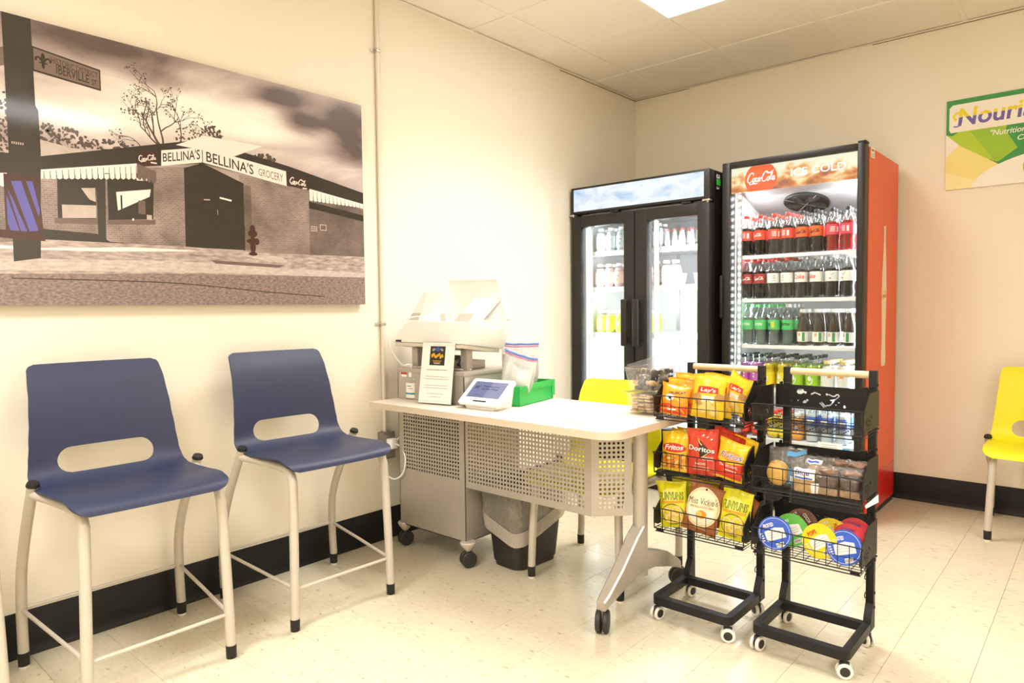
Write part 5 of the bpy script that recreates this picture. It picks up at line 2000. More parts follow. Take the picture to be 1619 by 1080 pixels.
SP = {
    'coke1': ('contour', COLA, CAPRED, L_RED, pr_block, 'coke1'), 'coke2': ('contour', COLA, CAPRED, L_RED, pr_coke(L_WHITE), 'coke2'),
    'coke3': ('contour', COLA, CAPRED, L_RED, pr_block, 'coke3'), 'zero': ('contour', COLA, CAPBLACK, L_ORG, pr_coke(INK), 'zero'),
    'cherryd': ('contour', CHERRY, CAPBLACK, L_PINK, pr_block, 'cherryd'),
    'maroon': ('contour', COLA, CAPRED, L_MAROON, pr_coke(L_WHITE, .012), 'maroon'), 'dietw': ('contour', COLA, CAPRED, L_WHITE, pr_diet, 'dietw'),
    'dietc': ('contour', COLA, CAPSILV, L_WHITE, pr_text('Coke', L_RED, .062, .026), 'dietc'), 'dietz': ('contour', COLA, CAPSILV, L_WHITE, pr_diet2, 'dietz'),
    'sprite': ('contour', WATERY, CAPGREEN, L_GREEN, pr_text('Sprite', L_WHITE, .062, .026), 'sprite'),
    'spritec': ('contour', WATERY, CAPGREEN, L_GREEN, lambda p, zc, h: (p.rect(.002, zc, .014, .034, L_YEL, 1), p.text('e', -.022, zc, .014, .02, INK, 1, bold=.02)), 'spritec'),
    'sprz': ('contour', WATERY, CAPSILV, L_GREEN, pr_text('Sprite', INK, .062, .026), 'sprz'),
    'tea': ('tea', TEA, CAPWHITE, L_WHITE, pr_tea, 'tea'),
    'berry': ('curvy', JPUR, CAPBLACK, L_MAG, pr_berry, 'berry'), 'yel': ('curvy', JYEL, CAPBLACK, L_YEL, pr_leaf, 'yel'), 'grn': ('curvy', JGRN, CAPBLACK, L_LIME, pr_leaf, 'grn'),
    'milk': ('carafe', JWHT, mat('cap_cream', (.75, .55, .25), .4), L_WHITE, lambda p, zc, h: p.rect(0, zc + .02, .02, .012, L_ORANGE, 1), 'milk'),
    'red5': ('juice', CHERRY, CAPRED, L_RED, pr_leaf, 'red5'), 'yel5': ('juice', JYEL, CAPRED, L_YEL, pr_leaf, 'yel5'), 'org5': ('juice', JORG, CAPWHITE, L_ORANGE, pr_leaf, 'org5'),
    'wat5': ('contour', mat('water_pale', (.72, .78, .84), .08), CAPWHITE, L_BLUE, lambda p, zc, h: p.rect(0, zc, .04, .02, L_WHITE, 1), 'wat5'),
}
WORDS = {'coke1': 'red-label cola bottle', 'coke2': 'red cola bottle with white script', 'coke3': 'red-label cola bottle', 'zero': 'cola bottle with orange label, black script',
         'cherryd': 'red drink bottle with pink-red label', 'maroon': 'maroon-label cola bottle with red cap', 'dietw': 'white-label cola bottle with red cap', 'dietc': 'white-label diet cola bottle with red lettering',
         'dietz': 'white-label cola bottle with silver cap', 'sprite': 'green-label lemon soda bottle with white lettering', 'spritec': 'green-label lemon soda bottle turned sideways', 'sprz': 'green-label lemon soda bottle with black lettering',
         'tea': 'brown tea bottle with white cap', 'berry': 'purple berry drink bottle', 'yel': 'yellow drink bottle', 'grn': 'green-label drink bottle', 'milk': 'white milk drink bottle',
         'red5': 'red juice bottle', 'yel5': 'yellow juice bottle', 'org5': 'orange juice bottle', 'wat5': 'clear water bottle with blue label'}
ORD = ('first', 'second', 'third', 'fourth', 'fifth', 'sixth', 'seventh', 'eighth')
ROWS = [('top', 1.467, [1.130, 1.210, 1.292, 1.372, 1.450, 1.530, 1.610, 1.692], ['coke1', 'coke2', 'coke3', 'coke1', 'zero', 'zero', 'cherryd', 'cherryd'], .07),
        ('second', 1.214, [1.137, 1.211, 1.288, 1.366, 1.447, 1.528, 1.610, 1.693], ['maroon', 'maroon', 'dietw', 'dietw', 'dietc', 'dietc', 'dietz', 'dietz'], .07),
        ('third', .944, [1.142, 1.220, 1.298, 1.378, 1.460, 1.541, 1.622, 1.704], ['sprite', 'sprite', 'spritec', 'sprz', 'tea', 'tea', 'tea', 'tea'], .07),
        ('fourth', .690, [1.112, 1.190, 1.270, 1.350, 1.430, 1.512, 1.596, 1.682], ['berry', 'berry', 'yel', 'yel', 'grn', 'grn', 'milk', 'milk'], .072)]
rb = random.Random(11)
for rown, z, xs, kinds, dy in ROWS:
    cnt = {k: kinds.count(k) for k in kinds}
    for c, (x, k) in enumerate(zip(xs, kinds)):
        for r_ in range(4):
            y = -.612 + r_ * .073
            rz = rb.uniform(-.5, .5) if r_ == 0 and k not in ('dietc',) else rb.uniform(-1.5, 1.5)
            if k == 'dietc' and r_ == 0: rz = R(-6) if c == 4 else R(-40)
            if k in ('sprite', 'sprz', 'coke2') and r_ == 0: rz = R(-18)
            if r_ == 0:
                lb = f'{WORDS[k]}, {ORD[c]} in front, {rown} red cooler shelf'
                g_ = f'front bottles on the {rown} shelf of the red cooler'
            else:
                lb = f'{WORDS[k]} behind {ORD[c]} front bottle on {rown} shelf'
                g_ = f'bottles behind the {ORD[c]} column of the {rown} shelf'
            put_bottle('drink_bottle', lb, 'bottle', (x + rb.uniform(-.002, .002), y, z + .0005), rz, g_, SP[k], lite=r_ > 1)
for c, (x, k) in enumerate(zip((1.12, 1.205, 1.30, 1.365, 1.435, 1.515, 1.595, 1.675), ('red5', 'red5', 'yel5', 'yel5', 'org5', 'wat5', 'wat5', 'wat5'))):
    for r_ in range(2):
        w_ = 'in front' if r_ == 0 else 'behind'
        put_bottle('drink_bottle', f'{WORDS[k]}, {ORD[c]} {w_}, red cooler floor', 'bottle', (x, -.612 + r_ * .08, .4015), rb.uniform(-.3, .3), 'bottles on the floor of the red cooler', SP[k])
t = thing('price_card', 'white paper card with blue corner taped low on red cooler door', 'sign', (1.655, FY0 + .017, .42))
p = Print(); p.rect(1.655, .405, .125, .055, WHITEPAPER, 1); p.rect(1.735, .395, .034, .03, mat('card_blue', (.08, .35, .6), .5), 1)
for k in range(3): p.rect(1.65, .42 - .012 * k, .08, .003, INKGREY, 2)
p.build('card', plane_fn((0, FY0 + .018, 0), (1, 0, 0), (0, 0, 1), (0, -1, 0)), t, step=.0003)

# ------------------------------------------------------------------ black double-door cooler
f1 = thing('upright_cooler', 'black double glass door cooler with a lit snowy mountain header', 'cooler', (.52, -.45, 0))
AX0, AX1, AYB, AYF, AZ1 = .021, 1.010, -.06, -.790, 1.968
BLK = mat('cooler_black_paint', (.011, .0095, .009), .38, spec=.3, var=.15)
DRK = mat('cooler_door_black', (.021, .018, .0155), .42, spec=.3, var=.12, vscale=60)
for x0, x1 in ((AX0, AX0 + .035), (AX1 - .035, AX1)):
    mb = MB(); mb.bb(x0, x1, AYF, AYB, .06, AZ1 - .002); s_ = finish(mb, 'side_panel', BLK, f1, smooth=0)
p = Print(); STG = mat('sticker_green', (.06, .62, .05), .5)
p.rect(-.745, 1.935, .045, .022, WHITEPAPER, 1); p.rect(-.745, 1.938, .02, .01, RED, 2); p.rect(-.738, 1.902, .058, .036, STG, 1); p.rect(-.748, 1.868, .035, .014, WHITEPAPER, 1); p.rect(-.748, 1.871, .03, .005, RED, 2)
p.build('stickers', plane_fn((AX1, 0, 0), (0, 1, 0), (0, 0, 1), (1, 0, 0)), s_, step=.0003)
mb = MB(); mb.bb(AX0 + .035, AX1 - .035, AYB - .03, AYB, .06, AZ1 - .002); mb.bb(AX0 + .035, AX1 - .035, AYF, AYB - .03, 1.80, AZ1 - .002); mb.bb(AX0 + .035, AX1 - .035, AYF, AYB - .03, .06, .34)
finish(mb, 'carcass', BLK, f1, smooth=0)
mb = MB(); mb.bb(AX0 + .02, AX1 - .02, AYF + .04, AYB - .02, .0, .06); finish(mb, 'kick_base', BLACKPLASTIC, f1, smooth=0)
mb = MB(); mb.bb(AX0, AX1, -.86, AYF - .001, 1.795, AZ1 + .002, .006); hb = finish(mb, 'header_box', DRK, f1)


def snow_material():
    mt = bpy.data.materials.new('header_snow')
    mt.use_nodes = True
    nt = mt.node_tree
    b = nt.nodes['Principled BSDF']
    tc = nt.nodes.new('ShaderNodeTexCoord')
    nz = nt.nodes.new('ShaderNodeTexNoise'); nz.inputs['Scale'].default_value = 7; nz.inputs['Detail'].default_value = 6; nz.inputs['Distortion'].default_value = .8
    mp = nt.nodes.new('ShaderNodeMapping'); mp.inputs['Scale'].default_value = (1, 1, 2.2); mp.inputs['Location'].default_value = (.4, 0, 0)
    nt.links.new(tc.outputs['Object'], mp.inputs[0]); nt.links.new(mp.outputs[0], nz.inputs['Vector'])
    cr = nt.nodes.new('ShaderNodeValToRGB')
    e = cr.color_ramp.elements
    e[0].position = .27; e[0].color = (.34, .55, .80, 1)
    e[1].position = .56; e[1].color = (.80, .88, .96, 1)
    nt.links.new(nz.outputs['Fac'], cr.inputs[0])
    b.inputs['Base Color'].default_value = (.05, .05, .05, 1); nt.links.new(cr.outputs[0], b.inputs['Emission Color'])
    b.inputs['Emission Strength'].default_value = .72
    b.inputs['Roughness'].default_value = .2
    return mt


mb = MB(); mb.bb(.045, .976, -.8625, -.8602, 1.811, 1.955, .001, seg=1); finish(mb, 'lit_panel', snow_material(), hb, smooth=0)
for x in (.36, .86):
    mb = MB(); mb.bb(x - .03, x + .03, -.855, -.82, 1.783, 1.7945); finish(mb, 'door_catch', BLACKPLASTIC, hb, smooth=0)
for x in (.035, .995):
    mb = MB(); mb.bb(x - .03, x + .015, -.862, -.82, 1.784, 1.7945, .002); mb.cyl((x, -.85, 1.775), (x, -.85, 1.795), .007, n=10); finish(mb, 'hinge', CHROME, hb)
mb = MB()
JX0, JX1 = AX0 + .036, AX1 - .036
mb.bb(JX0, JX0 + .01, AYF, AYB - .03, .34, 1.80); mb.bb(JX1 - .01, JX1, AYF, AYB - .03, .34, 1.80); mb.bb(JX0, JX1, AYB - .042, AYB - .031, .34, 1.80); mb.bb(JX0, JX1, AYF, AYB - .04, .34, .37); mb.bb(JX0, JX1, AYF, AYB - .04, 1.775, 1.80)
finish(mb, 'liner', INTERIOR, f1, smooth=0)
mb = MB(); mb.bb(.489, .529, AYF - .002, AYF + .03, .34, 1.78); finish(mb, 'mullion', BLK, f1, smooth=0)
for n_, (x0, x1, gx0, gx1, hx) in enumerate(((AX0 + .002, .5065, .097, .431, .452), (.5135, AX1 - .002, .600, .934, .5375))):
    mb = MB()
    for (a, b, c, d) in ((x0, gx0, .33, 1.778), (gx1, x1, .33, 1.778), (gx0 - .001, gx1 + .001, 1.706, 1.778), (gx0 - .001, gx1 + .001, .33, .42)):
        mb.bb(a, b, -.86, AYF - .003, c, d, .005)
    dr_ = finish(mb, 'door', DRK, f1)
    mb = MB(); mb.bb(gx0 - .004, gx1 + .004, -.835, -.831, .415, 1.71); finish(mb, 'glass_pane', GLASS, dr_, smooth=0)
    mb = MB(); mb.bb(hx - .021, hx + .021, -.902, -.885, .925, 1.222, .008, seg=3)
    for z in (.96, 1.19): mb.bb(hx - .012, hx + .012, -.888, -.858, z - .02, z + .02, .004)
    finish(mb, 'handle', DRK, dr_)
    # LED bar at the left edge of each opening
    lx = gx0 + .016
    mb = MB(); mb.bb(lx - .012, lx + .012, AYF + .012, AYF + .03, .42, 1.74); ch = finish(mb, 'led_channel', LEDBAR, f1, smooth=0)
    mb = MB(); mb.bb(lx - .008, lx + .008, AYF + .009, AYF + .0119, .44, 1.72); finish(mb, 'led_tube', emis('cool_white_tube', (.95, .98, 1.0), 6.0), ch, smooth=0)
    lamp('cooler_strip_light', (lx + .02, -.74, 1.08), 1.25, .03, (0, R(-90), R(30)), FRIDGE_AREA * 0.9)
lamp('cooler_strip_light', (JX1 - .03, -.74, 1.08), 1.25, .03, (0, R(90), R(-30)), FRIDGE_AREA * 0.8)
for z in (1.552, 1.310, 1.002, .70):
    mb = MB(); mb.bb(JX0 + .012, JX1 - .012, -.715, -.700, z - .034, z - .001, .002); sh = finish(mb, 'shelf', CAPWHITE, f1, smooth=0)
    mb = MB(); mb.bb(JX0 + .012, JX1 - .012, -.70, -.12, z - .012, z - .003); finish(mb, 'shelf_pan', CAPWHITE, sh, smooth=0)
for x in (.10, .42, .58, .80, .93):
    mb = MB(); mb.bb(x - .012, x + .012, AYB - .050, AYB - .0425, .38, 1.76); finish(mb, 'shelf_standard', LEDBAR, f1, smooth=0)
p = Print(); p.rect(.073, 1.60, .055, .115, mat('tag_lime', (.55, .75, .06), .5), 1)
p.build('price_tag', plane_fn((0, -.716, 0), (1, 0, 0), (0, 0, 1), (0, -1, 0)), f1)
PALE = mat('pale_blue_drink', (.62, .70, .74), .3); PINK = mat('pale_pink_drink', (.78, .52, .52), .3); LEMON = mat('lemon_can', (.74, .78, .06), .3)
GREYD = mat('pale_grey_drink', (.45, .45, .48), .3); WCUP = mat('white_yogurt_drink', (.85, .83, .82), .35)
FR = {
    'pale': ('juice', PALE, CAPWHITE, mat('label_pale_blue', (.72, .80, .84), .4), lambda p, zc, h: (p.rect(0, zc + .014, .03, .008, INKGREY, 1), p.ell(0, zc - .015, .008, .01, mat('teal_soft', (.2, .45, .45), .5), 1)), 'pale'),
    'pink': ('juice', PINK, CAPWHITE, mat('label_pale_pink', (.80, .62, .60), .4), lambda p, zc, h: (p.rect(0, zc + .014, .03, .008, INKGREY, 1), p.ell(0, zc - .015, .008, .012, L_ORANGE, 1)), 'pink'),
    'lemon': ('juice', LEMON, CAPWHITE, LEMON, lambda p, zc, h: p.ell(0, zc, .010, .014, L_WHITE, 1), 'lemon'),
    'grey': ('juice', GREYD, CAPSILV, GREYD, None, 'grey'),
    'yog': ('tea', WCUP, CAPRED, WCUP, lambda p, zc, h: [p.rect(-.02 + .012 * k, zc - .01, .005, .018 + .006 * (k % 2), INK, 1) for k in range(4)], 'yog'),
}
def fridge_row(key, xs, z, sc, word, place, ranks=2, dy=.078):
    for c, x in enumerate(xs):
        for r_ in range(ranks):
            if r_ == 0:
                lb = f'{word}, {ORD[c]} {place}, black cooler'
            else:
                lb = f'{word} behind {ORD[c]} {place}, black cooler'
            o = put_bottle('drink_bottle', lb, 'bottle', (x, -.655 + r_ * dy, z + .0005), rb.uniform(-.2, .2), f'{word}s {place} of the black cooler', FR[key])
            o.scale = (sc, sc, sc)


fridge_row('pale', (.128, .209, .292, .375, .455), 1.552, 1.0, 'pale blue drink bottle with white cap', 'on top shelf')
fridge_row('pink', (.118, .195, .272, .349, .428), 1.310, 1.0, 'pink drink bottle with white cap', 'on second shelf')
fridge_row('lemon', (.124, .200, .278, .356, .434, .51), 1.002, .95, 'lemon yellow drink bottle', 'on third shelf')
fridge_row('grey', (.565,), 1.552, 1.0, 'grey drink bottle', 'on right of top shelf')
fridge_row('yog', (.632, .684, .738, .80, .86, .915), 1.552, .54, 'small white yogurt drink with red cap', 'on top shelf')
fridge_row('pink', (.555, .625, .69), 1.310, 1.0, 'pink drink bottle', 'at right of second shelf', ranks=1)
for c, (x, col, w_) in enumerate(((.636, RED, 'speckled red and white fruit cup'), (.738, mat('pale_custard', (.80, .68, .42), .5), 'pale yellow pudding cup'), (.86, L_MAROON, 'dark red and white fruit cup'))):
    t = thing('snack_cup', f'{w_} on the second shelf of the black cooler', 'cup', (x, -.69, 1.3105))
    M = T((x, -.676, 1.3105))
    mb = MB(); mb.lathe([(0, 0), (.024, 0), (.034, .062), (.036, .064), (.036, .067), (0, .067)], 20, M); finish(mb, 'cup', CAPWHITE if c != 1 else col, t)
    p = Print()
    for k in range(10): p.rect(-.05 + .011 * k, .018 + .02 * (k % 3) / 2, .006, .014, col if k % 2 else WHITEPAPER, 1)
    p.build('cup_print', lambda a, b, d: V((x + (.0245 + b * .16 + d) * math.cos(R(-90) + a / .03), -.676 + (.0245 + b * .16 + d) * math.sin(R(-90) + a / .03), 1.3105 + b)), t, maxlen=.006)

# ------------------------------------------------------------------ rolling snack carts
WOOD = mat('pale_wood_rod', (.80, .62, .38), .4, var=.08, vscale=10, stretch=(3, 40, 40))
WHEELW = mat('white_caster_rim', (.82, .78, .72), .35)
PW, PD = .338, .085


def cutout_panel(mb, fn, w, h, holes, step, t, outline=None):
    """Sheet w x h as fine cells, with the cells inside any hole left out (the punched pattern of the sheet)."""
    nx, ny = int(round(w / step)), int(round(h / step))
    vs = {}

    def vert(i, j):
        if (i, j) not in vs:
            vs[(i, j)] = mb.bm.verts.new(fn(i * w / nx, j * h / ny))
        return vs[(i, j)]
    for j in range(ny):
        i = 0
        while i < nx:
            x, y = (i + .5) * w / nx, (j + .5) * h / ny
            if any(hh(x, y) for hh in holes) or (outline and not outline(x, y)):
                i += 1
                continue
            mb.bm.faces.new((vert(i, j), vert(i + 1, j), vert(i + 1, j + 1), vert(i, j + 1)))
            i += 1
    mb.bm.normal_update()
    bmesh.ops.solidify(mb.bm, geom=list(mb.bm.faces), thickness=t)


def hell(cx, cy, rx, ry, rot=0.0):
    c, s_ = math.cos(rot), math.sin(rot)
    return lambda x, y: (((x - cx) * c + (y - cy) * s_) / rx) ** 2 + ((-(x - cx) * s_ + (y - cy) * c) / ry) ** 2 < 1


def hpath(pts, w_):
    P_ = smoothpath([(a, b, 0) for a, b in pts], 4)

    def f(x, y):
        for a, b in zip(P_, P_[1:]):
            dx, dy = b.x - a.x, b.y - a.y
            t = max(0, min(1, ((x - a.x) * dx + (y - a.y) * dy) / max(1e-12, dx * dx + dy * dy)))
            if (x - a.x - t * dx) ** 2 + (y - a.y - t * dy) ** 2 < w_ * w_:
                return True
        return False
    return f


BACKH = [hell(.088, .063, .013, .010, .2), hell(.105, .060, .005, .004), hell(.055, .027, .004, .004), hell(.080, .030, .003, .003), hell(.103, .026, .007, .005, .6), hell(.112, .032, .004, .004),
         hpath([(.125, .055), (.138, .061), (.155, .055)], .0022), hpath([(.185, .058), (.20, .052), (.212, .060), (.218, .054)], .002), hell(.178, .058, .004, .004),
         hpath([(.190, .038), (.205, .042), (.216, .052)], .002), hpath([(.175, .018), (.19, .022), (.20, .036)], .002), hpath([(.155, .026), (.168, .012)], .002), hpath([(.162, .028), (.175, .014)], .002),
         hell(.208, .024, .0025, .0025), hell(.218, .032, .0035, .003), hell(.236, .019, .0045, .0045)]
SIDEH = [hpath([(.05, .020), (.06, .034), (.055, .048)], .0022), hpath([(.06, .034), (.078, .040), (.088, .036)], .002), hpath([(.052, .03), (.042, .042), (.046, .050)], .002), hpath([(.064, .030), (.076, .022), (.088, .026)], .002),
         hell(.07, .050, .003, .003), hell(.09, .054, .003, .003), hell(.104, .048, .004, .006, .5), hell(.038, .034, .003, .006), hell(.072, .014, .004, .0025), hell(.058, .012, .003, .003)]
ME = {}


def mesh_once(key, mb, mats, smooth=35):
    if key in ME:
        mb.bm.free()
        return ME[key]
    me = bpy.data.meshes.new(key)
    mb.bm.to_mesh(me); mb.bm.free()
    for mm in mats: me.materials.append(mm)
    if smooth:
        me.polygons.foreach_set('use_smooth', [True] * len(me.polygons)); me.set_sharp_from_angle(angle=R(smooth))
    ME[key] = me
    return me


def child(name, me, parent, loc=(0, 0, 0)):
    o = bpy.data.objects.new(name, me); COL.objects.link(o); o.parent = parent; o.location = loc
    return o


BW, BYB, BYF, BFH = .352, -.015, -.212, .078     # basket: width, back, front, front height


def basket_meshes():
    w2 = BW / 2
    r = .0014
    mb = MB()
    # rim and front frame
    def loop(pts, rr=.0020): mb.tube(pts, rr, 6, closed=True)
    loop([(-w2, BYF, 0), (w2, BYF, 0), (w2, BYB, 0), (-w2, BYB, 0)], .0024)
    loop([(-w2 + .004, BYF + .004, -.012), (w2 - .004, BYF + .004, -.012), (w2 - .004, BYB, -.012), (-w2 + .004, BYB, -.012)], .0022)
    mb.tube(smoothpath([(-w2, BYF, .0), (-w2, BYF, BFH - .012), (-w2 + .01, BYF, BFH), (0, BYF, BFH), (w2 - .01, BYF, BFH), (w2, BYF, BFH - .012), (w2, BYF, 0)], 4), .0022, 6)
    mb.tube([(-w2, BYF, BFH * .52), (w2, BYF, BFH * .52)], r, 5)
    n = 10
    for k in range(1, n):
        x = -w2 + BW * k / n
        mb.tube([(x, BYF, BFH), (x, BYF, 0), (x, BYF + .012, -.003), (x, BYB, -.003)], r, 5)
    for k in range(1, 8):
        y = BYF + (BYB - BYF) * k / 8
        mb.tube([(-w2, y, 0), (w2, y, 0)], r, 5)
    for sx_ in (-1, 1):
        mb.bb(sx_ * (w2 - .002) - .004, sx_ * (w2 - .002) + .004, BYF - .003, BYF + .006, .020, .040, .001)
        mb.bb(sx_ * (w2 - .02) - .014, sx_ * (w2 - .02) + .014, BYF + .004, BYF + .014, -.012, -.002, .001)
    wires = mesh_once('wire_frame', mb, [BLACKMETAL], 40)
    mb = MB(); cutout_panel(mb, lambda a, b: V((-PW / 2 + a, BYB + .001, .044 + b)), PW, PD, BACKH, .0021, .0014)
    back = mesh_once('back_panel', mb, [BLACKMETAL], 0)
    sides = []
    dep = BYB - BYF
    for nm, sx_ in (('side_panel_a', -1), ('side_panel_b', 1)):
        mb = MB()
        cutout_panel(mb, lambda a, b: V((sx_ * (w2 - .001), BYF + a, .003 + b)), dep, .126, [(lambda x, y, h=h: h((dep - x) if sx_ < 0 else x, y)) for h in SIDEH], .0024, .0014,
                     outline=lambda x, y: y < .066 + max(0, x) * .75 and y < .126 and (y > .004 + max(0, .03 - x) * .4))
        sides.append(mesh_once(nm, mb, [BLACKMETAL], 0))
    mb = MB()
    for sx_ in (-1, 1):
        mb.bb(sx_ * .128 - .010, sx_ * .128 + .010, BYB, BYB + .0128, .105, .135, .001)
        mb.bb(sx_ * .15 - .003, sx_ * .15 + .003, BYB - .006, BYB + .0128, .125, .138, .001)
    hook = mesh_once('hook', mb, [BLACKMETAL], 0)
    return wires, back, sides, hook


WM, BM_, SMS, HK = basket_meshes()
TIERS = (.757, .541, .324)


def make_cart(label, x, y, rz):
    t = thing('snack_cart', label, 'cart', (x, y, 0), rz, 'rolling snack carts beside the desk')
    for sx_ in (-1, 1):
        px_ = sx_ * .1425
        mb = MB()
        # post bends forward at its foot into the base rail
        sec = [(.0125, .975 - .027), (.0125, .20), (.0125, .16)]
        mb.bb(px_ - .0125, px_ + .0125, -.0005, .023, .150, .948, .0015)
        pts = [(.023, .150), (-.0005, .150), (-.02, .115), (-.03, .092), (-.03, .062), (.023, .062)]
        mb.prism([(a, b) for a, b in pts[::-1]], px_ - .0125, px_ + .0125, lambda a, b, d: V((d, a, b)))
        for z in (.185, .135, .30, .47, .68, .90):
            mb.cyl((px_ + sx_ * .0125, .011, z), (px_ + sx_ * .0155, .011, z), .005, n=10)
        o = finish(mb, 'post', BLACKMETAL, t, world=False)
        mb = MB()
        for z in (.17, .235, .262):
            mb.tube(smoothpath([(px_ - sx_ * .010, .0, z + .02), (px_ - sx_ * .012, -.012, z + .012), (px_ - sx_ * .012, -.012, z), (px_ - sx_ * .010, 0, z - .006)], 3), .0018, 5)
        finish(mb, 'wire_clip', BLACKMETAL, o, world=False)
    # base
    mb = MB()
    out_ = rounded(-.155, .155, -.292, -.02, (.030, .030, .001, .001), 6)
    inn = rounded(-.130, .130, -.262, -.045, (.004,) * 4, 6)
    k = len(out_)
    for z0, z1 in ((.062, .092),):
        P_ = [V((a, b, z0)) for a, b in out_] + [V((a, b, z0)) for a, b in inn] + [V((a, b, z1)) for a, b in out_] + [V((a, b, z1)) for a, b in inn]
        fs = []
        for i in range(k):
            j = (i + 1) % k
            fs += [(i, k + i, k + j, j), (2 * k + i, 2 * k + j, 3 * k + j, 3 * k + i), (i, j, 2 * k + j, 2 * k + i), (k + i, 3 * k + i, 3 * k + j, k + j)]
        mb.raw(P_, fs)
    finish(mb, 'base_frame', BLACKMETAL, t, world=False, smooth=30, recalc=True)
    mb = MB(); mb.bb(-.130, .130, -.0435, -.024, .071, .087, .001); finish(mb, 'rear_bar', BLACKMETAL, t, world=False, smooth=0)
    mb = MB(); mb.cyl((-.130, .011, .933), (.130, .011, .933), .0125, n=18); finish(mb, 'wooden_handle', WOOD, t, world=False)
    for sx_ in (-1, 1):
        for yy in (-.270, -.005):
            cx, cy = sx_ * .138, yy
            a = R(20 + 35 * sx_ + (60 if yy < -.1 and sx_ > 0 else 0))
            mb = MB()
            for s2 in (-1, 1):
                M = T((cx, cy, .0245)) @ Matrix.Rotation(a, 4, 'Z') @ T((s2 * .0105, 0, 0)) @ Matrix.Rotation(R(90), 4, 'Y')
                mb.lathe([(.015, -.0045), (.022, -.0055), (.0245, -.003), (.0245, .003), (.022, .0055), (.015, .0045)], 20, M)
            o = finish(mb, 'caster', WHEELW, t, world=False)
            mb = MB()
            for s2 in (-1, 1):
                M = T((cx, cy, .0245)) @ Matrix.Rotation(a, 4, 'Z') @ T((s2 * .0105, 0, 0)) @ Matrix.Rotation(R(90), 4, 'Y')
                mb.lathe([(0, -.0055), (.0155, -.0052), (.0155, .0052), (0, .0055)], 16, M)
            mb.cyl((cx, cy, .02), (cx, cy, .062), .006, n=10)
            mb.box(0, 0, 0, .010, .03, .026, .003, T((cx, cy, .040)) @ Matrix.Rotation(a, 4, 'Z'))
            finish(mb, 'caster_hub', CASTERBLK, o, world=False)
    for z in TIERS:
        b = child('basket', WM, t, (-.008, 0, z))
        child('back_panel', BM_, b); child('side_panel', SMS[0], b); child('side_panel', SMS[1], b); child('hook', HK, b)
    return t


CARTA = (1.656, -2.100)
CARTB = (2.033, -2.090)
make_cart('black wire snack cart full of chip bags, next to the desk', *CARTA, 0)
make_cart('black wire snack cart with pastries and cereal cups and an empty top basket', *CARTB, 0)

# ------------------------------------------------------------------ chip bags
B_YEL = mat('bag_yellow_foil', (.85, .56, .012), .30, var=.06, vscale=14, coat=.3)
B_ORG = mat('bag_orange_foil', (.86, .34, .012), .28, var=.08, vscale=14, coat=.3)
B_RED = mat('bag_red_foil', (.62, .045, .02), .28, var=.10, vscale=14, coat=.3)
B_LEM = mat('bag_lemon_foil', (.74, .70, .008), .32, var=.05, vscale=14, coat=.3)
B_BRN = mat('bag_brown_foil', (.32, .10, .022), .4, var=.08, vscale=14)
B_CHI = mat('bag_chili_foil', (.42, .15, .02), .3, var=.25, vscale=30, coat=.3)
B_SIL = mat('bag_silver_seam', (.60, .62, .68), .3, metal=.5)
C_RED = mat('print_red', (.66, .03, .02), .35)
C_WHT = mat('print_white', (.88, .86, .82), .35)
C_CHIP = mat('print_chip_gold', (.82, .52, .10), .4, var=.15, vscale=60)
C_POT = mat('print_potato', (.50, .26, .10), .5, var=.2, vscale=50)
C_CREAM = mat('print_cream', (.86, .76, .50), .45, var=.04)
C_BLK = mat('print_bag_black', (.03, .022, .016), .35)
C_GRN = mat('print_dark_green', (.07, .10, .02), .4)
C_ORN = mat('print_orange', (.85, .30, .02), .35)
C_BLU = mat('print_blue', (.08, .08, .35), .35)


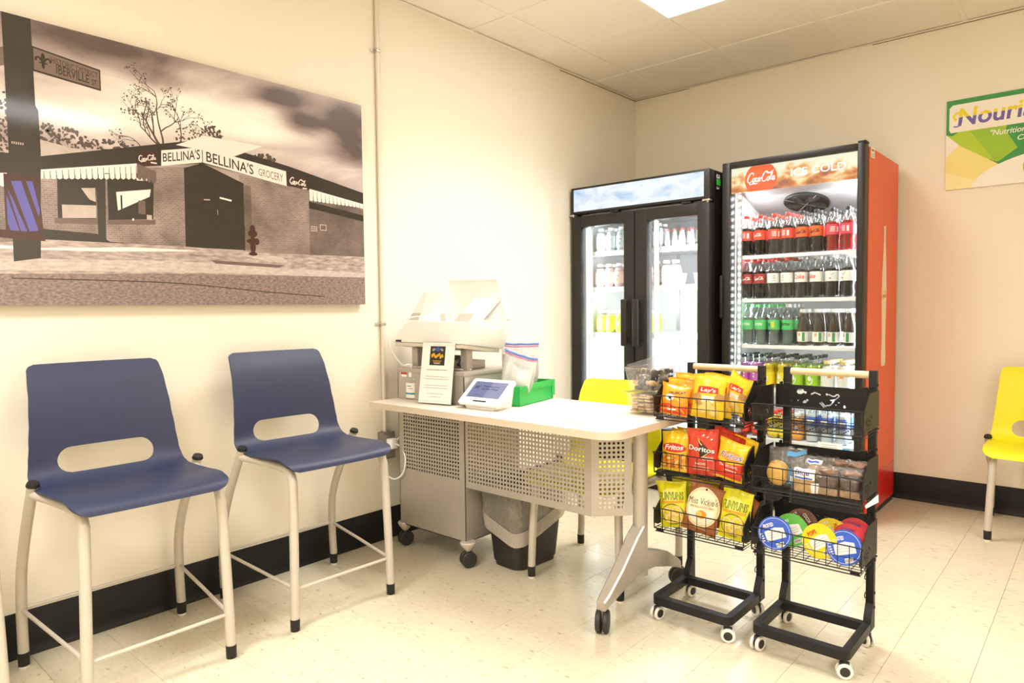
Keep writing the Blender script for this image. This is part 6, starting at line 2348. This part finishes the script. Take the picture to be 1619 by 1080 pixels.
def bag(label, group, base, c, w, h, th, yaw_=0.0, lean=0.0, roll_=0.0, seed=0.0, draw=None, name='chip_bag', cat='bag', back=None):
    c = (c[0] - (.026 if base is B_BRN else .015), c[1], c[2])
    w = w * (1.0 if base is B_BRN else .95)
    t = thing(name, label, cat, c, 0, group)
    M = T(c) @ Matrix.Rotation(yaw_, 4, 'Z') @ Matrix.Rotation(roll_, 4, 'Y') @ Matrix.Rotation(-lean, 4, 'X')

    def S(u, v, sg_, off=0.0):
        v_ = max(0, min(1, v))
        s_ = math.sin(PI * max(0, min(1, (v_ - .045) / .91))) ** .5
        e = max(0, 1 - abs(u) ** 2.8) ** .62
        n_ = noise.noise(V((u * 1.7 + seed * 3.1, v * 2.6 + seed, sg_))) * .6 + noise.noise(V((u * 4 + seed, v * 5.5, sg_ * 2 + seed))) * .4
        crease = math.sin(u * 13 + seed * 2) * .0016 * (1 - s_) + abs(noise.noise(V((u * 3 + v * 2 + seed, v * 4 - u * 2, seed * 2)))) * .006 * s_ * e
        tk = th / 2 * e * s_ * (1 + .16 * n_) - crease * .8
        x = u * w / 2 * (1 - .07 * s_)
        z = v * h + (.004 * math.sin(u * 2.2 + seed * 4) if v > .8 else 0) * (v - .8) * 5
        yb = .006 * math.sin(u * 2 + seed) * max(0, v - .85) / .15
        return M @ V((x, sg_ * (tk + .0006 + off) + yb, z))
    mb = MB()
    nu, nv = 26, 34
    fr = mb.grid(lambda a, b: S(a * 2 - 1, b + (.006 * (int(a * nu + .5) % 2) if b > .99 else 0), -1), nu, nv)
    bk = mb.grid(lambda a, b: S(a * 2 - 1, b + (.006 * (int(a * nu + .5) % 2) if b > .99 else 0), 1), nu, nv)
    o = finish(mb, 'pouch', base, t, smooth=60)
    p = Print()
    for vv in (.012, .024, .036, .962, .974, .986):
        p.rect(0, vv * h, w * .97, .0012, base, 1)
    if draw is None:
        return t
    draw(p, w, h)
    p.build('bag_print', lambda a, b, d: S(max(-1, min(1, a / (w / 2 * (1 - .07 * math.sin(PI * max(0, min(1, (b / h - .045) / .91))) ** .5)))), b / h, -1, .0007 + d), t, step=.00035, maxlen=.006, smooth=60)
    return t


def d_lays(p, w, h):
    p.ell(0, h * .60, w * .30, h * .17, B_YEL, 1); p.ell(.0, h * .58, w * .28, h * .10, mat('print_deep_gold', (.86, .62, .03), .35), 2)
    p.poly([(-w * .30, h * .57), (w * .32, h * .59), (w * .30, h * .72), (.0, h * .74), (-w * .28, h * .72)], C_RED, 3)
    p.text("Lay's", .002, h * .645, w * .46, h * .115, C_WHT, 4, bold=.02, shear=.1)
    p.rect(0.004, h * .44, w * .36, h * .16, C_WHT, 3); p.text('CLASSIC', .004, h * .44, w * .22, h * .03, C_RED, 4)
    for (x, y, a, b, r_) in ((-.33, .48, .16, .075, .5), (-.28, .36, .10, .06, -.4), (.36, .50, .13, .09, -.5)): p.ell(x * w, y * h, a * w, b * h, C_POT, 3, r_)
    for (x, y, a, b, r_) in ((-.10, .21, .17, .12, .4), (.12, .25, .19, .10, -.3), (.02, .33, .17, .08, .1), (.22, .16, .15, .10, .7)):
        p.ell(x * w, y * h, a * w, b * h, C_CHIP, 3, r_); p.ell(x * w, y * h + .001, a * w * .8, b * h * .75, mat('print_chip_pale', (.88, .66, .22), .4), 4, r_)


def d_cheese(p, w, h):
    p.poly([(-w * .47, h * .05), (w * .47, h * .05), (w * .46, h * .34), (.1 * w, h * .26), (-.1 * w, h * .36), (-w * .47, h * .28)], mat('print_flame_red', (.78, .07, .01), .3), 1)
    p.ell(-.12 * w, h * .55, w * .15, h * .11, C_WHT, 2); p.ell(-.10 * w, h * .54, w * .05, h * .05, C_BLK, 3)
    p.text('CRUNCHY', .10 * w, h * .72, w * .55, h * .09, C_BLK, 2, rot=.15, bold=.02, shear=.2)
    for k in range(5): p.ell((-.3 + .16 * k) * w, h * (.16 + .05 * (k % 2)), w * .10, h * .035, C_ORN, 2, .6 * k)
    p.rect(.0, h * .17, w * .3, h * .05, C_WHT, 3, .08)


def d_fritochili(p, w, h):
    p.poly([(-w * .47, h * .08), (w * .47, h * .08), (w * .47, h * .48), (-w * .47, h * .48)], B_CHI, 1)
    for k in range(16):
        p.ell((-.36 + .24 * (k % 4)) * w, h * (.14 + .09 * (k // 4)), w * .115, h * .036, C_ORN if k % 3 else C_CHIP, 2, .7 * k, n=14)
    p.ell(0, h * .58, w * .47, h * .15, B_YEL, 3); p.ell(0, h * .60, w * .41, h * .12, C_RED, 4)
    p.text('Fritos', 0, h * .61, w * .66, h * .13, C_WHT, 5, rot=.06, bold=.02, shear=.25)


def d_fritos(p, w, h):
    p.poly([(-w * .47, h * .06), (w * .47, h * .06), (w * .47, h * .47), (0, h * .40), (-w * .47, h * .47)], mat('print_bright_red', (.74, .045, .02), .3), 1)
    p.ell(.04 * w, h * .58, w * .40, h * .17, B_YEL, 2); p.ell(.06 * w, h * .60, w * .34, h * .13, C_ORN, 3)
    p.text('Fritos', .04 * w, h * .62, w * .76, h * .17, C_WHT, 4, rot=.04, bold=.035, shear=.25); p.text('Fritos', .04 * w, h * .62, w * .73, h * .15, C_BLU, 5, rot=.04, bold=.0, shear=.25)
    p.text('The ORIGINAL', .02 * w, h * .36, w * .62, h * .07, C_WHT, 3, bold=.01)
    p.rect(.1 * w, h * .25, w * .4, h * .02, C_WHT, 3)


def d_doritos(p, w, h):
    p.poly([(-.10 * w, h * .80), (.32 * w, h * .52), (-.04 * w, h * .36)], C_BLK, 1)
    p.stroke([(-.10 * w, h * .80), (-.06 * w, h * .72), (.02 * w, h * .66)], .004, C_CHIP, 2); p.stroke([(-.04 * w, h * .37), (.12 * w, h * .45), (.26 * w, h * .53)], .003, C_CHIP, 2)
    p.text('Doritos', 0, h * .575, w * .82, h * .115, C_BLK, 3, rot=-.08, bold=.05); p.text('Doritos', 0, h * .577, w * .80, h * .105, C_WHT, 4, rot=-.08, bold=.02)
    p.text('NACHO', .22 * w, h * .41, w * .30, h * .04, C_WHT, 3); p.text('CHEESE', .22 * w, h * .36, w * .32, h * .035, C_WHT, 3)
    p.text('NACHO', -.02 * w, h * .26, w * .32, h * .05, C_WHT, 3, bold=.02)
    for k in range(3): p.rect(0, h * (.19 - .03 * k), w * .5, h * .008, C_CREAM, 2)
    for (x, y) in ((.05, .88), (.18, .84), (.30, .80)): p.ell(x * w, y * h, w * .035, h * .012, C_WHT, 2, .6)


def d_funyuns(p, w, h):
    p.ell(-.04 * w, h * .70, w * .30, h * .15, mat('print_pale_lemon', (.84, .80, .16), .35), 1)
    p.text('FUNYUNS', .0, h * .68, w * .80, h * .17, C_GRN, 3, bold=.045, shear=.15, arc=.03); p.text('FUNYUNS', -.005 * w, h * .683, w * .77, h * .14, mat('print_leaf', (.52, .58, .03), .35), 4, bold=.01, shear=.15, arc=.03)
    p.rect(0, h * .555, w * .74, h * .05, C_ORN, 3); p.text('ONION FLAVORED RINGS', 0, h * .555, w * .66, h * .022, B_LEM, 4)
    p.ring(.0, h * .29, w * .36, h * .22, .003, C_GRN, 3)
    for (x, y, a, b, r_) in ((-.18, .34, .12, .08, .2), (.14, .36, .13, .09, -.3), (-.10, .20, .14, .08, .5), (.18, .20, .11, .08, .1), (0, .28, .10, .10, 0)):
        p.ring(x * w, y * h, a * w, b * h, .011, C_CHIP, 4, r_); p.ring(x * w, y * h, a * w, b * h, .004, mat('print_ring_pale', (.86, .70, .28), .4), 5, r_)


def d_mv(p, w, h):
    p.ell(0, h * .53, w * .465, h * .40, C_CREAM, 1, n=40); p.ring(0, h * .53, w * .43, h * .365, .0008, B_BRN, 2)
    p.ell(0, h * .905, w * .10, h * .03, C_CREAM, 1); p.ell(0, h * .90, w * .03, h * .02, C_BLK, 2)
    p.text("Miss Vickie's", -.01 * w, h * .66, w * .80, h * .13, C_BLK, 3, rot=.16, bold=-.005, shear=.2)
    p.stroke([(.12 * w, h * .60), (.26 * w, h * .62), (.36 * w, h * .70)], .001, C_BLK, 3)
    p.text('SMOKEHOUSE BBQ', 0, h * .535, w * .66, h * .045, B_BRN, 3, rot=.14)
    p.poly([(-.36 * w, h * .48), (.38 * w, h * .52), (.39 * w, h * .40), (.22 * w, h * .24), (-.15 * w, h * .22), (-.34 * w, h * .34)], mat('print_ivory', (.88, .82, .66), .45), 2)
    p.ell(.03 * w, h * .395, w * .15, h * .085, C_ORN, 4, .2); p.ell(-.03 * w, h * .40, w * .08, h * .05, C_CHIP, 5, -.4)
    p.text('KETTLE COOKED', .0, h * .10, w * .5, h * .022, C_CREAM, 2)


Z1, Z2, Z3 = (z + .003 for z in TIERS)
GA = 'chip bags in the top basket'; GB = 'chip bags in the middle basket'; GC = 'chip bags in the bottom basket'
YF = -2.288
bag('orange cheese snack bag at the back left of the top basket', GA, B_ORG, (1.560, YF + .105, Z1), .128, .150, .03, R(4), R(6), R(2), 2.2, d_cheese)
bag('orange cheese snack bag second from the front in the top basket', GA, B_ORG, (1.548, YF + .066, Z1), .128, .135, .032, R(2), R(8), R(1), 3.7, d_cheese)
bag('orange and flame red cheese snack bag in front at the left of the top basket', GA, B_ORG, (1.540, YF + .018, Z1), .128, .118, .036, R(2), R(13), R(5), 1.1, d_cheese)
bag('yellow potato chip bag peeking out behind the front one in the top basket', GA, B_YEL, (1.690, YF + .075, Z1), .128, .158, .03, R(-2), R(6), R(3), 5.3, d_lays)
bag('upright yellow potato chip bag in front in the middle of the top basket', GA, B_YEL, (1.678, YF + .022, Z1), .132, .160, .040, R(4), R(5), R(4), 0.4, d_lays)
bag('yellow potato chip bag slumped at the right of the top basket', GA, B_YEL, (1.752, YF + .080, Z1 + .022), .122, .142, .038, R(-24), R(6), R(14), 4.1, d_lays)
bag('yellow-topped corn chip bag at the back left of the middle basket', GB, B_YEL, (1.560, YF + .11, Z2), .122, .155, .03, 0, R(4), R(3), 6.2, None)
bag('yellow-topped corn chip bag second from the front in the middle basket', GB, B_YEL, (1.552, YF + .070, Z2), .120, .150, .03, 0, R(6), R(4), 7.4, d_fritochili)
bag('yellow and brown chili corn chip bag in front at the left of the middle basket', GB, B_YEL, (1.545, YF + .024, Z2), .122, .148, .036, R(4), R(8), R(1), 1.9, d_fritochili)
bag('red tortilla chip bag at the back of the middle basket', GB, B_RED, (1.700, YF + .135, Z2), .150, .160, .026, R(-10), R(4), R(6), 8.8, None)
bag('red tortilla chip bag lying behind the front one in the middle basket', GB, B_RED, (1.722, YF + .09, Z2), .130, .150, .03, R(-16), R(6), R(8), 3.3, None)
bag('upright red tortilla chip bag in front in the middle basket', GB, B_RED, (1.659, YF + .028, Z2), .128, .172, .040, R(6), R(3), R(0), 2.9, d_doritos)
bag('yellow corn chip bag at the back right of the middle basket', GB, B_YEL, (1.768, YF + .085, Z2), .118, .150, .03, R(-16), R(6), R(12), 9.5, None)
bag('yellow and red original corn chip bag in front at the right of the middle basket', GB, B_YEL, (1.756, YF + .024, Z2), .125, .142, .036, R(-8), R(10), R(8), 5.6, d_fritos)
bag('lemon yellow onion ring bag at the back left of the bottom basket', GC, B_LEM, (1.60, YF + .125, Z3), .130, .182, .026, R(4), R(3), R(6), 4.4, None)
bag('lemon yellow onion ring bag behind the front left one in the bottom basket', GC, B_LEM, (1.562, YF + .080, Z3), .128, .178, .03, R(2), R(5), R(0), 6.6, None)
bag('lemon yellow onion ring bag in front at the left of the bottom basket', GC, B_LEM, (1.552, YF + .024, Z3), .126, .172, .038, R(8), R(8), R(-9), 0.9, d_funyuns)
bag('brown and cream kettle chip bag behind the front one in the bottom basket', GC, B_BRN, (1.735, YF + .095, Z3), .13, .178, .03, R(-8), R(4), R(10), 7.7, d_mv)
bag('brown kettle chip bag leaning out at the right end of the bottom basket', GC, B_BRN, (1.765, YF + .075, Z3), .13, .165, .03, R(-14), R(6), R(16), 8.1, d_mv)
bag('brown and cream kettle chip bag tilted in front in the middle of the bottom basket', GC, B_BRN, (1.655, YF + .020, Z3), .136, .185, .044, R(6), R(7), R(11), 2.4, d_mv)
bag('lemon yellow onion ring bag in front at the right of the bottom basket', GC, B_LEM, (1.778, YF + .026, Z3), .126, .180, .040, R(-3), R(9), R(3), 3.8, d_funyuns)

# ------------------------------------------------------------------ wrapped pastries in the middle basket of the second cart
FILM = clear('pastry_wrap', (.985, .98, .97), refl=.6, base=.05, rough=.16, milk=.05, wrinkle=1.0, wscale=45)
BREAD = mat('golden_bread', (.68, .40, .10), .5, var=.25, vscale=25, bump=.1)
CAKE = mat('muffin_cake', (.66, .42, .16), .6, var=.2, vscale=40, bump=.3)
BROWN = mat('chocolate_brownie', (.085, .042, .025), .55, var=.25, vscale=50, bump=.3)
CRUMB = mat('pale_cake_layer', (.40, .26, .14), .6, var=.2, vscale=60)
WLBL = mat('pastry_label_white', (.86, .85, .84), .4)


def blob(mb, c, r, seed, amp=.12, n=20):
    c = V(c)
    mb.grid(lambda a, b: c + (lambda d: V((d.x * r[0], d.y * r[1], d.z * r[2])) * (1 + amp * noise.noise(d * 1.6 + V((seed, 0, 0)))))(
        V((math.cos(2 * PI * a) * math.sin(PI * b), math.sin(2 * PI * a) * math.sin(PI * b), -math.cos(PI * b)))), n, n // 2, wrapu=True)


def film(t, c, w, h, th, yaw_, seed, lean=0.0):
    M = T(c) @ Matrix.Rotation(yaw_, 4, 'Z') @ Matrix.Rotation(-lean, 4, 'X')

    def S(u, v, sg_):
        e = max(0, 1 - abs(u) ** 3) ** .6
        s_ = max(0, min(1, math.sin(PI * min(1, v * .92 + .06)))) ** (.35)
        top_ = max(0, (v - .66) / .34)
        n_ = noise.noise(V((u * 3 + seed, v * 4, sg_ * 2)))
        return M @ V((u * w / 2 * (1 + .04 * n_), sg_ * (th / 2 * e * s_ * (1 - .8 * top_) * (1 + .15 * n_) + .0008), v * h * (1 + .06 * noise.noise(V((u * 3, seed, 0)))) + .001))
    mb = MB()
    for sg_ in (-1, 1):
        mb.grid(lambda a, b: S(a * 2 - 1, b, sg_), 20, 20)
    return finish(mb, 'wrapper', FILM, t, smooth=70), (lambda a, b, d: S(max(-1, min(1, a / (w / 2))), b / h, -1) + (M.to_3x3() @ V((0, -1, 0))) * (.0006 + d))


z2 = TIERS[1] + .004
GP = 'wrapped pastries in the middle basket'
t = thing('wrapped_roll', 'golden bread roll in a clear wrapper at the left of the middle basket', 'pastry', (1.925, -2.25, z2), 0, GP)
mb = MB(); blob(mb, (1.918, -2.245, z2 + .048), (.038, .030, .044), 2.0, .06); finish(mb, 'bread', BREAD, t, smooth=80)
_, ff = film(t, (1.945, -2.225, z2), .125, .135, .075, R(8), 1.2)
p = Print(); p.rect(.022, .042, .026, .056, mat('pastry_blue', (.06, .26, .50), .4), 1); p.rect(.03, .118, .06, .014, MATS['pastry_blue'], 1, .2); p.rect(.022, .034, .016, .02, WLBL, 2)
p.build('label_print', ff, t, maxlen=.006)
t = thing('wrapped_muffin', 'golden cake square in clear wrap with white and blue label, second from left', 'pastry', (2.02, -2.26, z2), 0, GP)
mb = MB(); mb.box(2.016, -2.262, z2 + .026, .066, .046, .050, .010, seg=3); finish(mb, 'cake', CAKE, t, smooth=60)
_, ff = film(t, (2.018, -2.262, z2), .098, .100, .064, R(2), 3.3)
p = Print(); p.rect(0, .064, .068, .034, WLBL, 1); p.text('Blue', -.004, .068, .045, .014, C_BLU, 2, bold=.02); p.rect(0, .052, .055, .006, L_BLUE, 2); p.rect(.034, .02, .022, .036, WLBL, 1)
p.build('label_print', ff, t, maxlen=.006)
t = thing('wrapped_muffin', 'clear wrapped cake with blue print lying behind the second pastry', 'pastry', (2.035, -2.185, z2), 0, GP)
mb = MB(); mb.box(2.035, -2.185, z2 + .04, .07, .05, .07, .012, seg=3); finish(mb, 'cake', CAKE, t, smooth=60)
_, ff = film(t, (2.035, -2.185, z2), .115, .108, .07, R(-10), 5.7)
p = Print(); p.rect(-.01, .09, .06, .014, WLBL, 1); p.rect(-.01, .09, .04, .006, L_BLUE, 2); p.build('label_print', ff, t, maxlen=.006)
for n_, (x, y, lab) in enumerate(((2.088, -2.252, 'brown brownie stack in clear wrap, third in front in the middle basket'), (2.156, -2.248, 'brown brownie stack in clear wrap at the right end of the basket'),
                                  (2.100, -2.175, 'wrapped brownie stack behind the third pastry'), (2.156, -2.172, 'wrapped brownie stack behind the right end pastry'))):
    t = thing('wrapped_brownie', lab, 'pastry', (x, y, z2), 0, GP)
    hi = .014 if n_ > 1 else 0
    mb = MB(); mb.box(x, y, z2 + .014 + hi, .062, .050, .024, .006, seg=2); finish(mb, 'cake_layer', CRUMB, t, smooth=50)
    mb = MB(); mb.box(x, y, z2 + .046 + hi, .064, .052, .036, .008, seg=2); finish(mb, 'brownie', BROWN, t, smooth=50)
    mb = MB(); blob(mb, (x, y, z2 + .078 + hi), (.031, .025, .011), n_ * 1.7, .35); finish(mb, 'topping', mat('caramel_topping', (.20, .105, .055), .35, var=.3, vscale=60), t, smooth=80)
    film(t, (x, y, z2), .074, .098 + hi * .7, .066, R(3 * n_ - 4), 6.1 + n_)

# ------------------------------------------------------------------ cereal cups in the bottom basket
z3 = TIERS[2] + .004
FB = mat('foil_blue', (.02, .10, .62), .28, var=.08, vscale=20, coat=.3); FG = mat('foil_green', (.12, .55, .07), .28, coat=.3); FY_ = mat('foil_yellow', (.86, .68, .01), .28, coat=.3)
FRD = mat('foil_red', (.70, .03, .05), .28, coat=.3); FBR = mat('foil_brown', (.17, .05, .03), .28, coat=.3)
CUPW = mat('paper_cup_white', (.82, .79, .75), .45)
BARC = mat('print_barcode', (.12, .11, .10), .5)


def cup(label, c, yaw_, pitch_, foil, word, r=.055, spin=0.0):
    """Cup lying on its side, foil lid towards the front."""
    t = thing('cereal_cup', label, 'cup', (c[0], c[1], z3), 0, 'cereal cups in the bottom basket')
    M = T(c) @ Matrix.Rotation(yaw_, 4, 'Z') @ Matrix.Rotation(-pitch_, 4, 'X') @ Matrix.Rotation(R(90), 4, 'X')
    # local +z points to the front (-y)
    mb = MB(); mb.lathe([(0, -.080), (r * .70, -.080), (r * .72, -.076), (r * .93, -.004), (r * .93, 0)], 32, M); finish(mb, 'cup_body', CUPW, t)
    mb = MB(); mb.lathe([(r * .93, -.004), (r, -.004), (r * 1.01, -.001), (r, .0015), (0, .0018)], 40, M); finish(mb, 'foil_lid', foil, t)
    fn = lambda a, b, d: M @ V((a * math.cos(spin) - b * math.sin(spin), a * math.sin(spin) + b * math.cos(spin), .002 + d))
    p = Print()
    p.poly([(-.032, -.022), (.034, -.022), (.034, .010), (.006, .018), (-.032, .012)], WLBL, 1)
    for k in range(3): p.rect(.0, .004 - .008 * k, .05, .0012, INKGREY, 2)
    p.rect(.006, -.041, .026, .014, WLBL, 1)
    for k in range(9): p.rect(-.004 + .0026 * k, -.041, .0012 if k % 3 else .0018, .009, BARC, 2)
    p.text(word[0], *word[1], word[2], 3, bold=.03, shear=.1)
    for k in range(4): p.rect(-.044 + .001 * k, .008 - .008 * k, .008, .004, C_WHT, 1)
    p.ring(0, 0, r * .90, r * .90, .0012, C_WHT if foil is FB else foil, 1)
    p.build('lid_print', fn, t, step=.0003)
    return t


LF = ('FROSTED', (-.012, .030, .036, .013), C_WHT)
cup('cereal cup with blue foil lid at the left of the bottom basket', (1.914, -2.262, z3 + .054), R(6), R(14), FB, LF, .0565, R(24))
cup('cereal cup with green foil lid just behind the left blue one', (1.950, -2.205, z3 + .058), R(4), R(14), FG, ('JACKS', (-.01, .032, .036, .012), C_WHT), .0565, R(30))
cup('cereal cup with brown foil lid farthest back behind the green one', (1.968, -2.150, z3 + .066), R(2), R(12), FBR, ('COCOA', (-.01, .030, .036, .012), C_WHT), .0565, R(-50))
cup('cereal cup with yellow foil lid in front in the middle of the bottom basket', (2.060, -2.255, z3 + .056), R(-4), R(8), FY_, ('POPS', (-.008, .032, .032, .015), C_RED), .0575, R(36))
cup('cereal cup with yellow foil lid half hidden behind the middle yellow one', (2.078, -2.190, z3 + .062), R(-6), R(8), FY_, ('POPS', (-.02, .030, .025, .012), C_RED), .0575, R(-60))
cup('cereal cup with blue foil lid at the right of the bottom basket', (2.140, -2.262, z3 + .054), R(-4), R(16), FB, LF, .0565, R(20))
cup('cereal cup with red foil lid just behind the right blue one', (2.138, -2.205, z3 + .060), R(-2), R(14), FRD, ('LOOPS', (-.01, .034, .040, .012), C_BLU), .0565, R(-8))
cup('cereal cup with red foil lid farthest back at the right of the basket', (2.140, -2.150, z3 + .066), R(-2), R(12), FRD, ('LOOPS', (-.01, .034, .040, .012), C_BLU), .0565, R(-14))
t = thing('clear_strip', 'torn white paper tag hanging at the right side of the middle basket', 'paper', (2.205, -2.2, .535))
mb = MB(); mb.raw([(2.204, -2.28, .535), (2.212, -2.15, .545), (2.222, -2.19, .530), (2.208, -2.285, .528), (2.204, -2.28, .536), (2.212, -2.15, .546), (2.222, -2.19, .531), (2.208, -2.285, .529)], [(0, 1, 2, 3), (7, 6, 5, 4), (0, 4, 5, 1), (1, 5, 6, 2), (2, 6, 7, 3), (3, 7, 4, 0)])
finish(mb, 'strip', WHITEPAPER, t, smooth=0)
